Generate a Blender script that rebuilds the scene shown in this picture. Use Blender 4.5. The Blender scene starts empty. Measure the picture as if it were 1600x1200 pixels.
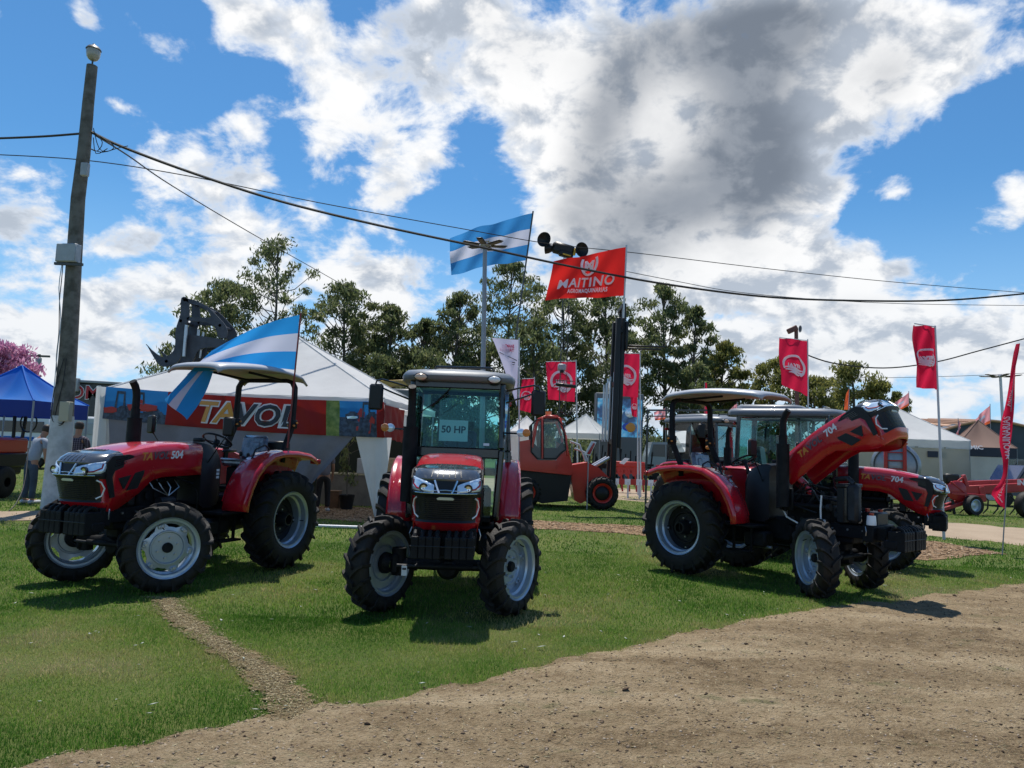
import bpy, math, random
import numpy as np
from mathutils import Vector, Matrix, noise
random.seed(7)
RNG = np.random.default_rng(11)
S = bpy.context.scene
COL = S.collection
PI = math.pi
R = math.radians

# ------------------------------------------------------------------ camera
FPX, CAM_H, PITCH, ROLL = 1158.6, 1.738, 0.087, 0.038
cam = bpy.data.cameras.new('camera')
cam.sensor_width = 36.0
cam.lens = 36.0 * FPX / 1600.0
cam.clip_end = 3000
camo = bpy.data.objects.new('camera', cam)
COL.objects.link(camo)
_c, _s, _cr, _sr = math.cos(PITCH), math.sin(PITCH), math.cos(ROLL), math.sin(ROLL)
_F = Vector((0, _c, _s)); _U0 = Vector((0, -_s, _c)); _R0 = Vector((1, 0, 0))
_Rt = _R0 * _cr + _U0 * _sr
_Up = _U0 * _cr - _R0 * _sr
camo.matrix_world = Matrix(((_Rt.x, _Up.x, -_F.x, 0), (_Rt.y, _Up.y, -_F.y, 0), (_Rt.z, _Up.z, -_F.z, CAM_H), (0, 0, 0, 1)))
S.camera = camo


def ray(u, v):
    u -= 800; v -= 600
    return _F * FPX + _Rt * u - _Up * v


def at(u, v, y):
    """world point seen at photo pixel (u, v) at depth y"""
    d = ray(u, v)
    return Vector((0, 0, CAM_H)) + d * (y / d.y)


def gnd(u, v, z=0.0):
    d = ray(u, v)
    return Vector((0, 0, CAM_H)) + d * ((z - CAM_H) / d.z)


# ------------------------------------------------------------------ light
SUN_AZ, SUN_EL = R(-14), R(70)      # azimuth measured from +Y, negative = to the left
sun_dir = Vector((math.sin(SUN_AZ) * math.cos(SUN_EL), math.cos(SUN_AZ) * math.cos(SUN_EL), math.sin(SUN_EL)))
sl = bpy.data.lights.new('sun', 'SUN')
sl.energy = 3.6
sl.angle = R(0.53)
sl.color = (1.0, 0.95, 0.87)
so = bpy.data.objects.new('sun', sl)
so.rotation_euler = sun_dir.to_track_quat('Z', 'Y').to_euler()
COL.objects.link(so)
S.view_settings.view_transform = 'Standard'
S.view_settings.look = 'None'
S.view_settings.exposure = 0.65
S.view_settings.gamma = 1.0
S.view_settings.use_curve_mapping = False
S.render.engine = 'CYCLES'
S.cycles.max_bounces = 8
S.cycles.transparent_max_bounces = 16

world = bpy.data.worlds.new('World')
S.world = world
world.use_nodes = True


class NT:
    """tiny node tree helper"""
    def __init__(self, tree):
        self.t = tree
        self.n = tree.nodes
        self.l = tree.links

    def node(self, kind, **kw):
        nd = self.n.new(kind)
        for k, v in kw.items():
            if k == 'inp':
                for kk, vv in v.items():
                    if hasattr(vv, 'is_output') or isinstance(vv, bpy.types.NodeSocket):
                        self.l.new(vv, nd.inputs[kk])
                    else:
                        nd.inputs[kk].default_value = vv
            else:
                setattr(nd, k, v)
        return nd

    def math(self, op, a, b=None, c=None, clamp=False):
        nd = self.node('ShaderNodeMath', operation=op, use_clamp=clamp)
        for i, x in enumerate((a, b, c)):
            if x is None:
                continue
            if isinstance(x, bpy.types.NodeSocket):
                self.l.new(x, nd.inputs[i])
            else:
                nd.inputs[i].default_value = x
        return nd.outputs[0]

    def vmath(self, op, a, b=None):
        nd = self.node('ShaderNodeVectorMath', operation=op)
        for i, x in enumerate((a, b)):
            if x is None:
                continue
            if isinstance(x, bpy.types.NodeSocket):
                self.l.new(x, nd.inputs[i])
            else:
                nd.inputs[i].default_value = x
        return nd.outputs['Value'] if op in ('DOT_PRODUCT', 'LENGTH') else nd.outputs[0]

    def smooth(self, x, a, b, lo=0.0, hi=1.0):
        nd = self.node('ShaderNodeMapRange', interpolation_type='SMOOTHSTEP')
        self.l.new(x, nd.inputs[0])
        for i, val in ((1, a), (2, b), (3, lo), (4, hi)):
            nd.inputs[i].default_value = val
        return nd.outputs[0]

    def mix(self, f, a, b, blend='MIX'):
        nd = self.node('ShaderNodeMix', data_type='RGBA', blend_type=blend)
        for i, x in ((0, f), (6, a), (7, b)):
            if isinstance(x, bpy.types.NodeSocket):
                self.l.new(x, nd.inputs[i])
            else:
                nd.inputs[i].default_value = x if i == 0 else (*x[:3], 1)
        return nd.outputs[2]

    def noise(self, vec, scale, detail=4, rough=0.5, dist=0.0, dim='3D'):
        nd = self.node('ShaderNodeTexNoise', noise_dimensions=dim)
        if vec is not None:
            self.l.new(vec, nd.inputs['Vector'])
        nd.inputs['Scale'].default_value = scale
        nd.inputs['Detail'].default_value = detail
        nd.inputs['Roughness'].default_value = rough
        nd.inputs['Distortion'].default_value = dist
        return nd.outputs[0]

    def ramp(self, x, stops):
        nd = self.node('ShaderNodeValToRGB')
        e = nd.color_ramp.elements
        while len(e) < len(stops):
            e.new(0.5)
        for el, (p, c) in zip(e, stops):
            el.position = p
            el.color = (*c[:3], 1)
        self.l.new(x, nd.inputs[0])
        return nd.outputs[0]


# ------------------------------------------------------------------ sky with clouds
W = NT(world.node_tree)
W.n.clear()
sky = W.node('ShaderNodeTexSky', sky_type='NISHITA', sun_disc=False)
sky.sun_elevation = SUN_EL
sky.sun_rotation = SUN_AZ
sky.air_density = 1.0
sky.dust_density = 0.2
sky.ozone_density = 2.5
skycol = W.mix(1.0, sky.outputs[0], (0.44, 0.80, 1.0), 'MULTIPLY')
sepz0 = W.node('ShaderNodeSeparateXYZ'); W.l.new(W.node('ShaderNodeTexCoord').outputs['Generated'], sepz0.inputs[0])
skycol = W.mix(W.smooth(sepz0.outputs[2], 0.34, -0.02, 0.0, 0.85), skycol, (3.6, 5.7, 8.0))
gen = W.node('ShaderNodeTexCoord').outputs['Generated']
sep = W.node('ShaderNodeSeparateXYZ'); W.l.new(gen, sep.inputs[0])
# cloud layer coordinates: the direction, stretched so clouds flatten towards the horizon
den = W.math('ADD', W.math('MAXIMUM', sep.outputs[2], 0.0), 0.62)
inv = W.math('DIVIDE', 1.0, den)
cl = W.node('ShaderNodeVectorMath', operation='SCALE'); W.l.new(gen, cl.inputs[0]); W.l.new(inv, cl.inputs[3])
P = cl.outputs[0]


# soft masses of cloud (weight > 0) and clear air (weight < 0): photo pixel, radii in pixels, turn, weight
BLOBS = [(600, 130, 150, 90, -20, .26), (620, 270, 120, 60, 10, .16), (800, 130, 120, 80, 0, .22), (900, 240, 110, 130, 10, .28), (1060, 200, 190, 200, 0, .44),
         (1250, 150, 150, 130, -25, .44), (1470, 60, 160, 60, 10, .20), (760, 20, 80, 40, 0, .15), (1130, 350, 170, 70, 5, .34), (1340, 130, 70, 90, 0, .12),
         (390, 205, 48, 70, 10, .26), (330, 280, 100, 50, 10, .15), (255, 68, 72, 36, 15, .34), (375, 20, 50, 34, 30, .20), (480, 35, 34, 34, 0, .16), (140, 25, 26, 40, 0, .26),
         (230, 300, 60, 40, 20, .12), (250, 430, 190, 70, 5, .22), (60, 520, 120, 50, 0, .20), (430, 380, 90, 40, 0, .12), (560, 420, 100, 50, 0, .18), (620, 455, 130, 40, 0, .20), (330, 350, 90, 50, 0, .14),
         (1590, 320, 45, 55, 0, .38), (1410, 292, 44, 32, 20, .34), (1300, 300, 60, 40, 0, .16), (1420, 410, 50, 26, -40, .22), (1510, 100, 120, 60, 10, .12), (300, 230, 220, 160, 0, .06), (30, 60, 60, 50, 0, .12), (215, 205, 50, 30, 30, .2), (180, 160, 26, 18, 0, .24), (480, 330, 30, 20, 0, .16), (1290, 440, 150, 70, -20, .24), (1300, 370, 60, 30, -30, .12), (1010, 440, 160, 60, 0, .2),
         (1480, 520, 240, 80, -6, .32), (1130, 560, 420, 90, 0, .16), (300, 560, 300, 60, 0, .14), (1180, 430, 40, 60, 0, .1), (45, 268, 30, 25, 0, .16), (70, 330, 45, 20, 0, .16), (5, 350, 30, 40, 0, .18), (190, 370, 60, 30, 20, .10),
         (60, 150, 110, 110, 0, -.20), (500, 60, 40, 60, 15, -.06), (455, 300, 22, 90, -8, -.14), (860, 20, 34, 26, 10, -.22), (750, 255, 48, 50, -10, -.24), (795, 330, 45, 34, 0, -.10), (725, 330, 36, 40, 0, -.16), (395, 115, 50, 50, 0, -.20), (310, 160, 60, 40, 0, -.12), (440, 130, 26, 60, 0, -.12),
         (1480, 250, 110, 100, 0, -.26), (1370, 345, 110, 60, -8, -.26), (1570, 190, 80, 60, 0, -.24), (1500, 390, 110, 45, 0, -.24), (1560, 450, 60, 30, 0, -.06),
         (440, 395, 60, 24, 0, -.05), (120, 250, 90, 40, 0, -.10), (200, 150, 60, 60, 0, -.12), (1230, 500, 50, 26, 0, -.12), (330, 120, 60, 36, 0, -.10), (80, 410, 120, 40, 0, -.14), (640, 385, 90, 22, 0, -.10), (1110, 500, 60, 20, 0, -.06)]
# heavy, shaded cloud bases
DARKS = [(1060, 322, 190, 66, -12, 1.35), (1190, 160, 85, 120, 10, 1.0), (955, 170, 55, 130, 22, .8), (1120, 90, 60, 60, 0, .4), (1130, 50, 150, 50, 0, .6), (620, 40, 90, 30, 0, .5), (800, 60, 70, 60, 40, .35), (560, 195, 90, 30, 0, .35), (620, 300, 60, 30, -20, .4),
         (870, 420, 130, 40, 0, .35), (230, 400, 100, 20, 0, .25), (300, 475, 120, 24, 0, .4), (80, 555, 120, 18, 0, .35), (600, 420, 80, 16, 0, .3), (1320, 480, 120, 20, -10, .35), (1200, 540, 160, 20, 0, .3), (1390, 130, 50, 60, 0, .4), (1590, 345, 40, 20, 0, .5), (1500, 560, 200, 30, 0, .3), (400, 240, 26, 24, 0, .35), (1260, 30, 120, 30, 0, .5)]


def blob_sum(blobs):
    tot = None
    for (u, v, rx, ry, an, w) in blobs:
        c0 = ray(u, v).normalized()
        ax = (ray(u + 1, v).normalized() - c0); ay = (ray(u, v + 1).normalized() - c0)
        ca, sa = math.cos(R(an)), math.sin(R(an))
        k2 = ax.length ** 2
        A = (ax * ca + ay * sa) / k2 / rx
        B = (ay * ca - ax * sa) / k2 / ry
        a_ = W.math('SUBTRACT', W.vmath('DOT_PRODUCT', gen, tuple(A)), A.dot(c0))
        b_ = W.math('SUBTRACT', W.vmath('DOT_PRODUCT', gen, tuple(B)), B.dot(c0))
        d2 = W.math('ADD', W.math('MULTIPLY', a_, a_), W.math('MULTIPLY', b_, b_))
        g = W.math('MULTIPLY', W.math('EXPONENT', W.math('MULTIPLY', d2, -0.8)), w * (.80 if blobs is BLOBS else 1))
        tot = g if tot is None else W.math('ADD', tot, g)
    return W.math('MULTIPLY', tot, front)


front = W.smooth(sep.outputs[1], 0.05, 0.3)
tot = blob_sum(BLOBS)
dark = blob_sum(DARKS)
tot = W.math('ADD', tot, W.smooth(sep.outputs[2], 0.30, 0.05, 0.0, 0.10))
mod = W.noise(P, 5.5, 4, 0.5, 0.3)
big = W.noise(P, 4.6, 3, 0.5, 0.2)
fine = W.noise(P, 13.0, 12, 0.60, 0.2)
mid = W.noise(P, 8.5, 2, 0.5, 0.0)
dens = W.math('ADD', W.math('ADD', W.math('MULTIPLY', big, 0.30), W.math('MULTIPLY', fine, 0.90)), W.math('MULTIPLY', mid, 0.46))
dens = W.math('ADD', dens, tot)
cover = W.math('MULTIPLY', W.smooth(dens, 0.875, 1.045), W.smooth(sep.outputs[2], -0.03, 0.0))
thick = W.smooth(W.math('ADD', W.math('MULTIPLY', W.math('MULTIPLY', dark, W.smooth(mod, 0.38, 0.62, 0.70, 1.05)), 0.76), W.math('MULTIPLY', W.math('SUBTRACT', dens, 0.93), 0.50)), 0.16, 1.12)
sh = W.vmath('ADD', P, tuple(Vector((sun_dir.x, 0.25, 1.0)).normalized() * 0.026))
fine2 = W.noise(sh, 13.0, 5, 0.60, 0.2)
mid2 = W.noise(W.vmath('ADD', P, tuple(Vector((sun_dir.x, 0.25, 1.0)).normalized() * 0.06)), 8.5, 2, 0.5, 0.0)
rel = W.math('ADD', W.math('SUBTRACT', fine, fine2), W.math('MULTIPLY', W.math('SUBTRACT', mid, mid2), 0.9))
lit = W.smooth(rel, -0.16, 0.10)
edge = W.smooth(dens, 0.93, 1.13)
white = W.mix(lit, (0.46, 0.52, 0.61), (1.0, 1.0, 1.0))
white = W.mix(edge, (0.80, 0.86, 0.95), white)
grey = W.mix(lit, (0.19, 0.225, 0.28), (0.30, 0.335, 0.39))
ccol = W.mix(thick, white, grey)
hz = W.smooth(sep.outputs[2], 0.0, 0.35)
ccol = W.mix(W.math('MULTIPLY', W.math('SUBTRACT', 1.0, hz), 0.35), ccol, (0.56, 0.66, 0.78))
bg1 = W.node('ShaderNodeBackground', inp={'Color': skycol, 'Strength': 0.082})
bg2 = W.node('ShaderNodeBackground', inp={'Color': ccol, 'Strength': 0.65})
mx = W.node('ShaderNodeMixShader')
W.l.new(cover, mx.inputs[0]); W.l.new(bg1.outputs[0], mx.inputs[1]); W.l.new(bg2.outputs[0], mx.inputs[2])
wo = W.node('ShaderNodeOutputWorld')
W.l.new(mx.outputs[0], wo.inputs[0])

# ------------------------------------------------------------------ materials
MATS = {}


def mat(name, col, rough=0.6, metal=0.0, coat=0.0, bump=0.0, bscale=40.0, vary=0.0, vscale=3.0, vcol=None, spec=0.5, trans=0.0):
    if name in MATS:
        return MATS[name]
    m = bpy.data.materials.new(name)
    m.use_nodes = True
    T = NT(m.node_tree)
    bs = T.n['Principled BSDF']
    bs.inputs['Base Color'].default_value = (*col, 1)
    bs.inputs['Roughness'].default_value = rough
    bs.inputs['Metallic'].default_value = metal
    bs.inputs['Coat Weight'].default_value = coat
    bs.inputs['Coat Roughness'].default_value = 0.06
    bs.inputs['Specular IOR Level'].default_value = spec
    tc = T.node('ShaderNodeTexCoord').outputs['Object']
    if vary or vcol:
        f = T.noise(tc, vscale, 5, 0.6)
        c2 = vcol if vcol else tuple(x * (1 - vary) for x in col)
        f = T.smooth(f, 0.35, 0.7)
        T.l.new(T.mix(f, col, c2), bs.inputs['Base Color'])
        rr = T.math('ADD', T.math('MULTIPLY', f, 0.12), rough)
        T.l.new(rr, bs.inputs['Roughness'])
    if bump:
        b = T.node('ShaderNodeBump', inp={'Strength': bump, 'Distance': 0.01})
        T.l.new(T.noise(tc, bscale, 4, 0.6), b.inputs['Height'])
        T.l.new(b.outputs[0], bs.inputs['Normal'])
    if trans:
        tr = T.node('ShaderNodeBsdfTranslucent', inp={'Color': (*[min(1, c * 1.05) for c in col], 1)})
        if vary or vcol:
            T.l.new(bs.inputs['Base Color'].links[0].from_socket, tr.inputs['Color'])
        ms = T.node('ShaderNodeMixShader', inp={0: trans})
        T.l.new(bs.outputs[0], ms.inputs[1]); T.l.new(tr.outputs[0], ms.inputs[2])
        T.l.new(ms.outputs[0], T.n['Material Output'].inputs[0])
    MATS[name] = m
    return m


def glass(name, tint, refl=0.9):
    m = bpy.data.materials.new(name); m.use_nodes = True
    T = NT(m.node_tree); T.n.remove(T.n['Principled BSDF'])
    tr = T.node('ShaderNodeBsdfTransparent', inp={'Color': (*tint, 1)})
    gl = T.node('ShaderNodeBsdfGlossy', inp={'Color': (0.9, 0.95, 0.95, 1), 'Roughness': 0.02})
    fr = T.node('ShaderNodeFresnel', inp={'IOR': 1.5})
    ms = T.node('ShaderNodeMixShader')
    T.l.new(T.math('MULTIPLY', fr.outputs[0], refl), ms.inputs[0])
    T.l.new(tr.outputs[0], ms.inputs[1]); T.l.new(gl.outputs[0], ms.inputs[2])
    T.l.new(ms.outputs[0], T.n['Material Output'].inputs[0])
    MATS[name] = m
    return m


RED = mat('tractor_red', (0.46, 0.007, 0.018), 0.20, coat=0.8, vary=0.10, vscale=1.5)
REDIN = mat('red_primer_inside', (0.16, 0.006, 0.01), 0.55)
BLK = mat('black_plastic', (0.009, 0.010, 0.012), 0.42, spec=.35, bump=0.15, bscale=300)
BLKG = mat('gloss_black', (0.010, 0.011, 0.014), 0.18, coat=0.4)
CAP = mat('grey_metallic_cap', (0.11, 0.115, 0.125), 0.18, metal=0.6, coat=0.8)
IRON = mat('black_cast_iron', (0.008, 0.009, 0.011), 0.55, spec=.22, vary=0.4, vscale=9, bump=0.4, bscale=90)
IRON2 = mat('dark_grey_casting', (0.03, 0.033, 0.038), 0.5, metal=0.3, vary=0.4, vscale=9, bump=0.4, bscale=90)
TYRE = mat('tyre_rubber', (0.012, 0.0125, 0.014), 0.6, spec=.28, vcol=(0.026, 0.023, 0.020), vscale=5, bump=0.5, bscale=70)
RIM = mat('silver_rim_paint', (0.40, 0.47, 0.55), 0.28, metal=0.55, coat=0.3, vary=0.12, vscale=6)
CHROME = mat('chrome', (0.75, 0.78, 0.82), 0.12, metal=1.0)
STEEL = mat('bright_steel', (0.45, 0.47, 0.5), 0.35, metal=0.9)
LENS = mat('headlamp_lens', (0.66, 0.78, 0.92), 0.10, metal=0.35, coat=1.0)
LAMPW = mat('white_lamp', (0.75, 0.76, 0.78), 0.2, coat=0.7)
AMBER = mat('amber_lens', (0.65, 0.20, 0.02), 0.2, coat=0.6, bump=0.8, bscale=120)
REDLENS = mat('red_lens', (0.35, 0.01, 0.01), 0.2, coat=0.6)
WHITE = mat('white_print', (0.72, 0.74, 0.78), 0.5)
GOLD = mat('orange_gold_print', (0.60, 0.25, 0.04), 0.45)
DECAL = mat('dark_grey_decal', (.07, .08, .105), 0.35)
NAVY = mat('dark_navy_print', (0.012, 0.016, 0.035), 0.45)
ROOFW = mat('grey_white_canopy', (0.36, 0.38, 0.42), 0.35, coat=0.2, vary=0.08, vscale=2)
ROOFG = mat('grey_cab_roof', (0.135, 0.155, 0.185), 0.4, coat=0.15, vary=0.1, vscale=2)
SEATM = mat('black_vinyl_seat', (0.02, 0.022, 0.028), 0.35)
PLASTIC = mat('clear_plastic_wrap', (0.17, 0.19, 0.24), 0.12, coat=1.0, vcol=(0.03, 0.035, 0.05), vscale=9, bump=1.0, bscale=14)
GLASS = glass('green_tint_glass', (0.74, 0.94, 0.92), 0.7)
GLASSD = glass('side_glass', (0.74, 0.87, 0.86), 1.0)
LABEL = mat('pale_label', (0.6, 0.62, 0.5), 0.5)


# ------------------------------------------------------------------ mesh builder
class MB:
    def __init__(self):
        self.v = []; self.f = []; self.m = []; self.M = Matrix.Identity(4)

    def add(self, vs, fs, mi=0):
        n = len(self.v)
        M = self.M
        self.v.extend([tuple(M @ Vector(p)) for p in vs])
        self.f.extend([tuple(i + n for i in f) for f in fs])
        self.m.extend([mi] * len(fs))
        return self

    def box(self, c, s, rot=None, ch=0.0, mi=0):
        hx, hy, hz = s[0] / 2, s[1] / 2, s[2] / 2
        ch = min(ch, hx * .9, hy * .9, hz * .9)
        if ch <= 0:
            vs = [(x * hx, y * hy, z * hz) for x in (-1, 1) for y in (-1, 1) for z in (-1, 1)]
            fs = [(0, 1, 3, 2), (4, 6, 7, 5), (0, 4, 5, 1), (2, 3, 7, 6), (0, 2, 6, 4), (1, 5, 7, 3)]
        else:
            vs = []; idx = {}
            for x in (-1, 1):
                for y in (-1, 1):
                    for z in (-1, 1):
                        for a in range(3):
                            p = [x * (hx - ch), y * (hy - ch), z * (hz - ch)]
                            p[a] += (x, y, z)[a] * ch
                            idx[(x, y, z, a)] = len(vs); vs.append(tuple(p))
            fs = []
            for a in range(3):
                b, c_ = (a + 1) % 3, (a + 2) % 3
                for sgn in (-1, 1):
                    q = []
                    for (sb, sc) in ((-1, -1), (1, -1), (1, 1), (-1, 1)):
                        k = [0, 0, 0]; k[a] = sgn; k[b] = sb; k[c_] = sc
                        q.append(idx[(*k, a)])
                    fs.append(tuple(q if sgn > 0 else q[::-1]))
                for sb in (-1, 1):          # edges along axis a, between faces b and c
                    for sc in (-1, 1):
                        k0 = [0, 0, 0]; k0[a] = -1; k0[b] = sb; k0[c_] = sc
                        k1 = list(k0); k1[a] = 1
                        q = [idx[(*k0, b)], idx[(*k1, b)], idx[(*k1, c_)], idx[(*k0, c_)]]
                        fs.append(tuple(q if sb * sc < 0 else q[::-1]))
            for x in (-1, 1):
                for y in (-1, 1):
                    for z in (-1, 1):
                        q = [idx[(x, y, z, 0)], idx[(x, y, z, 1)], idx[(x, y, z, 2)]]
                        fs.append(tuple(q if x * y * z > 0 else q[::-1]))
        if rot is not None:
            if not isinstance(rot, Matrix):
                rot = Matrix.Rotation(rot[2], 3, 'Z') @ Matrix.Rotation(rot[1], 3, 'Y') @ Matrix.Rotation(rot[0], 3, 'X')
            vs = [tuple(rot @ Vector(p)) for p in vs]
        return self.add([(p[0] + c[0], p[1] + c[1], p[2] + c[2]) for p in vs], fs, mi)

    def bar(self, a, b, w, h, ch=0.0, mi=0, up=(0, 0, 1)):
        a, b = Vector(a), Vector(b)
        d = (b - a); L = d.length; d.normalize()
        u = Vector(up)
        if abs(d.dot(u)) > 0.99:
            u = Vector((1, 0, 0))
        sx = d.cross(u).normalized(); uz = sx.cross(d)
        M = Matrix((d, sx, uz)).transposed()
        return self.box((a + b) / 2, (L, w, h), M, ch, mi)

    def tube(self, path, r, n=8, caps=True, mi=0):
        path = [Vector(p) for p in path]
        rs = r if isinstance(r, (list, tuple)) else [r] * len(path)
        vs = []; fs = []
        t0 = (path[1] - path[0]).normalized()
        ref = Vector((0, 0, 1)) if abs(t0.z) < 0.9 else Vector((1, 0, 0))
        x = t0.cross(ref).normalized()
        for i, p in enumerate(path):
            t = (path[min(i + 1, len(path) - 1)] - path[max(i - 1, 0)]).normalized()
            x = (x - t * x.dot(t)).normalized(); y = t.cross(x)
            for k in range(n):
                a = 2 * PI * k / n
                vs.append(tuple(p + (x * math.cos(a) + y * math.sin(a)) * rs[i]))
        for i in range(len(path) - 1):
            for k in range(n):
                k2 = (k + 1) % n
                fs.append((i * n + k, i * n + k2, (i + 1) * n + k2, (i + 1) * n + k))
        if caps:
            fs.append(tuple(range(n))[::-1])
            fs.append(tuple(range((len(path) - 1) * n, len(path) * n)))
        return self.add(vs, fs, mi)

    def cyl(self, a, b, r, r2=None, n=12, mi=0):
        return self.tube([a, b], [r, r if r2 is None else r2], n, True, mi)

    def lathe(self, prof, n=32, axis='Y', c=(0, 0, 0), closed=False, mi=0, mfun=None):
        """prof: (radius, height along the axis)"""
        vs = []; fs = []; ms = []
        for (r, h) in prof:
            for k in range(n):
                a = 2 * PI * k / n
                x, z = r * math.cos(a), r * math.sin(a)
                p = {'Y': (x, h, z), 'Z': (x, z, h), 'X': (h, x, z)}[axis]
                vs.append((p[0] + c[0], p[1] + c[1], p[2] + c[2]))
        m = len(prof)
        for i in range(m if closed else m - 1):
            j = (i + 1) % m
            for k in range(n):
                k2 = (k + 1) % n
                fs.append((i * n + k, i * n + k2, j * n + k2, j * n + k))
        return self.add(vs, fs, mi)

    def loft(self, rings, closed=True, caps=True, mi=0):
        n = len(rings[0]); vs = [p for r in rings for p in r]; fs = []
        for i in range(len(rings) - 1):
            for k in range(n if closed else n - 1):
                k2 = (k + 1) % n
                fs.append((i * n + k, i * n + k2, (i + 1) * n + k2, (i + 1) * n + k))
        if caps and closed:
            fs.append(tuple(range(n))[::-1]); fs.append(tuple(range((len(rings) - 1) * n, len(rings) * n)))
        return self.add(vs, fs, mi)

    def prism(self, poly, plane, d0, d1, mi=0):
        """polygon in a plane ('XZ','XY','YZ') extruded along the third axis"""
        def P3(p, d):
            return {'XZ': (p[0], d, p[1]), 'XY': (p[0], p[1], d), 'YZ': (d, p[0], p[1])}[plane]
        return self.loft([[P3(p, d0) for p in poly], [P3(p, d1) for p in poly]], mi=mi)

    def plate(self, pts, th=0.01, mi=0):
        """flat polygon in 3D given thickness"""
        p = [Vector(q) for q in pts]
        nrm = (p[1] - p[0]).cross(p[-1] - p[0]).normalized() * th / 2
        return self.loft([[tuple(q - nrm) for q in p], [tuple(q + nrm) for q in p]], mi=mi)

    def grid(self, fn, nu, nv, mi=0, mfun=None):
        vs = [tuple(fn(i / nu, j / nv)) for j in range(nv + 1) for i in range(nu + 1)]
        fs = [(j * (nu + 1) + i, j * (nu + 1) + i + 1, (j + 1) * (nu + 1) + i + 1, (j + 1) * (nu + 1) + i) for j in range(nv) for i in range(nu)]
        n0 = len(self.m)
        self.add(vs, fs, mi)
        if mfun:
            for q, (j, i) in enumerate([(j, i) for j in range(nv) for i in range(nu)]):
                self.m[n0 + q] = mfun((i + .5) / nu, (j + .5) / nv)
        return self

    def mesh(self, name, mats, smooth=40):
        me = bpy.data.meshes.new(name)
        me.from_pydata(self.v, [], self.f)
        for m in (mats if isinstance(mats, (list, tuple)) else [mats]):
            me.materials.append(m)
        me.polygons.foreach_set('material_index', self.m)
        if smooth:
            me.polygons.foreach_set('use_smooth', [True] * len(self.f))
            me.set_sharp_from_angle(angle=R(smooth))
        me.update()
        return me

    def build(self, name, mats, parent=None, smooth=40, solid=0.0):
        o = bpy.data.objects.new(name, self.mesh(name, mats, smooth))
        COL.objects.link(o)
        if parent is not None:
            o.parent = parent
        if solid:
            md = o.modifiers.new('thickness', 'SOLIDIFY'); md.thickness = solid; md.offset = 0
        return o


def inst(name, me, parent=None, loc=None, rot=None):
    o = bpy.data.objects.new(name, me)
    COL.objects.link(o)
    if parent is not None:
        o.parent = parent
    if loc is not None:
        o.location = loc
    if rot is not None:
        o.rotation_euler = rot
    return o


def empty(name, loc=(0, 0, 0), rz=0.0, parent=None, rot=None):
    o = bpy.data.objects.new(name, None)
    COL.objects.link(o)
    o.empty_display_size = 0.2
    o.location = loc
    o.rotation_euler = rot if rot is not None else (0, 0, rz)
    if parent is not None:
        o.parent = parent
    return o


def tag(o, label=None, cat=None, group=None, kind=None):
    if label: o['label'] = label
    if cat: o['category'] = cat
    if group: o['group'] = group
    if kind: o['kind'] = kind
    return o


_tx = {}


def text_geo(s, size=1.0, shear=0.0, off=0.0, spacing=1.0, sub=0):
    """flat text outline as (verts2d, faces), origin at the left of its baseline"""
    key = (s, size, shear, off, spacing)
    if key not in _tx:
        cu = bpy.data.curves.new('txt', 'FONT')
        cu.body = s; cu.size = size; cu.shear = shear; cu.offset = off; cu.space_character = spacing
        cu.resolution_u = 3; cu.fill_mode = 'FRONT'
        ob = bpy.data.objects.new('txt', cu)
        me = bpy.data.meshes.new_from_object(ob)
        vs = [(v.co.x, v.co.y) for v in me.vertices]
        fs = [tuple(p.vertices) for p in me.polygons]
        bpy.data.objects.remove(ob); bpy.data.curves.remove(cu); bpy.data.meshes.remove(me)
        _tx[key] = (vs, fs)
    return _tx[key]


def text_w(s, **k):
    vs, _ = text_geo(s, **k)
    return max(v[0] for v in vs) if vs else 0


def put_text(mb, s, fn, mi=0, **k):
    """maps the text's 2D outline through fn(x, y) -> 3D"""
    vs, fs = text_geo(s, **k)
    mb.add([tuple(fn(x, y)) for x, y in vs], fs, mi)
    return mb


def thing(name, label, cat, loc=(0, 0, 0), rz=0.0, group=None):
    return tag(empty(name, loc, rz), label, cat, group)
# ------------------------------------------------------------------ ground
def vnoise(x, y, seed=0):
    """smooth value noise for numpy arrays"""
    xi = np.floor(x).astype(int); yi = np.floor(y).astype(int)
    fx = x - xi; fy = y - yi
    fx = fx * fx * (3 - 2 * fx); fy = fy * fy * (3 - 2 * fy)
    def h(i, j):
        n = (i * 374761393 + j * 668265263 + seed * 144665) & 0xffffffff
        n = ((n ^ (n >> 13)) * 1274126177) & 0xffffffff
        return ((n ^ (n >> 16)) & 0xffff) / 65535.0
    return (h(xi, yi) * (1 - fx) + h(xi + 1, yi) * fx) * (1 - fy) + (h(xi, yi + 1) * (1 - fx) + h(xi + 1, yi + 1) * fx) * fy


def fbm(x, y, o=4, seed=0):
    s = 0; a = 1; t = 0
    for k in range(o):
        s = s + a * vnoise(x * 2 ** k, y * 2 ** k, seed + k * 17); t += a; a *= .5
    return s / t


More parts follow.
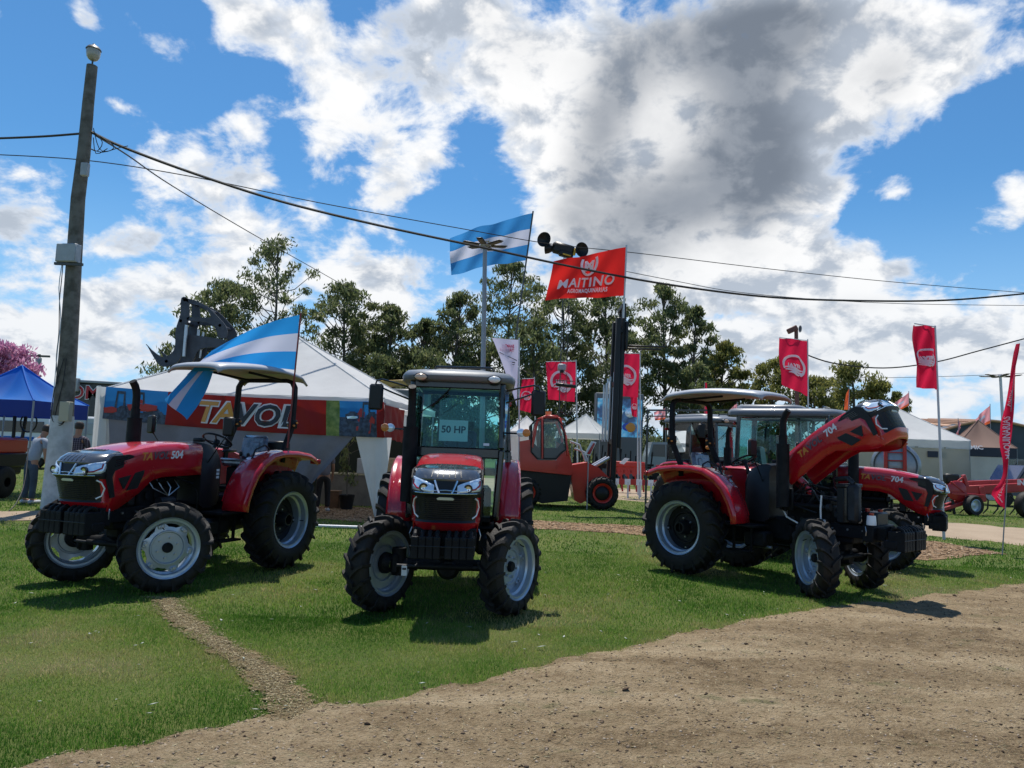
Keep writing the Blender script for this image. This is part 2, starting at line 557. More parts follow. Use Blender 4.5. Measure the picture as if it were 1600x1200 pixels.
def ground_mat(name, stops, scale, fine, bump, bdist=.02, patch=None, rough=.95):
    m = bpy.data.materials.new(name); m.use_nodes = True
    T = NT(m.node_tree); bs = T.n['Principled BSDF']
    tc = T.node('ShaderNodeTexCoord').outputs['Object']
    n1 = T.noise(tc, scale, 6, .62, .3); n2 = T.noise(tc, fine, 5, .7)
    f = T.math('ADD', T.math('MULTIPLY', n1, .5), T.math('MULTIPLY', n2, .5))
    c = T.ramp(f, stops)
    if patch:
        p = T.smooth(T.noise(tc, patch[0], 5, .65, .5), patch[2], patch[3])
        c = T.mix(p, c, patch[1])
    T.l.new(c, bs.inputs['Base Color'])
    bs.inputs['Roughness'].default_value = rough
    bs.inputs['Specular IOR Level'].default_value = .2
    b = T.node('ShaderNodeBump', inp={'Strength': bump, 'Distance': bdist})
    T.l.new(n2, b.inputs['Height']); T.l.new(b.outputs[0], bs.inputs['Normal'])
    return m


GRASSG = ground_mat('lawn_ground', [(.28, (.036, .060, .012)), (.45, (.070, .105, .022)), (.6, (.12, .135, .036)), (.75, (.18, .16, .06))], .55, 38, .9, .03)
def dirt_mat():
    m = bpy.data.materials.new('dirt'); m.use_nodes = True
    T = NT(m.node_tree); bs = T.n['Principled BSDF']
    tc = T.node('ShaderNodeTexCoord').outputs['Object']
    mp = T.node('ShaderNodeMapping'); T.l.new(tc, mp.inputs[0]); mp.inputs['Rotation'].default_value = (0, 0, R(-42)); mp.inputs['Scale'].default_value = (.45, 1.3, 1)
    large = T.noise(mp.outputs[0], 1.1, 6, .62, .6); mid = T.noise(tc, 6, 6, .65, .3); fine = T.noise(tc, 75, 5, .75)
    f = T.math('ADD', T.math('ADD', T.math('MULTIPLY', large, .40), T.math('MULTIPLY', mid, .22)), T.math('ADD', T.math('MULTIPLY', fine, .22), T.math('MULTIPLY', T.noise(tc, 24, 4, .7), .22)))
    c = T.ramp(f, [(.38, (.070, .046, .024)), (.455, (.160, .114, .064)), (.52, (.245, .182, .108)), (.59, (.33, .255, .160)), (.70, (.46, .375, .25))])
    vo = T.node('ShaderNodeTexVoronoi'); T.l.new(tc, vo.inputs['Vector']); vo.inputs['Scale'].default_value = 55
    c = T.mix(T.smooth(vo.outputs['Distance'], .26, .12, 0, .55), c, (.30, .25, .19))
    vo2 = T.node('ShaderNodeTexVoronoi'); T.l.new(tc, vo2.inputs['Vector']); vo2.inputs['Scale'].default_value = 27
    c = T.mix(T.math('MULTIPLY', T.smooth(vo2.outputs['Distance'], .22, .12), T.smooth(mid, .5, .6, 0, .8)), c, (.05, .035, .025))
    g_ = T.math('MULTIPLY', T.smooth(T.noise(mp.outputs[0], 2.2, 5, .65, .5), .54, .70), T.smooth(mid, .42, .6, 0, .75))
    c = T.mix(g_, c, (.085, .090, .036))
    T.l.new(c, bs.inputs['Base Color']); bs.inputs['Roughness'].default_value = .95; bs.inputs['Specular IOR Level'].default_value = .15
    h = T.math('ADD', T.math('MULTIPLY', fine, .5), T.math('ADD', mid, T.math('MULTIPLY', vo.outputs['Distance'], -.4)))
    b = T.node('ShaderNodeBump', inp={'Strength': 1.0, 'Distance': .04}); T.l.new(h, b.inputs['Height']); T.l.new(b.outputs[0], bs.inputs['Normal'])
    return m


DIRT = dirt_mat()
STRAW = ground_mat('dry_straw', [(.30, (.085, .062, .030)), (.5, (.19, .14, .075)), (.7, (.30, .235, .135))], 3, 60, 1.0, .02)
ROADM = ground_mat('pale_dirt', [(.3, (.22, .165, .115)), (.5, (.31, .24, .17)), (.7, (.38, .30, .22))], .8, 20, .5, .02)
CHIPM = ground_mat('wood_chips', [(.3, (.09, .055, .03)), (.47, (.22, .14, .08)), (.6, (.34, .235, .145)), (.75, (.48, .36, .25))], 4, 26, 1.0, .04)

b = MB()
b.add([(-900, -50, 0), (900, -50, 0), (900, 1500, 0), (-900, 1500, 0)], [(0, 1, 2, 3)])
tag(b.build('ground', GRASSG), kind='structure')

# near dirt road: a sheet whose far edge follows the photo's border, with real clods
EDGE = np.array([(-6.0, 1.6), (-4.0, 2.85), (-2.9, 3.62), (-2.39, 4.03), (-1.79, 4.49), (-1.34, 4.87), (-.38, 5.62), (.45, 6.3), (1.29, 7.05), (2.87, 8.25), (4.95, 9.6), (7.72, 11.22), (12, 13.4), (18, 16.2)])


def edge_y(x):
    return np.interp(x, EDGE[:, 0], EDGE[:, 1]) + .30 * (vnoise(x * 1.6, x * 0, 3) - .5) + .16 * (vnoise(x * 6, x * 0, 9) - .5) + .06 * (vnoise(x * 25, x * 0, 8) - .5)


def sheet(name, X, Y, Z, m, kind='structure'):
    nj, ni = X.shape
    me = bpy.data.meshes.new(name)
    co = np.stack([X, Y, Z], -1).reshape(-1, 3).astype(np.float32)
    idx = np.arange(nj * ni).reshape(nj, ni)
    q = np.stack([idx[:-1, :-1], idx[:-1, 1:], idx[1:, 1:], idx[1:, :-1]], -1).reshape(-1, 4)
    me.vertices.add(len(co)); me.vertices.foreach_set('co', co.ravel())
    me.loops.add(q.size); me.loops.foreach_set('vertex_index', q.ravel())
    me.polygons.add(len(q)); me.polygons.foreach_set('loop_start', np.arange(len(q)) * 4); me.polygons.foreach_set('loop_total', np.full(len(q), 4))
    me.polygons.foreach_set('use_smooth', np.ones(len(q), bool))
    me.update(); me.validate()
    me.materials.append(m)
    o = bpy.data.objects.new(name, me); COL.objects.link(o)
    return tag(o, kind=kind)


xs = np.concatenate([np.arange(-6, 9, .035), np.arange(9, 18, .12)])
ts = np.linspace(0, 1, 230) ** 1.15
XX = np.tile(xs, (len(ts), 1))
ey = edge_y(xs)
yb = np.minimum(ey - 5.5, 1.0)
YY = ey[None, :] - ts[:, None] * (ey - yb)[None, :]
e_in = np.minimum(1, (ey[None, :] - YY) / .35)
def dirt_h(x, y):
    e = np.clip((edge_y(x) - y) / .35, 0, 1)
    a = (x * .67 + y * .74)
    rut = .022 * np.exp(-((y - edge_y(x) + 1.25) / .16) ** 2) + .022 * np.exp(-((y - edge_y(x) + 2.9) / .18) ** 2)
    return .004 + e * (.022 + .030 * (fbm(x * 1.7, y * 1.7, 4, 5) - .4).clip(0) + .026 * (fbm(x * 9, y * 9, 3, 6) - .35).clip(0) + .022 * (vnoise(x * 15, y * 15, 7) - .45).clip(0) - .6 * rut)


ZZ = dirt_h(XX, YY) + .007 * RNG.random(XX.shape)
sheet('dirt_road', XX, YY, ZZ, DIRT)

# worn strip across the lawn to the left tractor
strip = [(-3.62, 8.1, .17), (-3.15, 7.35, .17), (-2.6, 6.65, .17), (-2.1, 6.1, .17), (-1.72, 5.62, .17), (-1.40, 5.1, .19), (-1.22, 4.8, .26)]
sp = np.array(strip)


def strip_c(y):
    return np.interp(y, sp[::-1, 1], sp[::-1, 0]), np.interp(y, sp[::-1, 1], sp[::-1, 2])


ys = np.arange(4.72, 8.1, .03)
cc, ww = strip_c(ys)
w2 = .85 * ww * (1 - .5 * np.clip((ys - 7.2) / .9, 0, 1)) + .10 * (vnoise(ys * 5, ys * 0, 2) - .5)
uu = np.linspace(-1, 1, 9)
wr_ = w2 + .13 * (vnoise(ys * 28, ys * 0, 21) - .5) + .08 * (vnoise(ys * 80, ys * 0, 22) - .5); wl_ = w2 + .13 * (vnoise(ys * 28, ys * 0, 23) - .5) + .08 * (vnoise(ys * 80, ys * 0, 24) - .5)
XX = cc[:, None] + np.where(uu[None, :] > 0, uu[None, :] * wr_[:, None], uu[None, :] * wl_[:, None]) + .05 * (vnoise(ys * 7, ys * 0 + 3, 4) - .5)[:, None]
YY = np.tile(ys[:, None], (1, 9))
sheet('worn_path', XX, YY, .009 + .01 * fbm(XX * 8, YY * 8, 2, 1), STRAW)


def poly_sheet(name, pts, m, z, jit=.15, seed=0, kind='structure'):
    out = []
    rr = random.Random(seed)
    n = len(pts)
    for i in range(n):
        p, q = Vector(pts[i]), Vector(pts[(i + 1) % n])
        k = max(1, int((q - p).length / .45))
        for j in range(k):
            t = p.lerp(q, j / k)
            out.append((t.x + rr.uniform(-jit, jit), t.y + rr.uniform(-jit, jit) * 2, z))
    b = MB(); b.add(out, [tuple(range(len(out)))])
    return tag(b.build(name, m, None, 0), kind=kind)


poly_sheet('back_road', [(-14, 39), (-2, 31), (5, 27.0), (9.0, 19.3), (11.7, 17.2), (16, 14.6), (26, 14.5), (26, 17), (14.9, 21.8), (12, 24.5), (7.0, 35), (-2, 44), (-14, 52)], ROADM, .005, .2, 1)
CHIP_POLY = [(-7.5, 17.0), (-2.5, 16.6), (.5, 16.5), (2.9, 16.0), (5.5, 14.6), (7.6, 13.8), (10.1, 15.2), (10.0, 16.0), (9.7, 17.0), (8.6, 17.4), (5, 17.9), (.75, 18.4), (-2.2, 18.6), (-2.2, 20.2), (-8.2, 20.4)]
poly_sheet('wood_chip_bed', CHIP_POLY, CHIPM, .010, .12, 2)
poly_sheet('bare_path', [(-22, 14.0), (-12, 14.6), (-9.3, 14.3), (-8.2, 15.2), (-9.2, 16.3), (-12, 16.0), (-22, 16.6)], ROADM, .012, .12, 3)


def inpoly(x, y, poly):
    c = np.zeros(x.shape, bool); n = len(poly)
    for i in range(n):
        x1, y1 = poly[i]; x2, y2 = poly[i - 1]
        k = ((y1 > y) != (y2 > y)) & (x < (x2 - x1) * (y - y1) / (y2 - y1 + 1e-9) + x1)
        c ^= k
    return c


def mesh_np(name, co, faces_tri, m, kind='stuff', attr=None):
    me = bpy.data.meshes.new(name)
    me.vertices.add(len(co)); me.vertices.foreach_set('co', co.astype(np.float32).ravel())
    k = faces_tri.shape[1]
    me.loops.add(faces_tri.size); me.loops.foreach_set('vertex_index', faces_tri.astype(np.int32).ravel())
    me.polygons.add(len(faces_tri)); me.polygons.foreach_set('loop_start', np.arange(len(faces_tri)) * k); me.polygons.foreach_set('loop_total', np.full(len(faces_tri), k))
    if attr is not None:
        a = me.attributes.new('tone', 'FLOAT', 'POINT'); a.data.foreach_set('value', attr.astype(np.float32))
    me.update()
    me.materials.append(m)
    o = bpy.data.objects.new(name, me); COL.objects.link(o)
    if kind: o['kind'] = kind
    return o


# grass blades
def grass_mat():
    m = bpy.data.materials.new('grass_blades'); m.use_nodes = True
    T = NT(m.node_tree); bs = T.n['Principled BSDF']
    at_ = T.node('ShaderNodeAttribute', attribute_name='tone')
    c = T.ramp(at_.outputs['Fac'], [(0, (.052, .145, .014)), (.30, (.115, .240, .032)), (.52, (.195, .300, .054)), (.72, (.30, .325, .088)), (.88, (.37, .33, .14)), (1, (.46, .39, .21))])
    T.l.new(c, bs.inputs['Base Color'])
    bs.inputs['Roughness'].default_value = .55; bs.inputs['Specular IOR Level'].default_value = .3
    tr = T.node('ShaderNodeBsdfTranslucent'); T.l.new(c, tr.inputs['Color'])
    ms = T.node('ShaderNodeMixShader', inp={0: .5})
    T.l.new(bs.outputs[0], ms.inputs[1]); T.l.new(tr.outputs[0], ms.inputs[2]); T.l.new(ms.outputs[0], T.n['Material Output'].inputs[0])
    return m


def blades(n, y0, y1, hmin, hmax, wd, seed, power=1.0):
    g = np.random.default_rng(seed)
    t = g.random(n) ** power
    y = y0 + (y1 - y0) * t
    x = (g.random(n) * 2 - 1) * (.74 * y + .5)
    keep = (y > edge_y(x) - .10 * g.random(n) ** 2 - .55 * (g.random(n) < .04) * g.random(n) - .22 * (vnoise(x * 7, y * 7, 77) > .6) * g.random(n))
    # a few strays on the dirt, fewer on the worn path
    c, w = strip_c(y)
    on = (np.abs(x - c) < w * (.25 + 1.05 * vnoise(x * 11, y * 11, 51)) + .04 * (g.random(n) - .5)) & (y < 8.0) & (y > 4.6)
    keep &= ~(on & (g.random(n) < .93 - .45 * (vnoise(x * 5, y * 5, 61) > .62)))
    keep &= ~inpoly(x, y, CHIP_POLY)
    keep &= ~(inpoly(x, y, [(5, 27.0), (9.0, 19.3), (11.7, 17.2), (16, 14.6), (26, 14.5), (26, 17), (14.9, 21.8), (12, 24.5), (7.0, 35)]))
    keep &= ~(inpoly(x, y, [(-22, 14.0), (-12, 14.6), (-9.3, 14.3), (-8.2, 15.2), (-9.2, 16.3), (-12, 16.0), (-22, 16.6)]) & (g.random(n) < .95))
    thin = fbm(x * 1.3, y * 1.3, 4, 31)
    keep &= (g.random(n) < .30 + 1.4 * thin) & (g.random(n) < 1.2 - .9 * (fbm(x * .7, y * .7 + 9, 4, 88) - .45).clip(0) * 2)
    x = x[keep]; y = y[keep]; n = len(x)
    lush = fbm(x * .9 + 5, y * .9, 4, 12); clump = fbm(x * 4, y * 4, 3, 40)
    h = (hmin + (hmax - hmin) * g.random(n) ** 1.6) * (.45 + 1.15 * clump) * (.75 + .5 * lush)
    tall = g.random(n) < .010
    h[tall] *= 2.0
    a = g.random(n) * 2 * PI; lean = (g.random(n) ** 1.3) * h * 1.05; la = g.random(n) * 2 * PI
    dx, dy = np.cos(a) * wd * (.6 + .7 * g.random(n)), np.sin(a) * wd
    lx, ly = np.cos(la) * lean, np.sin(la) * lean
    co = np.zeros((n, 5, 3))
    co[:, 0] = np.stack([x - dx, y - dy, np.zeros(n)], 1); co[:, 1] = np.stack([x + dx, y + dy, np.zeros(n)], 1)
    co[:, 2] = np.stack([x + dx * .7 + lx * .35, y + dy * .7 + ly * .35, h * .6], 1)
    co[:, 3] = np.stack([x - dx * .7 + lx * .35, y - dy * .7 + ly * .35, h * .6], 1)
    co[:, 4] = np.stack([x + lx, y + ly, h], 1)
    base = np.arange(n)[:, None] * 5
    tri = np.concatenate([base + np.array([[0, 1, 2]]), base + np.array([[0, 2, 3]]), base + np.array([[3, 2, 4]])], 1).reshape(-1, 3)
    dry = fbm(x * .7, y * .7 + 9, 4, 88)
    big_ = fbm(x * .33 + 3, y * .33, 3, 55)
    tone = .33 + 1.6 * (dry - .48) + 1.1 * (big_ - .5) + .5 * (clump - .5) + .28 * (g.random(n) - .5) + .38 * (g.random(n) < .12) - .5 * (lush - .5)
    e = np.abs(y - edge_y(x)); tone += .25 * np.exp(-e / .12)
    tone += .25 * np.exp(-(np.abs(x - c[keep]) / .3) ** 2) * (y < 8.2) * (y > 4.5)
    tone = np.repeat(tone.clip(0, 1), 5)
    return co.reshape(-1, 3), tri, tone


GB = grass_mat()
parts = [blades(400000, 3.1, 7.5, .012, .036, .0019, 1, .8), blades(230000, 7.3, 13, .016, .042, .0036, 2, .9), blades(110000, 12.8, 30, .02, .055, .009, 3, 1.0)]
off = 0; C_ = []; T_ = []; A_ = []
for c, t, a in parts:
    C_.append(c); T_.append(t + off); A_.append(a); off += len(c)
mesh_np('grass', np.concatenate(C_), np.concatenate(T_), GB, 'stuff', np.concatenate(A_))


# clods, straw and chips
def scatter_bits(name, n, where, size, m, flat=.5, seed=0, elong=1.0, z=.01, attr=False):
    g = np.random.default_rng(seed)
    x, y = where(g, n)
    n = len(x)
    s = size[0] + (size[1] - size[0]) * g.random(n) ** 3.5
    # squashed octahedra with jitter
    base = np.array([(1, 0, 0), (-1, 0, 0), (0, 1, 0), (0, -1, 0), (0, 0, 1), (0, 0, -1)], float)
    f = np.array([(0, 2, 4), (2, 1, 4), (1, 3, 4), (3, 0, 4), (2, 0, 5), (1, 2, 5), (3, 1, 5), (0, 3, 5)])
    co = base[None] * (1 + .5 * (g.random((n, 6, 3)) - .5)) + .25 * (g.random((n, 6, 3)) - .5)
    a = g.random(n) * 2 * PI
    co[:, :, 0] *= elong
    co[:, :, 2] *= flat
    X = co[:, :, 0] * np.cos(a)[:, None] - co[:, :, 1] * np.sin(a)[:, None]
    Y = co[:, :, 0] * np.sin(a)[:, None] + co[:, :, 1] * np.cos(a)[:, None]
    tz = (g.random(n) - .5) * .8 * (elong > 1)
    Zc = co[:, :, 2] + co[:, :, 0] * tz[:, None] / max(elong, 1) * 1.5
    P = np.stack([X * s[:, None] + x[:, None], Y * s[:, None] + y[:, None], Zc * s[:, None] + (z(x, y)[:, None] if callable(z) else z) + s[:, None] * flat * .35], -1)
    tri = (np.arange(n)[:, None, None] * 6 + f[None]).reshape(-1, 3)
    return mesh_np(name, P.reshape(-1, 3), tri, m, 'stuff', np.repeat(g.random(n), 6))


def tone_mat(name, stops, rough=.9):
    m = bpy.data.materials.new(name); m.use_nodes = True
    T = NT(m.node_tree); bs = T.n['Principled BSDF']
    at_ = T.node('ShaderNodeAttribute', attribute_name='tone')
    T.l.new(T.ramp(at_.outputs['Fac'], stops), bs.inputs['Base Color']); bs.inputs['Roughness'].default_value = rough; bs.inputs['Specular IOR Level'].default_value = .2
    return m


def on_dirt(g, n):
    y = 2.6 + 9.5 * g.random(n) ** 1.1; x = (g.random(n) * 2 - 1) * (.74 * y + .4)
    k = (y < edge_y(x) + .05)
    return x[k], y[k]


def on_lawn_few(g, n):
    y = 3.2 + 9 * g.random(n); x = (g.random(n) * 2 - 1) * (.74 * y + .4)
    k = y > edge_y(x)
    return x[k], y[k]


scatter_bits('pebbles', 60000, on_dirt, (.002, .016), tone_mat('pebble_tones', [(0, (.045, .03, .02)), (.4, (.13, .09, .06)), (.8, (.25, .20, .15)), (1, (.36, .30, .23))]), .6, 3, 1.0, dirt_h)
scatter_bits('dirt_clods', 260, on_dirt, (.006, .034), tone_mat('clod_tones', [(0, (.035, .024, .016)), (.6, (.09, .06, .04)), (1, (.2, .15, .1))]), .6, 4, 1.2, dirt_h)
scatter_bits('straw_litter', 22000, on_dirt, (.002, .0045), tone_mat('straw_tones', [(0, (.16, .12, .06)), (.6, (.33, .27, .15)), (1, (.5, .43, .28))]), .6, 5, 7.0, lambda x, y: dirt_h(x, y) + .004)


def on_path(g, n):
    y = 4.7 + 3.4 * g.random(n); c, w = strip_c(y); x = c + g.normal(size=n) * w * .55
    return x, y


scatter_bits('straw_litter', 7000, on_path, (.002, .0045), tone_mat('straw_tones2', [(0, (.14, .10, .05)), (.6, (.30, .24, .13)), (1, (.46, .39, .25))]), .6, 6, 7.0, .02)


def on_chips(g, n):
    x = -8 + 18.2 * g.random(n); y = 13.6 + 6.6 * g.random(n)
    k = inpoly(x, y, CHIP_POLY)
    return x[k], y[k]


scatter_bits('wood_chips', 26000, on_chips, (.008, .028), tone_mat('chip_tones', [(0, (.08, .045, .025)), (.5, (.28, .18, .10)), (.8, (.46, .33, .21)), (1, (.62, .5, .36))]), .35, 7, 2.2, .014)


def leaves_pts(g, n):
    return on_lawn_few(g, n)


scatter_bits('fallen_leaves', 160, leaves_pts, (.008, .02), tone_mat('pale_leaf_tones', [(0, (.25, .27, .2)), (1, (.5, .52, .46))]), .12, 8, 2.6, .035)
# a torn cardboard scrap by the right edge and two bare spots
p = gnd(1585, 1011, .02)
b = MB(); b.plate([(p.x - .16, p.y - .02, .022), (p.x + .25, p.y - .05, .024), (p.x + .3, p.y + .07, .03), (p.x + .02, p.y + .05, .024)], .004)
tag(b.build('cardboard_scrap', mat('cardboard_tan', (.45, .33, .20), .85, vary=.3, vscale=20)), 'pale torn cardboard scrap lying on the bare dirt', 'cardboard')
# ------------------------------------------------------------------ wheels
def bevel_interp(xs, ys, x):
    for i in range(len(xs) - 1):
        if x <= xs[i + 1]:
            t = (x - xs[i]) / (xs[i + 1] - xs[i]); return ys[i] + (ys[i + 1] - ys[i]) * max(0, t)
    return ys[-1]


_wm = {}


def tyre_mesh(Rd, Wd, rim, nl, key):
    if key in _wm: return _wm[key]
    b = MB()
    h = Wd / 2; lug = 0.034 * Rd / 0.5
    Rc = Rd - lug
    prof = [(rim - .01, -h * .70), (rim + .02, -h * .86), (rim + .35 * (Rc - rim), -h * 1.0), (rim + .62 * (Rc - rim), -h * 1.0), (Rc - .035, -h * .93),
            (Rc - .008, -h * .72), (Rc, 0), (Rc - .008, h * .72), (Rc - .035, h * .93), (rim + .62 * (Rc - rim), h * 1.0), (rim + .35 * (Rc - rim), h * 1.0), (rim + .02, h * .86), (rim - .01, h * .70)]
    b.lathe(prof, 64)
    rng = random.Random(3)
    for side in (-1, 1):
        for k in range(nl):
            a0 = 2 * PI * (k + (0.5 if side > 0 else 0)) / nl
            # (y, radius of top, radius of base, advance, half width)
            sec = [(-.07, Rd, Rc - .01, -.03, .30), (.22, Rd, Rc - .01, .14, .25), (.5, Rd - .003, Rc - .02, .27, .25), (.78, Rd - .010, Rc - .03, .38, .27),
                   (.99, Rd - .030, Rc - .06, .44, .31), (1.06, Rd - .085, Rc - .12, .46, .27)]
            rings = []
            for (y, rt, rb, adv, hw) in sec:
                y *= h * side
                ang = a0 + adv * Wd / Rd
                wv = hw * 2 * PI / nl * .62
                ring = []
                for (dr, ws) in ((rb, 1.25), (rt, .8), (rt, -.8), (rb, -1.25)):
                    aa = ang + ws * wv / 1.6
                    ring.append((dr * math.cos(aa), y, dr * math.sin(aa)))
                rings.append(ring if side > 0 else ring[::-1])
            b.loft(rings)
    _wm[key] = b.mesh('tyre', TYRE, 35)
    return _wm[key]


def rim_mesh(rim, Wd, kind, key):
    if key in _wm: return _wm[key]
    b = MB(); h = Wd / 2
    m_ring = 0; m_disc = 1
    # barrel with flanges, seen from both sides
    b.lathe([(rim - .012, -h * .70), (rim + .020, -h * .90), (rim + .024, -h * .84), (rim + .012, -h * .80), (rim - .02, -h * .78), (rim - .028, -h * .45), (rim - .05, -h * .35), (rim - .05, h * .3),
             (rim - .028, h * .42), (rim - .02, h * .78), (rim + .012, h * .80), (rim + .024, h * .84), (rim + .020, h * .90), (rim - .012, h * .70)], 56, mi=m_ring)
    yd = {'flush': h * .28, 'deep': -h * .15, 'rear': -h * .25}[kind]
    rr = rim - .05
    n = 72
    def scal(a):
        c = math.cos(6 * a) if kind != 'rear' else math.cos(4 * a)
        return rr * (.93 + .07 * max(-1, min(1, c * 2.2))) if kind == 'flush' else rr * .995
    mi = 1 if kind == 'rear' else 0
    rows = [(.20, 0.010), (.62, 0.010), (.66, .030), (.70, .030), (.72, .006)]
    vs = []; fs = []
    for (q, dy) in rows + [(None, 0.0)]:
        for k in range(n):
            a = 2 * PI * k / n
            r_ = q * rr if q else scal(a)
            vs.append((r_ * math.cos(a), yd + dy, r_ * math.sin(a)))
    for (q, dy) in [(None, -.012)] + [(r_[0], r_[1] - .014) for r_ in rows[::-1]]:
        for k in range(n):
            a = 2 * PI * k / n
            r_ = q * rr if q else scal(a)
            vs.append((r_ * math.cos(a), yd + dy, r_ * math.sin(a)))
    nr = len(vs) // n
    for i in range(nr - 1):
        for k in range(n):
            k2 = (k + 1) % n
            fs.append((i * n + k, i * n + k2, (i + 1) * n + k2, (i + 1) * n + k))
    b.add(vs, fs, mi)
    for k in range(6 if kind != 'rear' else 4):     # brackets joining the disc and the barrel
        a = 2 * PI * k / (6 if kind != 'rear' else 4)
        M = Matrix.Rotation(-a, 3, 'Y')
        b.box(M @ Vector((rr * .93, yd + .01, 0)), (rr * .16, .03, .07), M, .006, mi)
        b.cyl(tuple(M @ Vector((rr * .90, yd + .02, 0))), tuple(M @ Vector((rr * .90, yd + .045, 0))), .014, n=6, mi=2)
    if kind == 'rear':
        b.lathe([(rr * .20, yd + .16), (rr * .26, yd + .16), (rr * .30, yd + .12), (rr * .34, yd + .02)], 24, mi=1)
    hr = rr * .22
    b.lathe([(.001, yd + .05), (hr * .82, yd + .05), (hr * .95, yd + .035), (hr, yd - .04)], 24, mi=3)
    for k in range(6):
        a = 2 * PI * (k + .5) / 6
        p = Vector((rr * .42 * math.cos(a), yd + .008, rr * .42 * math.sin(a)))
        b.cyl(tuple(p), tuple(p + Vector((0, .03, 0))), .013, n=6, mi=2)
    # axle hub on the inner side
    b.lathe([(rr * .42, yd - .02), (rr * .40, yd - .06), (rr * .25, yd - .10), (rr * .22, -h * 1.1)], 24, mi=3)
    b.cyl((rr * .9, h * .55, 0), (rr * .9 - .02, h * .95, 0), .006, n=6, mi=3)      # valve
    _wm[key] = b.mesh('rim', [RIM, BLK if kind == 'rear' else RIM, STEEL, IRON], 35)
    return _wm[key]


def wheel(parent, name, Rd, Wd, rim, nl, kind, pos, side, steer=0.0, spin=0.0):
    w = empty(name, pos, 0, parent)
    w.rotation_euler = Matrix.Rotation(steer + (0 if side > 0 else PI), 3, 'Z').to_euler()
    sp = spin
    sgn = 1
    t = inst('tyre', tyre_mesh(Rd, Wd, rim, nl, ('t', Rd, Wd, side)), w)
    if side < 0:
        t.scale = (-1, 1, 1)       # keeps the chevrons pointing the same way on both sides
    t.rotation_euler = (0, sp, 0)
    r = inst('rim', rim_mesh(rim, Wd, kind, ('r', rim, Wd, kind)), w)
    r.rotation_euler = (0, sp + .3, 0)
    return w


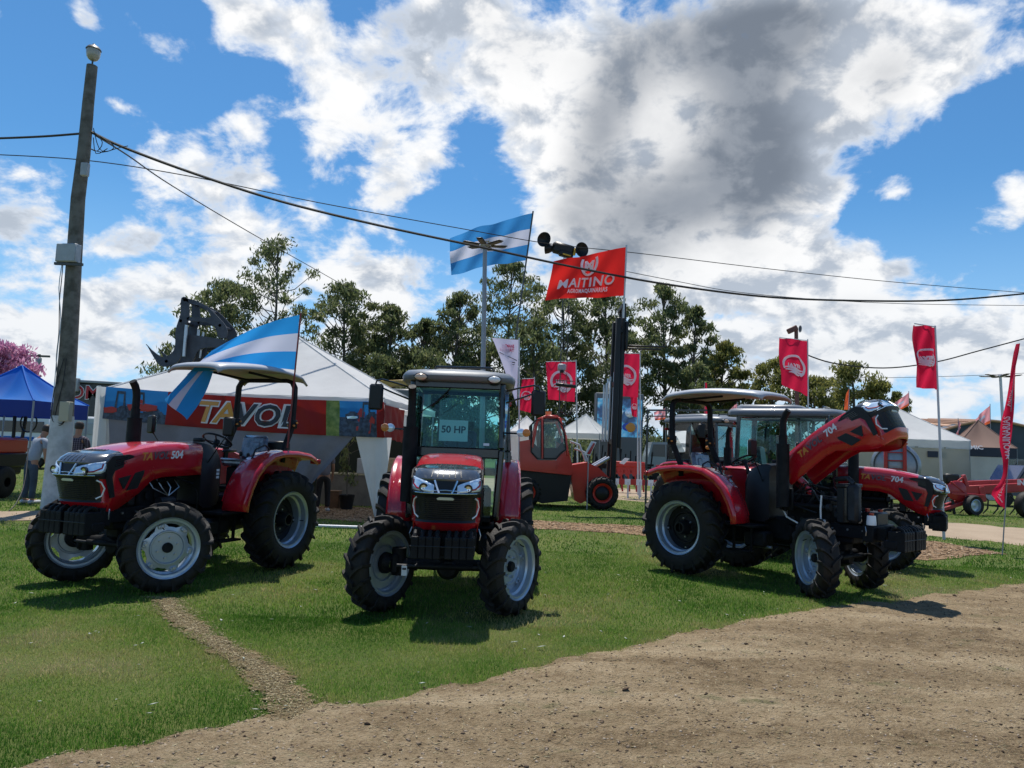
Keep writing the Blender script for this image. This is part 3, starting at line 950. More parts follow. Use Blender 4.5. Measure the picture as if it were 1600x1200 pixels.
# ------------------------------------------------------------------ tractor bodywork
def hood_group(root, number, long=0.0, raised=False, reflect_sign=False):
    PX0, PZ0 = 1.15, 1.45
    if raised:
        hd = empty('hood', (1.36, 0, 1.52), 0, root, rot=(0, -R(41), 0))
    else:
        hd = empty('hood', (PX0, 0, PZ0), 0, root)
    ms = Matrix.Translation((-PX0, 0, -PZ0))
    st = [(1.15, 1.655, .325, 1.275), (1.16, 1.66, .33, 1.27), (1.5, 1.66, .342, 1.262), (1.8, 1.645, .346, 1.255), (1.95, 1.63, .348, 1.22), (2.1, 1.605, .348, 1.10), (2.25, 1.578, .348, .985),
          (2.36, 1.553, .347, .925), (2.44, 1.538, .346, .905), (2.505, 1.52, .344, .902)]
    rows = []
    def section(hw, tz, bz, x):
        h = []
        for (fy, z) in ((.90 if bz < 1.1 else .985, bz), (.97, bz + (tz - bz) * .35), (1.0, bz + (tz - bz) * .58), (1.0, tz - .11), (.975, tz - .062), (.91, tz - .030), (.76, tz - .012), (.42, tz - .002)):
            h.append((fy * hw, z))
        pts = [(x, y, z) for y, z in h] + [(x, 0, tz)] + [(x, -y, z) for y, z in h[::-1]]
        return pts
    b = MB(); b.M = ms
    for (x, tz, hw, bz) in st:
        rows.append(section(hw, tz, bz, x + long * (x - 1.15) / 1.3))
    n = len(rows[0]); vs = [p for r_ in rows for p in r_]
    fs = []; mi = []
    for i in range(len(rows) - 1):
        for k in range(n - 1):
            fs.append((i * n + k, (i + 1) * n + k, (i + 1) * n + k + 1, i * n + k + 1))
            top = 4 <= k <= n - 6
            mi.append(1 if (i >= 7 and top) else 0)
    b.add(vs, fs); b.m = mi
    b.build('hood_shell', [RED, CAP], hd, 32, solid=.012)
    L = long
    # nose: a curved front face in bands
    zs = [.905, .93, .985, 1.0, 1.02, 1.25, 1.275, 1.285, 1.405, 1.42, 1.46, 1.505, 1.535]
    xf = [2.59, 2.63, 2.675, 2.69, 2.675, 2.735, 2.765, 2.775, 2.735, 2.74, 2.705, 2.635, 2.53]
    hwz = [.305, .312, .325, .33, .333, .342, .345, .345, .345, .344, .340, .322, .29]
    ny = 16
    def nf(t, j):
        y = (t * 2 - 1)
        w = hwz[j]
        return (xf[j] + L - .19 * abs(y) ** 3.4 * (1 if j < 10 else .9), y * w, zs[j])
    b = MB(); b.M = ms
    vs = [nf(i / ny, j) for j in range(len(zs)) for i in range(ny + 1)]
    fs = []; mi = []
    for j in range(len(zs) - 1):
        for i in range(ny):
            fs.append((j * (ny + 1) + i, j * (ny + 1) + i + 1, (j + 1) * (ny + 1) + i + 1, (j + 1) * (ny + 1) + i))
            yc = abs((i + .5) / ny * 2 - 1)
            z = (zs[j] + zs[j + 1]) / 2
            if z < 1.01: m = 0
            elif z < 1.26: m = 0 if yc > .93 else 1
            elif z < 1.41: m = 1
            else: m = 2
            mi.append(m)
    b.add(vs, fs); b.m = mi
    b.build('nose_panel', [RED, BLK, CAP], hd, 30, solid=.012)
    def front(y, z, d=0.0):
        zz = z; x = np.interp(zz, zs, xf); w = np.interp(zz, zs, hwz)
        return Vector((x + L - .19 * min(1, abs(y / w)) ** 3.4 + d, y, z))
    # grille bars
    for k in range(11):
        z = 1.045 + k * .0195
        g = MB(); g.M = ms
        hw = .27 if k > 2 else .22 + k * .018
        g.tube([front(y, z, .006) for y in np.linspace(-hw, hw, 9)], .0045, 4)
        g.build('grille_bar', BLKG, hd, 0)
    g = MB(); g.M = ms
    for k in range(23):
        y = -.264 + k * .024
        g.tube([front(y, z, .003) for z in (1.04, 1.1, 1.17, 1.24)], .003, 4)
    g.build('grille_mesh', BLKG, hd, 0)
    # side light brackets and badge
    for s in (-1, 1):
        g = MB(); g.M = ms
        g.tube([front(s * .285, 1.238, .010), front(s * .31, 1.215, .010), front(s * .322, 1.15, .010), front(s * .30, 1.07, .010), front(s * .262, 1.04, .010)], .009, 6)
        g.build('marker_strip', LAMPW, hd)
    g = MB(); g.M = ms
    pts = [front(y, z, .013) for y, z in ((-.075, 1.222), (.075, 1.222), (.085, 1.235), (.06, 1.248), (-.06, 1.248), (-.085, 1.235))]
    g.plate(pts, .01)
    g.build('badge', LABEL, hd)
    # headlamps: chrome reflector shell, dark bezel, round projector
    for s in (-1, 1):
        g = MB(); g.M = ms
        def hp(a, c, s=s):
            y = .112 + a * .228
            z0 = 1.290 + .02 * a; z1 = 1.362 + .078 * a ** .8
            if a > .97: z0 += .02
            p = front(s * min(y, .343), z0 + (z1 - z0) * c, .010)
            if y > .338: p.x -= (y - .338) * 1.5
            return p
        g.grid(hp, 14, 4, 0)
        hl = g.build('headlight', [LENS], hd, 60, solid=.008)
        g = MB(); g.M = ms
        c = front(s * .215, 1.335, .012)
        for (q0, q1, d0, d1, m_) in ((.044, .034, .002, .016, 1), (.034, .030, .004, .012, 0)):
            g.lathe([(.001, c.x + d0 + .004), (q1 * .6, c.x + d0 + .008), (q1, c.x + d1), (q0, c.x + d1), (q0, c.x - .01)], 20, 'X', (0, c.y, c.z), mi=m_)
        g.build('projector', [CHROME, BLKG], hl)
        g = MB(); g.M = ms
        g.tube([hp(.45, .2) + Vector((.008, 0, 0)), hp(.75, .2) + Vector((.008, 0, 0)), hp(.93, .45) + Vector((.008, 0, 0)), hp(.93, .8) + Vector((.008, 0, 0))], .009, 6)
        g.build('turn_lamp', REDLENS, hl)
        g = MB(); g.M = ms
        g.tube([front(s * .062, 1.288, .014), front(s * .088, 1.35, .012), front(s * .11, 1.408, .012)], .011, 6)
        g.build('chrome_trim', CHROME, hd)
    g = MB(); g.M = ms
    g.tube([front(y, 1.318 - .006 * abs(y) * 10, .014) for y in (-.24, -.12, 0, .12, .24)], .005, 6)
    g.tube([front(y, 1.286, .016) for y in (-.30, -.2, -.1, 0, .1, .2, .30)], .006, 6)
    g.build('chrome_trim', CHROME, hd)
    # ribs on the grey cap and the intake grille on top
    for k in range(6):
        y = -.125 + k * .05
        g = MB(); g.M = ms
        g.tube([front(y * 1.15, 1.432, .004), front(y * 1.1, 1.47, .005), front(y * 1.05, 1.508, .004), Vector((2.46 + L, y, 1.538)), Vector((2.36 + L, y * .95, 1.556))], .0075, 6)
        g.build('cap_slot', BLK, hd)
    g = MB(); g.M = ms
    g.prism([(2.02 + L, -.17), (2.17 + L, -.20), (2.17 + L, .20), (2.02 + L, .17)], 'XY', 0, .006)
    g.v = [(x, y, z + 1.617 - (x + PX0 - 2.02 - L) * .215 if True else z) for x, y, z in g.v]
    g.build('top_intake', BLK, hd)
    # side details on both flanks
    for s in (-1, 1):
        yo = s * .349
        def side(poly, th=.006):
            g = MB(); g.M = ms
            g.prism([(x + L, z) for x, z in poly], 'XZ', yo - s * .012, yo + s * th)
            return g
        side([(2.20, 1.31), (2.07, 1.34), (2.075, 1.30), (2.15, 1.14), (2.29, 1.12)]).build('side_vent', BLK, hd)
        side([(2.42, 1.255), (2.25, 1.29), (2.33, 1.14), (2.345, 1.14)]).build('side_vent', BLK, hd)
        side([(2.22, 1.50), (2.30, 1.40), (2.47, 1.335), (2.495, 1.27), (2.445, 1.055), (2.50, 1.045), (2.575, 1.27), (2.575, 1.42), (2.51, 1.495), (2.30, 1.515)], .004).build('side_trim', BLK, hd)
        for q in range(4):
            g = MB(); g.M = ms
            g.bar((2.30 + L + q * .015, yo + s * .006, 1.485 - q * .022), (2.47 + L, yo + s * .006, 1.450 - q * .022), .008, .006)
            g.build('louvre', BLKG, hd)
        # lettering reads correctly from its own side
        fl = -1 if s > 0 else 1
        def tx(x0, z0, slope):
            def f(x, y):
                X = x0 + fl * x
                Z = z0 + y + slope * (X - x0)
                return (X + L * .6, s * .3575, Z)
            return f
        g = MB(); g.M = ms
        tw = text_w('TAVOL', size=.118, shear=.25, off=.004, spacing=1.05)
        xs = 2.13 if s > 0 else 1.50
        put_text(g, 'TA', tx(xs, 1.452 if s > 0 else 1.46, -.05), 0, size=.118, shear=.25, off=.004, spacing=1.05)
        wta = text_w('TA', size=.118, shear=.25, off=.004, spacing=1.05) + .006
        put_text(g, 'VOL', lambda x, y, f=tx(xs, 1.452 if s > 0 else 1.46, -.05): f(x + wta, y), 1, size=.118, shear=.25, off=.004, spacing=1.05)
        put_text(g, number, tx(1.70 if s > 0 else 1.97, 1.470 if s > 0 else 1.435, -.05), 2, size=.125, shear=.12, off=.004)
        g.build('lettering', [GOLD, DECAL, WHITE], hd, 0)
    return hd


def fender(root, s, style='rops'):
    path = [(-.64, 1.455), (-.58, 1.495), (-.40, 1.55), (-.1, 1.585), (.2, 1.585), (.42, 1.55), (.62, 1.45), (.77, 1.31), (.88, 1.13), (.945, .96), (.965, .83)]
    rings = []
    for i, (x, z) in enumerate(path):
        a = Vector(path[max(i - 1, 0)]); c = Vector(path[min(i + 1, len(path) - 1)])
        t = (c - a).normalized(); nrm = Vector((-t.y, t.x))
        yo = (.86 if i > 1 else .83) if style == 'rops' else .80
        prof = [(.50, -.20), (.50, -.03), (.53, 0), (.70, .010), (yo - .07, -.002), (yo - .05, -.004), (yo - .02, .0), (yo, -.02), (yo + .005, -.075)]
        rings.append([(x + nrm.x * d, s * y, z + nrm.y * d) for y, d in prof])
    b = MB(); b.loft(rings, closed=False)
    # inner plate towards the seat
    f = b.build('fender', RED, root, 45, solid=.014)
    b = MB()
    poly = [(x, z - .02) for x, z in path[1:-1]] + [(.70, .86), (.45, .95), (.1, 1.05), (-.3, 1.08)]
    b.prism(poly, 'XZ', s * .492, s * .504)
    b.build('inner_panel', RED if style == 'rops' else BLK, f, 30)
    b = MB()
    b.box((-.655, s * .76, 1.44), (.05, .16, .07), None, .01, 0)
    b.build('tail_lamp', [REDLENS], f)
    return f


def chassis(root, WB=2.0, exposed=False, long=0.0, bx=2.78):
    b = MB()
    b.box((.15, 0, .72), (.95, .34, .42), None, .05)                # gearbox and rear axle housing
    b.box((.95, 0, .76), (.9, .28, .34), None, .04)
    b.cyl((0, -.62, .66), (0, .62, .66), .115, n=16)
    b.cyl((0, -.55, .66), (0, -.40, .66), .19, n=20); b.cyl((0, .40, .66), (0, .55, .66), .19, n=20)
    b.box((.4, 0, .94), (.7, .5, .1), None, .02)
    b.build('gearbox', IRON, root)
    b = MB()
    b.box((1.62, 0, .98), (.62, .30, .34), None, .03)               # engine block
    b.box((1.62, 0, 1.20), (.60, .24, .12), None, .02)
    b.box((1.62, 0, .74), (.60, .22, .18), None, .04)
    for k in range(4):
        x = 1.42 + k * .135
        b.cyl((x, .12, 1.26), (x, .12, 1.31), .026, n=8, mi=1)
        b.tube([(x, -.13, 1.19), (x + .02, -.20, 1.17), (x + .03, -.24, 1.12)], .022, 8)
        b.tube([(x, .16, 1.22), (x - .03, .22, 1.12), (1.55, .22, 1.02)], .007, 5, mi=2)
        b.box((x, .165, 1.03), (.06, .03, .10), None, .01)
        b.cyl((x, -.16, .93), (x, -.185, .93), .03, n=10, mi=1)
    b.tube([(1.36, -.24, 1.12), (1.6, -.25, 1.12), (1.9, -.24, 1.12)], .034, 8)
    b.cyl((1.50, .24, .96), (1.72, .24, .96), .055, n=14, mi=1)     # filters
    b.cyl((1.50, .20, .80), (1.50, .20, .95), .045, n=14, mi=3)
    b.cyl((1.62, .21, .80), (1.62, .21, .95), .045, n=14, mi=0)
    b.cyl((1.80, -.22, .90), (1.92, -.22, .90), .07, n=16, mi=1)    # alternator
    b.lathe([(.001, 2.0), (.09, 2.0), (.10, 1.985), (.10, 1.965)], 18, 'X', (0, 0, 1.02), mi=1)
    b.cyl((1.93, -.22, 1.12), (1.98, -.22, 1.12), .05, n=14, mi=1)
    b.tube([(1.98, -.05, 1.3), (1.9, .0, 1.36), (1.7, .0, 1.36)], .03, 8)
    b.tube([(1.55, -.28, .88), (1.4, -.30, .95), (1.25, -.28, 1.2)], .012, 6, mi=4)
    b.tube([(1.75, .25, 1.2), (1.5, .27, 1.23), (1.2, .26, 1.15)], .014, 6)
    b.build('engine', [IRON, IRON2, STEEL, AMBER if False else IRON2, LAMPW], root)
    b = MB()
    b.box((2.12 + long, 0, 1.17), (.10, .50, .46), None, .01)
    for k in range(10):
        b.box((2.175 + long, 0, .98 + k * .042), (.01, .46, .006), None, 0, 1)
    b.box((2.12 + long, 0, 1.42), (.13, .52, .05), None, .012)
    b.build('radiator', [BLK, IRON2], root)
    if exposed:
        b = MB()
        b.box((2.28, -.21, 1.20), (.16, .14, .50), None, .04)
        b.tube([(2.28, -.21, 1.45), (2.2, -.2, 1.52), (2.0, -.12, 1.5)], .035, 8)
        b.build('air_filter', IRON2, root)
        b = MB(); b.box((2.42, .08, 1.0), (.2, .34, .2), None, .02); b.cyl((2.36, 0, 1.1), (2.36, 0, 1.14), .03, n=10, mi=1); b.cyl((2.46, .15, 1.1), (2.46, .15, 1.13), .03, n=10, mi=1)
        b.build('battery', [BLK, REDLENS], root)
        b = MB(); b.lathe([(.001, 1.07), (.05, 1.07), (.06, .99), (.06, .95)], 16, 'Z', (2.52, -.25, 0)); b.cyl((2.52, -.25, 1.07), (2.52, -.25, 1.10), .03, n=10, mi=1)
        b.build('washer_bottle', [LAMPW, REDLENS], root)
        b = MB(); b.tube([(1.9, -.33, .93), (1.9, -.34, 1.1), (1.91, -.335, 1.28)], .012, 6); b.cyl((1.88, -.34, .94), (1.96, -.34, .94), .026, n=8)
        b.build('hydraulic_pipe', LAMPW, root)
        rr = random.Random(5)
        b = MB()
        for k in range(12):
            x0 = rr.uniform(1.2, 1.6); z0 = rr.uniform(1.0, 1.35); x1 = x0 + rr.uniform(.2, .6); z1 = rr.uniform(.95, 1.4); y0 = rr.choice((-1, 1)) * rr.uniform(.12, .27)
            b.tube([(x0, y0, z0), ((x0 + x1) / 2, y0 * 1.1, max(z0, z1) + .05), (x1, y0, z1)], rr.choice((.008, .012, .018)), 6, mi=rr.choice((0, 0, 1)))
        b.build('hoses', [BLK, IRON2], root)
    b = MB()                                                         # front frame
    for s in (-1, 1):
        b.box((2.1, s * .19, .84), (1.15, .03, .16), None, .006)
        b.box((1.75, s * .215, .86), (.3, .02, .10), None, .006)
        for k in range(4):
            b.cyl((1.8 + k * .2, s * .205, .86), (1.8 + k * .2, s * .225, .86), .014, n=6, mi=1)
    b.box((2.50 + long, 0, .84), (.14, .62, .20), None, .01)
    b.build('front_frame', [IRON, STEEL], root)
    b = MB()                                                         # front axle
    b.tube([(WB, -.52, .50), (WB, -.3, .50), (WB, -.12, .52), (WB, .12, .52), (WB, .3, .50), (WB, .52, .50)], [.06, .06, .085, .085, .06, .06], 12)
    b.lathe([(.001, -.14), (.08, -.12), (.125, 0), (.08, .12), (.001, .14)], 16, 'X', (WB + .02, .02, .47))
    b.box((WB, 0, .62), (.24, .2, .12), None, .02)
    b.box((WB, 0, .72), (.5, .34, .1), None, .02)
    b.cyl((WB - .9, .02, .56), (WB, .02, .52), .03, n=8)
    for s in (-1, 1):
        b.cyl((WB, s * .50, .38), (WB, s * .50, .66), .075, n=14)
        b.box((WB + .02, s * .53, .50), (.16, .10, .22), None, .03)
    b.tube([(WB + .16, -.50, .50), (WB + .14, 0, .49), (WB + .16, .50, .50)], .016, 8, mi=1)
    b.tube([(WB + .16, -.30, .50), (WB + .16, .28, .50)], .03, 10)
    b.build('front_axle', [IRON, IRON2], root)
    wr = empty('ballast', (bx + long, 0, .80), 0, root)
    wr.scale = (1, .92, .86) if bx == 2.74 else (1, 1, 1)
    b = MB(); b.box((0, 0, -.06), (.16, .66, .1), None, .01); b.build('weight_bracket', IRON, wr)
    me = MB()
    me.box((.04, 0, -.03), (.20, .0735, .24), None, .008)
    me.tube([(-.03, 0, .08), (-.01, 0, .125), (.05, 0, .135), (.10, 0, .11), (.128, 0, .05)], .022, 6)
    wme = me.mesh('weight', IRON, 35)
    for k in range(8):
        inst('weight', wme, wr, (.03, -.262 + k * .075 + (.022 if k > 3 else -.022), .015))
    b = MB(); b.cyl((.172, -.33, .0), (.172, .33, .0), .006, n=6); b.build('clamp_rod', IRON2, wr)
    # footplates, steps, tank
    for s in (-1, 1):
        b = MB()
        b.box((.82, s * .46, .80), (.62, .42, .03), None, .004)
        b.box((1.0, s * .52, .62), (.03, .03, .36)); b.box((.72, s * .52, .62), (.03, .03, .36))
        b.box((.86, s * .56, .45), (.34, .14, .025), None, .004)
        b.build('footstep', IRON, root)
    b = MB()
    b.box((1.02, .40, .62), (.46, .26, .24), None, .05)
    b.build('fuel_tank', BLK, root)
    b = MB()
    b.box((1.02, -.38, .62), (.34, .24, .22), None, .03); b.cyl((.9, -.42, .52), (1.25, -.42, .52), .02, n=8, mi=1)
    b.build('battery_box', [IRON, STEEL], root)
    for s in (-1, 1):      # lower links and hitch
        b = MB()
        b.bar((-.15, s * .24, .45), (-1.0, s * .36, .50), .03, .07, .005)
        b.bar((-.25, s * .30, .95), (-.75, s * .34, .52), .03, .03, .004)
        b.bar((-.05, s * .26, 1.05), (-.50, s * .30, 1.02), .05, .06, .006)
        b.build('lower_link', IRON, root)
    b = MB(); b.bar((-.3, 0, .92), (-1.05, 0, .80), .05, .05, .008); b.box((-.55, 0, .45), (.7, .07, .04), None, .006); b.build('drawbar', IRON, root)
    b = MB()
    b.tube([(1.25, .34, 1.1), (1.22, .35, 1.02), (1.20, .34, .85)], .01, 6)
    b.tube([(2.48 + long, .33, .93), (2.50 + long, .35, .87), (2.49 + long, .34, .82)], .006, 5, mi=1)
    b.tube([(2.48 + long, -.33, .93), (2.50 + long, -.35, .87), (2.49 + long, -.34, .82)], .006, 5, mi=1)
    b.build('hood_latch', [IRON, STEEL], root)


def muffler(root):
    b = MB()
    b.cyl((1.45, -.50, 1.10), (1.45, -.50, 1.93), .085, n=18)
    b.cyl((1.45, -.50, 1.93), (1.45, -.50, 1.945), .09, n=18)
    b.tube([(1.45, -.50, 1.94), (1.45, -.50, 2.06)], .056, 14)
    b.tube([(1.45, -.50, 2.05), (1.45, -.50, 2.22), (1.462, -.50, 2.29), (1.49, -.50, 2.35), (1.53, -.50, 2.40)], [.046, .046, .046, .046, .044], 14)
    b.tube([(1.40, -.25, 1.12), (1.42, -.38, 1.06), (1.45, -.50, 1.12)], .035, 10)
    b.box((1.45, -.40, 1.2), (.2, .04, .3), None, .01)
    b.build('exhaust', IRON, root)


def mirror(root, p, s, w=.15, h=.24):
    b = MB()
    b.box((0, 0, 0), (.055, w, h), None, .022)
    b.box((-.029, 0, 0), (.004, w * .82, h * .86), None, 0, 1)
    m = b.build('mirror', [BLK, CHROME], root)
    m.location = p; m.rotation_euler = (0, 0, s * R(14))
    return m


def rops_tractor(name, label, pose, number, steer, raised=False, rearR=.66):
    x, y, a = pose
    # local +X is forward: forward on the ground is (sin a, -cos a)
    root = thing(name, label, 'tractor', (x, y, 0), a - PI / 2, 'show tractors on the lawn')
    WB = 2.0
    chassis(root, WB, raised, 0, 2.78 if raised else 2.60)
    hood_group(root, number, 0, raised)
    muffler(root)
    for s in (-1, 1):
        fender(root, s)
        wheel(root, 'rear_wheel', rearR, .36, rearR * .545, 20, 'rear', (0, s * .72, rearR), s, 0, .2 * s + x)
        wheel(root, 'front_wheel', .50, .26, .315, 17, 'flush' if not raised else 'deep', (WB, s * .675, .50), s, steer, .5 * s + y)
    # dash and console
    b = MB()
    rings = []
    for (X, hw, z0, z1) in ((.72, .25, .95, 1.50), (.80, .29, .88, 1.60), (.95, .315, .85, 1.66), (1.06, .318, .85, 1.68), (1.14, .315, .9, 1.66)):
        rings.append([(X, -hw, z0), (X, -hw, z1 - .12), (X, -hw * .8, z1 - .02), (X, 0, z1), (X, hw * .8, z1 - .02), (X, hw, z1 - .12), (X, hw, z0)])
    b.loft(rings)
    b.box((1.0, .12, 1.70), (.10, .12, .05), None, .01)
    d = b.build('dashboard', BLK, root, 50)
    g = MB()
    for k in range(3):
        g.box((.85 + .0 * k, .3225, 1.32 - .045 * k), (.05, .004, .03), None, 0)
    g.build('warning_label', WHITE, d)
    b = MB()
    tl = Matrix.Rotation(R(-28), 3, 'Y')
    c = Vector((.53, 0, 1.70))
    ring = [c + tl @ Vector((.19 * math.cos(t), .19 * math.sin(t), 0)) for t in np.linspace(0, 2 * PI, 25)]
    b.tube(ring, .014, 8, False)
    for t in (0.5, 2.6, 4.7):
        b.tube([c + tl @ Vector((.18 * math.cos(t), .18 * math.sin(t), 0)), c + tl @ Vector((0, 0, -.03))], .009, 6)
    b.cyl(c + tl @ Vector((0, 0, -.06)), c + tl @ Vector((0, 0, 0)), .04, n=12)
    b.cyl(c + tl @ Vector((0, 0, -.3)), c, .025, n=10)
    b.build('steering_wheel', BLK, root)
    st = empty('seat', (0, 0, 0), 0, root)
    b = MB()
    b.box((-.02, 0, 1.39), (.44, .46, .11), (0, R(-4), 0), .04)
    b.box((.12, 0, 1.43), (.2, .44, .04), (0, R(-6), 0), .02)
    b.build('cushion', PLASTIC, st)
    b = MB()
    b.box((-.23, 0, 1.60), (.10, .44, .38), (0, R(-12), 0), .045)
    b.box((-.19, 0, 1.58), (.06, .30, .26), (0, R(-12), 0), .028)
    b.build('backrest', PLASTIC, st)
    b = MB(); b.box((0, 0, 1.2), (.3, .3, .28), None, .02); b.box((-.05, 0, 1.05), (.5, .6, .04), None, .01); b.build('seat_base', IRON, st)
    b = MB(); b.box((-.42, .28, 1.64), (.18, .3, .16), None, .03); b.build('tool_box', BLK, root)
    for s in (-1, 1):
        b = MB(); b.bar((-.22, s * .30, 1.56), (.06, s * .30, 1.55), .055, .045, .018); b.build('armrest', SEATM, st)
        b = MB(); b.tube([(.22, s * .62, 1.50), (.25, s * .62, 1.62), (.33, s * .62, 1.66), (.52, s * .62, 1.60), (.60, s * .62, 1.44)], .013, 8); b.build('grab_handle', BLK, root)
        mirror(root, (1.06, s * .62, 1.88), s)
        b = MB(); b.tube([(1.04, s * .32, 1.42), (1.04, s * .45, 1.60), (1.05, s * .60, 1.78)], .008, 6); b.build('mirror_arm', BLK, root)
    for (X, Y, Z, mm) in ((.42, -.34, 1.56, REDLENS), (.34, -.38, 1.60, REDLENS), (.46, .34, 1.52, BLK), (.36, .38, 1.50, BLK)):
        b = MB(); b.tube([(X - .03, Y, 1.0), (X, Y, Z)], .008, 6); b.lathe([(.001, Z + .05), (.02, Z + .04), (.024, Z + .01), (.012, Z - .02)], 10, 'Z', (X, Y, 0), mi=1)
        b.build('gear_lever', [STEEL, mm], root)
    # roll bar and canopy
    b = MB()
    path = []
    for s in (1, -1):
        q = [(-.22, s * .50, 1.42), (-.24, s * .50, 1.60), (-.40, s * .50, 1.92), (-.42, s * .50, 2.35), (-.42, s * .495, 2.50), (-.42, s * .45, 2.575), (-.42, s * .36, 2.60)]
        path += q if s > 0 else q[::-1]
    rings = []
    for i, p in enumerate(path):
        p = Vector(p); a_ = Vector(path[max(i - 1, 0)]); c_ = Vector(path[min(i + 1, len(path) - 1)])
        t = (c_ - a_).normalized()
        xx = Vector((1, 0, 0)); xx = (xx - t * xx.dot(t)).normalized(); yy = t.cross(xx)
        rings.append([tuple(p + xx * u_ * .042 + yy * v_ * .028) for u_, v_ in ((-1, -.6), (-.8, -1), (.8, -1), (1, -.6), (1, .6), (.8, 1), (-.8, 1), (-1, .6))])
    b.loft(rings)
    for s in (-1, 1):
        b.box((-.415, s * .50, 1.97), (.13, .075, .13), None, .01)
        b.cyl((-.45, s * .44, 1.99), (-.45, s * .56, 1.99), .014, n=6, mi=1); b.cyl((-.38, s * .44, 1.95), (-.38, s * .56, 1.95), .014, n=6, mi=1)
    b.bar((-.42, -.3, 2.60), (.35, -.3, 2.64), .04, .03, .005); b.bar((-.42, .3, 2.60), (.35, .3, 2.64), .04, .03, .005)
    b.build('roll_bar', [IRON, GOLD], root, 50)
    b = MB()
    x0, x1 = -.62, 1.07
    def canopy(u, v, lift=0.0):
        X = x0 + (x1 - x0) * u; s_ = v * 2 - 1
        hw = .60 - .05 * abs(2 * u - .9) ** 3 - .13 * max(0, u - .35) / .65
        z = 2.645 + .075 * math.sin(PI * min(1, u * .95 + .05)) - .03 * (u < .05)
        z += .035 * (1 - abs(s_) ** 3)
        e = max(abs(s_) - .86, 0) / .14
        z -= .045 * e ** 1.5
        en = max(.06 - u, u - .94, 0) / .06
        z -= .04 * en ** 1.5
        return (X, s_ * hw, z)
    b.grid(canopy, 24, 20)
    b.build('canopy', ROOFW, root, 60, solid=.03)
    return root


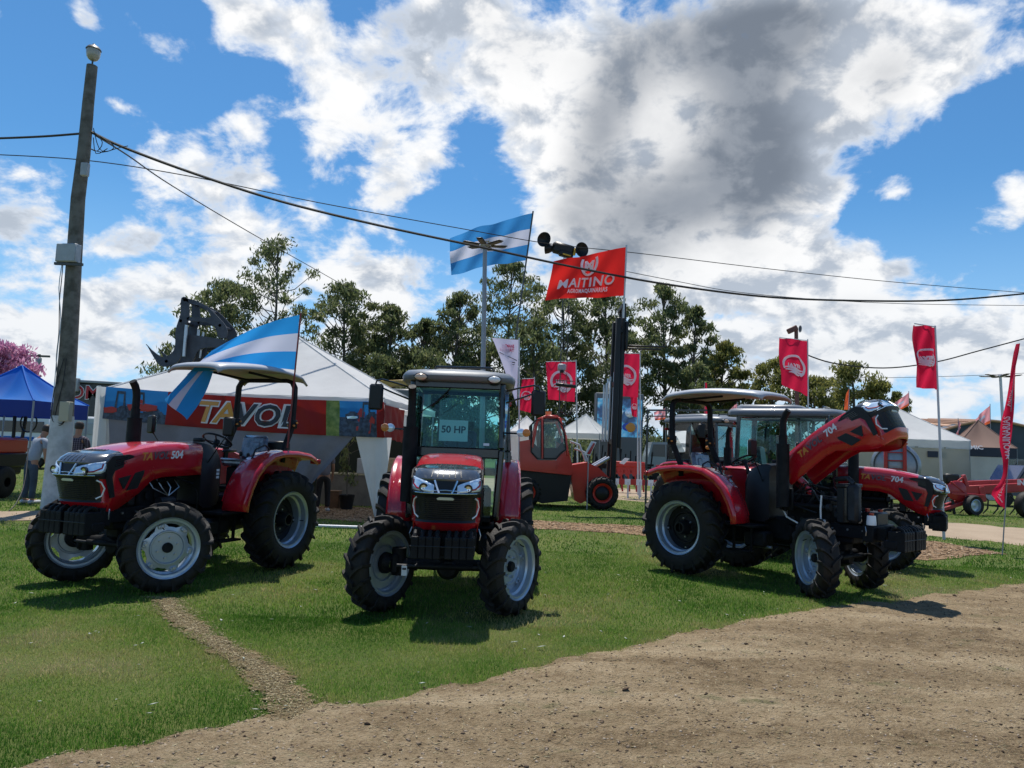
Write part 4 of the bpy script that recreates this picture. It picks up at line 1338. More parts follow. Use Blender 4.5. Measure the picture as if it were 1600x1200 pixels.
# ------------------------------------------------------------------ cab tractor
def cab_tractor(name, label, pose, number, steer, sign=False, WB=2.0, long=0.0, detail=True, rearR=.69):
    x, y, a = pose
    root = thing(name, label, 'tractor', (x, y, 0), a - PI / 2, 'show tractors on the lawn')
    chassis(root, WB, False, long, 2.74 if sign else 2.58)
    hood_group(root, number, long)
    muffler(root)
    for s in (-1, 1):
        fender(root, s, 'cab')
        wheel(root, 'rear_wheel', rearR, .36, rearR * .545, 20, 'rear', (0, s * .80, rearR), s, 0, .2 * s + x)
        wheel(root, 'front_wheel', .50, .26, .315, 17, 'deep', (WB, s * .675, .50), s, steer, .5 * s + y)
    cb = empty('cab', (0, 0, 0), 0, root)
    XF, XR, HW = 1.16, -.52, .60
    ZB, ZM, ZT = .92, 1.72, 2.50
    fr = MB()
    for s in (-1, 1):
        fr.bar((XF + .02, s * .50, ZB), (XF, s * .545, ZM), .075, .085, .02)
        fr.bar((XF, s * .545, ZM), (XF - .07, s * .53, ZT + .02), .07, .085, .02)
        fr.bar((.42, s * .64, ZB + .1), (.38, s * .66, 1.7), .05, .06, .012)
        fr.bar((.38, s * .66, 1.7), (.34, s * .60, ZT), .045, .055, .012)
        fr.bar((XR, s * .60, 1.35), (XR + .04, s * .58, ZT), .06, .08, .015)
        fr.bar((XR, s * .63, 1.58), (.40, s * .67, 1.62), .05, .06, .01)
        fr.bar((XR + .02, s * .58, ZT), (XF - .06, s * .54, ZT), .06, .07, .012)
        fr.bar((XF + .02, s * .52, ZB), (.42, s * .64, ZB), .05, .06, .012)
    fr.bar((XF + .012, -.52, ZM - .05), (XF + .012, .52, ZM - .05), .06, .12, .015)
    fr.bar((XF - .06, -.52, ZT - .015), (XF - .06, .52, ZT - .015), .07, .12, .015)
    fr.bar((XR, -.58, 1.4), (XR, .58, 1.4), .06, .1, .015)
    fr.bar((XR + .03, -.58, ZT), (XR + .03, .58, ZT), .06, .09, .015)
    fr.build('frame', BLKG, cb, 35)
    b = MB(); b.box((.35, 0, .88), (1.3, .9, .06), None, .01); b.box((-.1, 0, 1.05), (.8, .9, .34), None, .05); b.box((.98, 0, 1.28), (.22, .44, .82), None, .05)
    b.box((.90, 0, 1.70), (.26, .42, .07), None, .02); b.build('cab_floor', BLK, cb)
    def pane(nm, pts, mm=GLASS):
        g = MB(); g.plate(pts, .004); return g.build(nm, mm, cb, 0)
    ws = pane('windshield', [(XF + .005, -.50, ZM + .01), (XF + .005, .50, ZM + .01), (XF - .065, .49, ZT - .03), (XF - .065, -.49, ZT - .03)])
    pane('rear_window', [(XR, -.56, 1.45), (XR + .03, -.54, ZT - .04), (XR + .03, .54, ZT - .04), (XR, .56, 1.45)])
    for s in (-1, 1):
        pane('lower_pane', [(XF + .025, s * .36, ZB + .03), (XF + .025, s * .49, ZB + .03), (XF + .005, s * .52, ZM - .1), (XF + .005, s * .36, ZM - .1)], GLASSD)
        dd = pane('door', [(XF - .01, s * .53, ZB + .03), (.45, s * .645, ZB + .03), (.36, s * .63, ZT - .03), (XF - .08, s * .545, ZT - .03)], GLASSD)
        g = MB(); g.bar((.50, s * .665, 1.35), (.50, s * .665, 1.5), .02, .03, .006); g.build('handle', BLK, dd)
        pane('quarter_window', [(.33, s * .655, 1.66), (XR + .04, s * .62, 1.62), (XR + .06, s * .585, ZT - .03), (.31, s * .60, ZT - .03)], GLASSD)
    # roof
    b = MB()
    rg = []
    for (z, k, dx) in ((2.505, .975, 0), (2.515, .99, 0), (2.56, 1.0, .005), (2.595, .985, 0), (2.63, .935, -.02), (2.645, .85, -.04)):
        ring = []
        for (X, Y) in ((1.34, .0), (1.33, .30), (1.28, .50), (1.16, .64), (.9, .69), (.3, .70), (-.4, .69), (-.62, .66), (-.70, .55), (-.72, .3)):
            ring.append(((X - .3) * k + .3 + dx, Y * k, z))
        full = ring + [(-.72 * 1 if False else (-.72 - .3) * k + .3 + dx, 0, z)] + [(p[0], -p[1], p[2]) for p in ring[:0:-1]]
        rg.append(full)
    b.loft(rg)
    b.build('roof', ROOFG, cb, 40)
    b = MB()
    rg = []
    for (z, k) in ((2.64, 1.0), (2.68, .99), (2.715, .93), (2.725, .86)):
        rg.append([((X + .2) * k - .2, Y * k, z) for X, Y in ((.45, -.42), (.58, -.32), (.60, 0), (.58, .32), (.45, .42), (-.45, .46), (-.60, .3), (-.62, 0), (-.60, -.3), (-.45, -.46))])
    b.loft(rg)
    b.build('roof_vent', ROOFG, cb, 40)
    if detail:
        b = MB(); b.tube([(.92, -.30, 2.66), (.92, -.28, 2.70), (.92, .40, 2.71), (.92, .42, 2.66)], .014, 8); b.build('roof_rail', BLKG, cb)
    for s in (-1, 1):
        b = MB()
        c = (1.285, s * .43, 2.535)
        def ell(k, X): return [(X - abs(math.sin(t)) * .0, c[1] + k * .072 * math.cos(t), c[2] + k * .040 * math.sin(t)) for t in np.linspace(0, 2 * PI, 21)[:-1]]
        b.loft([ell(1.18, c[0] - .04), ell(1.18, c[0] + .035), ell(1.0, c[0] + .04)], mi=1)
        b.loft([ell(1.0, c[0] + .038), ell(.7, c[0] + .055), ell(.2, c[0] + .06)], mi=0)
        b.build('work_lamp', [LAMPW if s > 0 else mat('warm_lamp', (.62, .45, .33), .25, coat=.6), BLKG], cb)
        # mirror on a tube bracket
        b = MB()
        b.tube([(1.10, s * .58, 2.42), (1.12, s * .72, 2.46), (1.13, s * .90, 2.50), (1.13, s * .965, 2.485), (1.13, s * .98, 2.43)], .011, 8)
        b.tube([(1.10, s * .58, 2.28), (1.12, s * .80, 2.36), (1.13, s * .97, 2.43)], .011, 8)
        b.build('mirror_bracket', BLKG, cb)
        m = mirror(cb, (1.13, s * .965, 2.29), s, .175, .31)
        # indicator on a stalk
        b = MB()
        ce = (1.18, s * .80, 1.93)
        def el2(k, X, sh): return [(X, ce[1] + sh + k * .050 * math.cos(t), ce[2] + k * .048 * math.sin(t)) for t in np.linspace(0, 2 * PI, 17)[:-1]]
        b.loft([el2(.6, ce[0] - .04, -.03 * s), el2(1.0, ce[0] - .02, -.03 * s), el2(1.05, ce[0] + .018, -.03 * s), el2(.7, ce[0] + .03, -.03 * s)], mi=1)
        b.loft([el2(.9, ce[0] - .02, .03 * s), el2(1.0, ce[0] + .015, .03 * s), el2(.9, ce[0] + .034, .03 * s), el2(.4, ce[0] + .042, .03 * s)], mi=0)
        b.tube([(1.17, s * .57, 1.92), (1.17, s * .75, 1.92)], .012, 6, mi=2)
        b.build('turn_signal', [AMBER, LENS, BLKG], cb)
    # wiper, seat, wheel inside
    b = MB(); b.tube([(1.13, -.08, 2.44), (1.165, -.30, 2.20)], .008, 6); b.tube([(1.165, -.10, 2.36), (1.17, -.44, 2.12)], .007, 6); b.build('wiper', BLK, cb)
    b = MB(); b.box((.05, 0, 1.42), (.46, .46, .12), None, .04); b.box((-.22, 0, 1.70), (.11, .44, .52), (0, R(-8), 0), .04); b.box((-.05, .29, 1.6), (.3, .06, .05), None, .02); b.box((-.05, -.29, 1.6), (.3, .06, .05), None, .02)
    b.build('seat', SEATM, cb)
    b = MB(); c = Vector((.60, 0, 1.80)); tl = Matrix.Rotation(R(-28), 3, 'Y')
    b.tube([c + tl @ Vector((.19 * math.cos(t), .19 * math.sin(t), 0)) for t in np.linspace(0, 2 * PI, 21)], .013, 6, False)
    b.cyl(c + tl @ Vector((0, 0, -.28)), c, .02); b.tube([c + tl @ Vector((.18, 0, 0)), c + tl @ Vector((-.18, 0, 0))], .01, 6)
    b.build('steering_wheel', BLK, cb)
    b = MB()
    for s in (-1, 1):
        b.box((XR - .02, s * .62, 2.36 if s > 0 else 2.36), (.03, .14, .06), None, .012)
    b.build('rear_lamp', REDLENS, cb)
    if sign:
        g = MB()
        y0 = -.03
        def wsp(yy, zz, d): return (XF + .005 - (zz - ZM) * .07 / .75 + d, yy, zz)
        g.plate([wsp(y0 - .17, 1.80, -.012), wsp(y0 + .17, 1.80, -.012), wsp(y0 + .17, 2.05, -.012), wsp(y0 - .17, 2.05, -.012)], .002)
        tw = text_w('50 HP', size=.115, off=.003)
        put_text(g, '50 HP', lambda xx, yy: wsp(y0 - tw / 2 + xx, 1.90 + yy, -.0095), 1, size=.115, off=.003)
        sg = g.build('paper_sign', [mat('white_paper', (.72, .74, .76), .7), NAVY], cb, 0)
        g = MB(); g.plate([wsp(.33, 1.76, .006), wsp(.40, 1.76, .006), wsp(.40, 1.79, .006), wsp(.33, 1.79, .006)], .002); g.build('sticker', WHITE, cb, 0)
        b = MB(); b.box((WB + .18, -.42, .45), (.004, .055, .10)); b.box((WB + .185, -.42, .47), (.002, .04, .02), mi=1); b.build('paper_tag', [WHITE, NAVY], root)
    return root
tA = rops_tractor('tractor', 'open red tractor numbered 504 parked beside the wooden pole, grey canopy, hood closed', (-3.758, 10.523, -.34), '504', -.51)
tB = cab_tractor('tractor', 'red cab tractor facing the camera with a 50 HP paper in its windshield', (-.672, 9.939, .027), '504', -.54, sign=True)
tD = rops_tractor('tractor', 'open red tractor numbered 704 with its hood raised over the bare engine, grey canopy', (3.165, 11.545, .70), '704', -.66, raised=True, rearR=.68)
tC = cab_tractor('tractor', 'red cab tractor numbered 704, hood closed, standing just behind the raised hood', (4.93, 13.92, 1.0), '704', -.5, WB=2.0, long=.05)
tE = cab_tractor('tractor', 'rearmost red cab tractor, seen between the roll bar and the other cab', (4.62, 17.9, .45), '704', -.3)
# ------------------------------------------------------------------ cloth
def cloth_mat(name, col, trans=.4, rough=.75, vary=0.0, bump=0.0):
    return mat(name, col, rough, trans=trans, vary=vary, vscale=1.2, spec=.2, bump=bump, bscale=2.2)


F_BLUE = cloth_mat('flag_blue', (.045, .24, .56), .5)
F_SKY = cloth_mat('flag_sky_blue', (.03, .30, .70), .5)
F_WHITE = cloth_mat('flag_white', (.58, .60, .72), .5)
F_RED = cloth_mat('flag_red', (.62, .022, .020), .5)
F_CRIM = cloth_mat('flag_crimson', (.62, .018, .065), .55)
F_PRINT = cloth_mat('flag_print_white', (.92, .90, .95), .3)
F_PINK = cloth_mat('flag_pink', (.78, .34, .38), .6)
F_ORNG = cloth_mat('flag_orange', (.75, .14, .05), .5)
F_GOLD = cloth_mat('sun_emblem_gold', (.55, .38, .15), .4)
POLEW = mat('white_pole', (.55, .57, .60), .4, coat=.2)
POLEG = mat('grey_pole', (.25, .27, .30), .45, metal=.3)
POLED = mat('dark_pole', (.06, .065, .07), .5)
TENTW = cloth_mat('white_tent_fabric', (.74, .745, .75), .42, .8, .08, 1.5)
TENTB = cloth_mat('beige_tent_fabric', (.50, .46, .38), .30, .8, .1)
TARP = cloth_mat('translucent_tarp', (.42, .47, .52), .45, .35, .15)
BANR = cloth_mat('banner_red', (.24, .014, .012), .25, .5)


class Flag:
    def __init__(self, p00, p10, p01, p11, wave=.06, nw=2.0, sag=0.0, ph=0.0, fray=0.0, side=1):
        self.q = [Vector(p) for p in (p00, p10, p01, p11)]
        self.n = (self.q[1] - self.q[0]).cross(self.q[2] - self.q[0]).normalized()
        self.wave, self.nw, self.sag, self.ph, self.fray = wave, nw, sag, ph, fray
        self.w = (self.q[1] - self.q[0]).length; self.h = (self.q[2] - self.q[0]).length

    def __call__(self, u, v, off=0.0):
        a = self.q[0].lerp(self.q[1], u); b = self.q[2].lerp(self.q[3], u)
        p = a.lerp(b, v)
        k = min(1, u * 3)
        d = k * self.wave * (math.sin(2 * PI * self.nw * u + self.ph + 1.6 * v) + .45 * math.sin(2 * PI * (self.nw * 2.1 * u - 1.1 * v) + self.ph) + .3 * math.sin(7 * v + self.ph * 2) * u)
        return p + self.n * (d + off) - Vector((0, 0, self.sag * math.sin(PI * u)))

    def mesh(self, name, mats, parent, mf=None, nu=28, nv=18):
        b = MB(); b.grid(lambda u, v: self(u, v), nu, nv, 0, mf)
        return b.build(name, mats, parent, 180)

    def pt(self, parent, s, u0, v0, h, width=None, mats=None, mirror=False, rot90=False, **k):
        """text printed on both faces, centred on (u0, v0), cap height h as a share of the flag height"""
        size = h * self.h / .7
        vs, fs = text_geo(s, size=size, **k)
        x0 = min(x for x, y in vs); x1 = max(x for x, y in vs)
        sc = (width * self.w / (x1 - x0)) if width else 1.0
        b = MB()
        for o in (.028, -.028):
            def fn(x, y, o=o):
                X = ((x - (x0 + x1) / 2) * sc) / self.w; Y = (y - size * .35) / self.h
                if mirror: X = -X
                if rot90: X, Y = -Y * self.h / self.w, X * self.w / self.h
                return self(u0 + X, v0 - Y, o)
            b.add([tuple(fn(x, y)) for x, y in vs], fs)
        return b.build('lettering', mats, parent, 0)

    def strokes(self, parent, name, lines, mats):
        """closed ribbons in (u, v): list of (points, width in metres)"""
        b = MB()
        for pts, wd in lines:
            for o in (.026, -.026):
                vs = []; n = len(pts)
                for i, (u, v) in enumerate(pts):
                    ua, va = pts[max(i - 1, 0)]; uc, vc = pts[min(i + 1, n - 1)]
                    dx, dy = (uc - ua) * self.w, (vc - va) * self.h
                    L = math.hypot(dx, dy) or 1
                    wv = wd[i] if isinstance(wd, list) else wd
                    nx, ny = -dy / L * wv / 2, dx / L * wv / 2
                    vs.append(tuple(self(u + nx / self.w, v + ny / self.h, o))); vs.append(tuple(self(u - nx / self.w, v - ny / self.h, o)))
                b.add(vs, [(2 * i, 2 * i + 1, 2 * i + 3, 2 * i + 2) for i in range(n - 1)])
        return b.build(name, mats, parent, 0)


def round_logo(fl, parent, cu=.5, cv=.5, r=.36, txt='JAVER', mirror=False):
    ra = r; rb = r * fl.w / fl.h * 1.0
    m = -1 if mirror else 1
    arc = [(cu + m * ra * math.cos(t), cv + rb * math.sin(t)) for t in np.linspace(R(60), R(-210), 30)]
    fl.strokes(parent, 'ring_emblem', [(arc, r * fl.w * .24)], F_PRINT)
    waves = []
    for k, (w0, y0) in enumerate(((.86, .30), (.82, .55), (.5, .80))):
        pts = [(cu + m * ra * w0 * t, cv + rb * (y0 + .09 * math.sin(t * 3.2))) for t in np.linspace(-1, 1, 14)]
        waves.append((pts, [r * fl.w * .24 * max(.15, (1 - abs(t) ** 3)) for t in np.linspace(-1, 1, 14)]))
    fl.strokes(parent, 'wave_emblem', waves, F_PRINT)
    fl.pt(parent, txt, cu, cv - rb * .02, r * .32 * fl.w / fl.h, 1.2 * r, F_PRINT, mirror, off=.012, spacing=1.25)


def pole(parent, name, a, b_, r, m, r2=None, n=8):
    b = MB(); b.cyl(tuple(a), tuple(b_), r, r2, n)
    return b.build(name, m, parent)


def rel(o, p):
    return Vector(p) - o.location


# ---- blue-white flag on the open tractor's canopy (red staff), with its tail hanging below
y = 10.6
fb = at(449, 700, 10.45); ft = at(470, 489, 10.45)
t = thing('flag', 'sky blue and white flag on a thin red staff above the 504 tractor canopy', 'flag', at(463, 560, 10.45), 0, 'striped national flags')
o_ = t.location
pole(t, 'staff', rel(t, fb), rel(t, ft), .012, mat('red_staff', (.22, .012, .012), .4))
fl = Flag(rel(t, at(468, 492, 10.45)), rel(t, at(330, 548, 10.1)), rel(t, at(461, 578, 10.45)), rel(t, at(292, 586, 10.0)), .035, .8, -.07, .6)
fl.mesh('cloth', [F_SKY, F_WHITE], t, lambda u, v: 1 if .333 < v < .667 else 0, 32, 30)
tail = Flag(rel(t, at(330, 560, 10.0)), rel(t, at(296, 577, 9.75)), rel(t, at(286, 652, 9.7)), rel(t, at(255, 628, 9.7)), .04, 1.2, 0, 2)
tb = MB()
# the tail: a twisted end of the cloth that hangs from the canopy's front edge
def tailf(u, v):
    A = rel(t, at(298 + 36 * u, 580, 9.72)); B = rel(t, at(257 + 34 * u, 624 + 32 * u, 9.66))
    p = A.lerp(B, v); p += Vector((0, .05 * math.sin(6 * u + 3 * v), 0)); p.x += .05 * math.sin(PI * v) * (u - .4)
    return p
tb.grid(tailf, 15, 16, 0, lambda u, v: 1 if .27 < u < .53 else 0)
tb.build('hanging_tail', [F_SKY, F_WHITE], t, 180)
tb = MB()
tb.grid(lambda u, v: rel(t, at(300 + 30 * u - 12 * v * (1 - u), 582 + 26 * v * (1 - u), 9.85)) + Vector((0, .03 * math.sin(5 * v), 0)), 8, 8)
tb.build('hanging_fold', F_SKY, t, 180)

# ---- striped flag high in the middle
y = 27.0
t = thing('flag', 'large blue and white striped flag with a gold sun flying high behind the cab', 'flag', at(772, 760, 27) * 1.0, 0, 'striped national flags')
t.location.z = 0
pole(t, 'staff', rel(t, Vector((t.location.x, 27, 0))), rel(t, at(833, 330, y)), .03, POLED)
fl = Flag(rel(t, at(832, 333, y)), rel(t, at(703, 372, y - .5)), rel(t, at(821, 407, y)), rel(t, at(705, 430, y - .4)), .15, 1.5, -.06, 1.2)
fl.mesh('cloth', [F_BLUE, F_WHITE], t, lambda u, v: 1 if .335 < v < .665 else 0, 32, 18)
sun_pts = []
for k in range(24):
    a_ = 2 * PI * k / 24; r_ = .09 if k % 2 else .13
    sun_pts.append((.56 + r_ * math.cos(a_) * fl.h / fl.w, .5 + r_ * math.sin(a_)))
bm_ = MB()
for o in (.014, -.014):
    bm_.add([tuple(fl(u, v, o)) for u, v in sun_pts], [tuple(range(24))])
bm_.build('sun_emblem', F_GOLD, t, 0)

# ---- red flag on the forklift mast
y = 22.8
t = thing('flag', 'bright red flag with white M emblem and MAITINO lettering on the forklift mast', 'flag', at(974, 492, y))
pole(t, 'staff', (0, 0, -.1), rel(t, at(979, 383, y)), .03, POLEW)
fl = Flag(rel(t, at(978, 386, y)), rel(t, at(864, 409, y - .5)), rel(t, at(977, 462, y)), rel(t, at(853, 469, y - .5)), .10, 1.3, 0, .3)
fl.mesh('cloth', [F_RED], t, None, 60, 36)
fl.pt(t, 'MAITINO', .52, .63, .21, .74, F_PRINT, True, off=.012, shear=.12, spacing=1.12)
fl.pt(t, 'AGROMAQUINARIAS', .50, .83, .09, .54, F_PRINT, True, off=.008, spacing=1.15)
fl.pt(t, 'M', .49, .26, .20, .13, F_PRINT, True, off=.03)
fl.strokes(t, 'shield_emblem', [([(.49 + .105 * math.cos(a) * 1.0, .22 + .24 * math.sin(a)) for a in np.linspace(R(-35), R(215), 22)], .085)], F_PRINT)

# ---- crimson flags with the ring emblem
def ringflag(label, px, depth, base, mirror=False, wave=.05, topbar=True, poleoff=None, cv=.52, lean=None):
    (tx, ty), (fx, fy), (bx, by), (gx, gy) = px
    t = thing('flag', label, 'flag', (at(*base, depth).x, depth, 0), 0, 'crimson flags with a white ring emblem')
    top = rel(t, at(tx, ty - 3, depth))
    pole(t, 'staff', (0, 0, 0), top, .035, POLEW, .022)
    fl = Flag(rel(t, at(tx, ty, depth)), rel(t, at(fx, fy, depth - .1)), rel(t, at(bx, by, depth)), rel(t, at(gx, gy, depth - .25)), wave * 1.5, 1.2, 0, tx * .7)
    fl.mesh('cloth', [F_CRIM], t, None, 18, 24)
    if topbar: pole(t, 'top_bar', fl(0, 0) + Vector((0, 0, .02)), fl(1, 0) + Vector((0, 0, .02)), .014, POLEW)
    round_logo(fl, t, .5, cv, .36, 'JAVER', mirror)
    return t


ringflag('crimson ring-emblem flag hanging square just left of the forklift mast', ((900, 565), (853, 566), (898, 628), (857, 624)), 30, (903, 772), True)
ringflag('narrow crimson ring-emblem flag half hidden behind the cab tractor mirror', ((835, 592), (815, 593), (829, 645), (809, 640)), 31, (838, 772), True)
ringflag('crimson ring-emblem flag right of the forklift mast', ((1000, 553), (958, 552), (997, 621), (955, 618)), 30, (1001, 772), True)
ringflag('limp crimson flag hanging twisted below the one right of the forklift mast', ((996, 618), (984, 620), (995, 652), (987, 650)), 31.5, (997, 770), True, .03, False)
ringflag('large crimson ring-emblem flag with a camera post showing through it', ((1262, 533), (1218, 528), (1263, 620), (1220, 600)), 26, (1264, 800), True)
ringflag('tall crimson ring-emblem flag on the right, narrow and rippled on a white staff', ((1461, 512), (1428, 507), (1464, 609), (1428, 604)), 17.6, (1475, 843), True, .07)


def pennant(label, top, fly, b0, b1, depth, base, two=True):
    t = thing('flag', label, 'flag', (at(*base, depth).x, depth, 0), 0, 'faded pink and orange flags')
    pole(t, 'staff', (0, 0, 0), rel(t, at(top[0], top[1] - 2, depth)), .03, POLEG, .018)
    fl = Flag(rel(t, at(*top, depth)), rel(t, at(*fly, depth)), rel(t, at(*b0, depth)), rel(t, at(*b1, depth)), .08, 1.1, 0, top[0])
    fl.mesh('cloth', [F_PINK, F_ORNG, F_WHITE], t, lambda u, v: 1 if v > .82 else (2 if .30 < v < .5 and u > .3 else 0), 16, 12)


pennant('faded pink and orange flag streaming left above the white tents', (1420, 613), (1393, 634), (1420, 633), (1394, 650), 45, (1422, 760))
pennant('pink flag drooping in front of the dark arched warehouse gable', (1497, 655), (1502, 668), (1498, 678), (1491, 690), 45, (1499, 760))
pennant('pink flag with an orange hem right of the drooping one, before the warehouse', (1547, 633), (1523, 655), (1548, 661), (1526, 672), 45, (1549, 760))
pennant('small pink flag seen between the two cab roofs', (1152, 630), (1140, 640), (1153, 646), (1142, 648), 40, (1153, 740))
pennant('small pink flag just left of the farther cab roof', (1040, 638), (1022, 644), (1040, 655), (1024, 657), 40, (1041, 745))
t = thing('feather_flag', 'thin crimson feather flag behind the seat canopy of the 704 tractor', 'flag', (at(1103, 745, 38).x, 38, 0))
fl = Flag(rel(t, at(1101, 598, 38)), rel(t, at(1105, 598, 38)), rel(t, at(1100, 660, 38)), rel(t, at(1106, 660, 38)), .03, 1, 0, 1)
fl.mesh('cloth', [F_CRIM], t); pole(t, 'staff', (0, 0, 0), rel(t, at(1101, 597, 38)), .02, POLEG)
t = thing('pennant', 'orange tip of a flag rising behind the raised hood', 'flag', (at(1321, 760, 40).x, 40, 0))
fl = Flag(rel(t, at(1327, 606, 40)), rel(t, at(1321, 618, 40)), rel(t, at(1327, 640, 40)), rel(t, at(1318, 640, 40)), .04, 1, 0, 1)
fl.mesh('cloth', [F_ORNG], t); pole(t, 'staff', (0, 0, 0), rel(t, at(1327, 603, 40)), .025, POLEG)

# ---- red feather flag at the right edge
d = 14.9
t = thing('feather_flag', 'tall curved crimson feather flag with white lettering at the right edge of the lawn', 'flag', (at(1566, 868, d).x, d, 0))
spine = [(1566, 868), (1569, 820), (1571, 795), (1574, 740), (1577, 690), (1581, 620), (1586, 570), (1592, 537)]
outer = {795: (1570, 1546.5), 780: (1571, 1549), 760: (1572, 1560), 740: (1574, 1569), 720: (1575, 1569.5), 690: (1578, 1563), 660: (1580, 1563), 620: (1585, 1571), 580: (1589, 1579), 550: (1592, 1586), 537: (1592, 1590)}
b = MB(); b.tube([rel(t, at(u, v, d)) for u, v in spine], [.012, .012, .011, .010, .009, .008, .006, .004], 6); b.build('staff', POLEG, t)
ks = sorted(outer)
def feather(u, v):
    vv = 795 + (537 - 795) * v
    a = np.interp(vv, ks, [outer[k][0] for k in ks]); c = np.interp(vv, ks, [outer[k][1] for k in ks])
    p = rel(t, at(a + (c - a) * u, vv - 22 * u * max(0, 1 - v * 6), d)); p.y += .05 * math.sin(5 * u + 9 * v); return p
b = MB(); b.grid(feather, 8, 40); b.build('cloth', F_CRIM, t, 180)
def ftext(s, v0, h, w, m=F_PRINT):
    b = MB()
    vs, fs = text_geo(s, size=1.0, off=.02)
    x1 = max(x for x, y in vs)
    for o in (-.02, .02):
        b.add([tuple(feather(.25 + y / .7 * h, v0 + x / x1 * w) + Vector((0, o, 0))) for x, y in vs], fs)
    b.build('lettering', m, t, 0)
ftext('MAQUINARIAS', .30, .45, .26); ftext('AGRO', .62, .4, .10)
ftext('JAVER', .03, .35, .12)

# ---- white banner behind the cab tractor
d = 24
t = thing('feather_flag', 'pale lilac sail banner with pink lettering rising behind the cab roof', 'banner', (at(812, 770, d).x, d, 0))
pole(t, 'staff', (0, 0, 0), rel(t, at(811, 528, d)), .025, POLEW)
fl = Flag(rel(t, at(810.5, 531, d)), rel(t, at(768, 528, d)), rel(t, at(806, 640, d)), rel(t, at(804, 640, d)), .03, 1, 0, 1)
lil = cloth_mat('lilac_banner', (.58, .56, .74), .45)
fl2 = lambda u, v: fl(u, v)
b = MB(); b.grid(lambda u, v: rel(t, at(810.5 - 3 * v - (42 - 44 * v ** .9 if v < 1 else 0) * u * (1 if v < .5 else 1), 531 - 3 * u * (1 - v) + 110 * v, d)) + Vector((0, .03 * math.sin(6 * u + 4 * v), 0)), 12, 20)
b.build('cloth', lil, t, 180)
PKP = cloth_mat('pink_print', (.7, .06, .16), .3)
fl.pt(t, 'CLEMANS', .42, .10, .045, .50, PKP, True, off=.004); fl.pt(t, 'RAZERAY', .48, .155, .045, .60, PKP, True, off=.004)
fl.strokes(t, 'line_print', [([(.05, .30), (.85, .20)], .02), ([(.15, .33), (.42, .33)], .03), ([(.18, .36), (.40, .36)], .02)], NAVY)

# ------------------------------------------------------------------ wooden pole with cables
WOODP = mat('weathered_pole_wood', (.16, .145, .125), .8, vcol=(.085, .075, .06), vscale=5, bump=.8, bscale=22)
PAINTW = mat('whitewash', (.50, .53, .56), .75, vcol=(.36, .38, .40), vscale=4, bump=.5, bscale=30)
BOXG = mat('grey_steel_box', (.36, .38, .41), .5, vary=.15, vscale=5)
CABLE = mat('black_cable', (.012, .012, .013), .6)
d = 16.9
t = thing('utility_pole', 'weathered wooden pole, whitewashed at its foot, with a lamp on top and grey boxes', 'pole', at(80, 797, d))
t.location.z = 0
cl_ = [(84, 797, .26), (97, 660, .225), (99, 640, .215), (106, 560, .19), (115, 420, .165), (122, 310, .15), (131, 240, .14), (138, 160, .125), (144, 103, .118)]
pts = [(rel(t, at(u, v, d)), r_) for u, v, r_ in cl_]
b = MB(); b.tube([p for p, r_ in pts[1:]], [r_ for p, r_ in pts[1:]], 20); b.build('shaft', WOODP, t, 60)
b = MB(); b.tube([pts[0][0] - Vector((0, 0, .3)), pts[0][0], pts[1][0].lerp(pts[2][0], .5)], [.275, .27, .232], 20); b.build('whitewashed_foot', PAINTW, t, 60)
lt = rel(t, at(144, 103, d))
b = MB(); b.cyl(lt, lt + Vector((0, 0, .16)), .02, n=8)
b.lathe([(.001, .55), (.03, .54), (.05, .50), (.13, .46), (.17, .40), (.165, .385)], 20, 'Z', tuple(lt), mi=1)
b.build('lamp_bracket', [POLED, POLED], t)
b = MB(); b.lathe([(.15, .40), (.155, .32), (.14, .22), (.10, .16), (.05, .13), (.001, .13)], 20, 'Z', tuple(lt)); b.build('lamp_globe', mat('dusty_lamp_glass', (.33, .31, .27), .25, coat=.4), t, 80)
c = rel(t, at(107, 396, d - .25))
b = MB(); b.box(c, (.50, .20, .42), (0, 0, R(-8)), .015); b.box(c + Vector((.0, -.105, 0)), (.47, .012, .39), (0, 0, R(-8)), .004); b.build('switch_box', BOXG, t)
b = MB(); b.bar(c + Vector((-.28, -.02, -.25)), c + Vector((.36, -.02, -.25)), .06, .06); b.build('box_bracket', POLED, t)
c = rel(t, at(133, 265, d - .2)); b = MB(); b.box(c, (.16, .12, .30), None, .01); b.build('junction_box', BOXG, t)
c = rel(t, at(103, 643, d - .3)); b = MB(); b.box(c, (.22, .16, .44), None, .01); b.build('junction_box', mat('beige_box', (.40, .37, .28), .6), t)
for k, pth in enumerate(([(99, 405), (96, 440), (93, 470), (92, 520), (88, 560), (90, 600)], [(97, 412), (92, 450), (95, 500), (90, 545), (85, 600), (80, 640)], [(104, 560), (98, 600), (86, 650), (96, 662), (104, 650)], [(100, 560), (85, 610), (80, 650), (90, 664), (100, 660), (104, 640)],
                           [(146, 205), (160, 222), (152, 236), (141, 232), (160, 238), (182, 232), (200, 228)], [(146, 200), (155, 232), (170, 236), (178, 228), (160, 215)], [(146, 215), (150, 240), (168, 232)])):
    b = MB(); P_ = [rel(t, at(u, v, d - .22)) for u, v in pth]
    sm = []
    for i in range(len(P_) - 1):
        for q in (0, .34, .67):
            a0 = P_[max(i - 1, 0)]; a1 = P_[i]; a2 = P_[i + 1]; a3 = P_[min(i + 2, len(P_) - 1)]
            sm.append(.5 * ((2 * a1) + (a2 - a0) * q + (2 * a0 - 5 * a1 + 4 * a2 - a3) * q * q + (3 * a1 - a0 - 3 * a2 + a3) * q ** 3))
    sm.append(P_[-1])
    b.tube(sm, .010, 5); b.build('loose_wire', CABLE if k != 1 else POLEW, t)
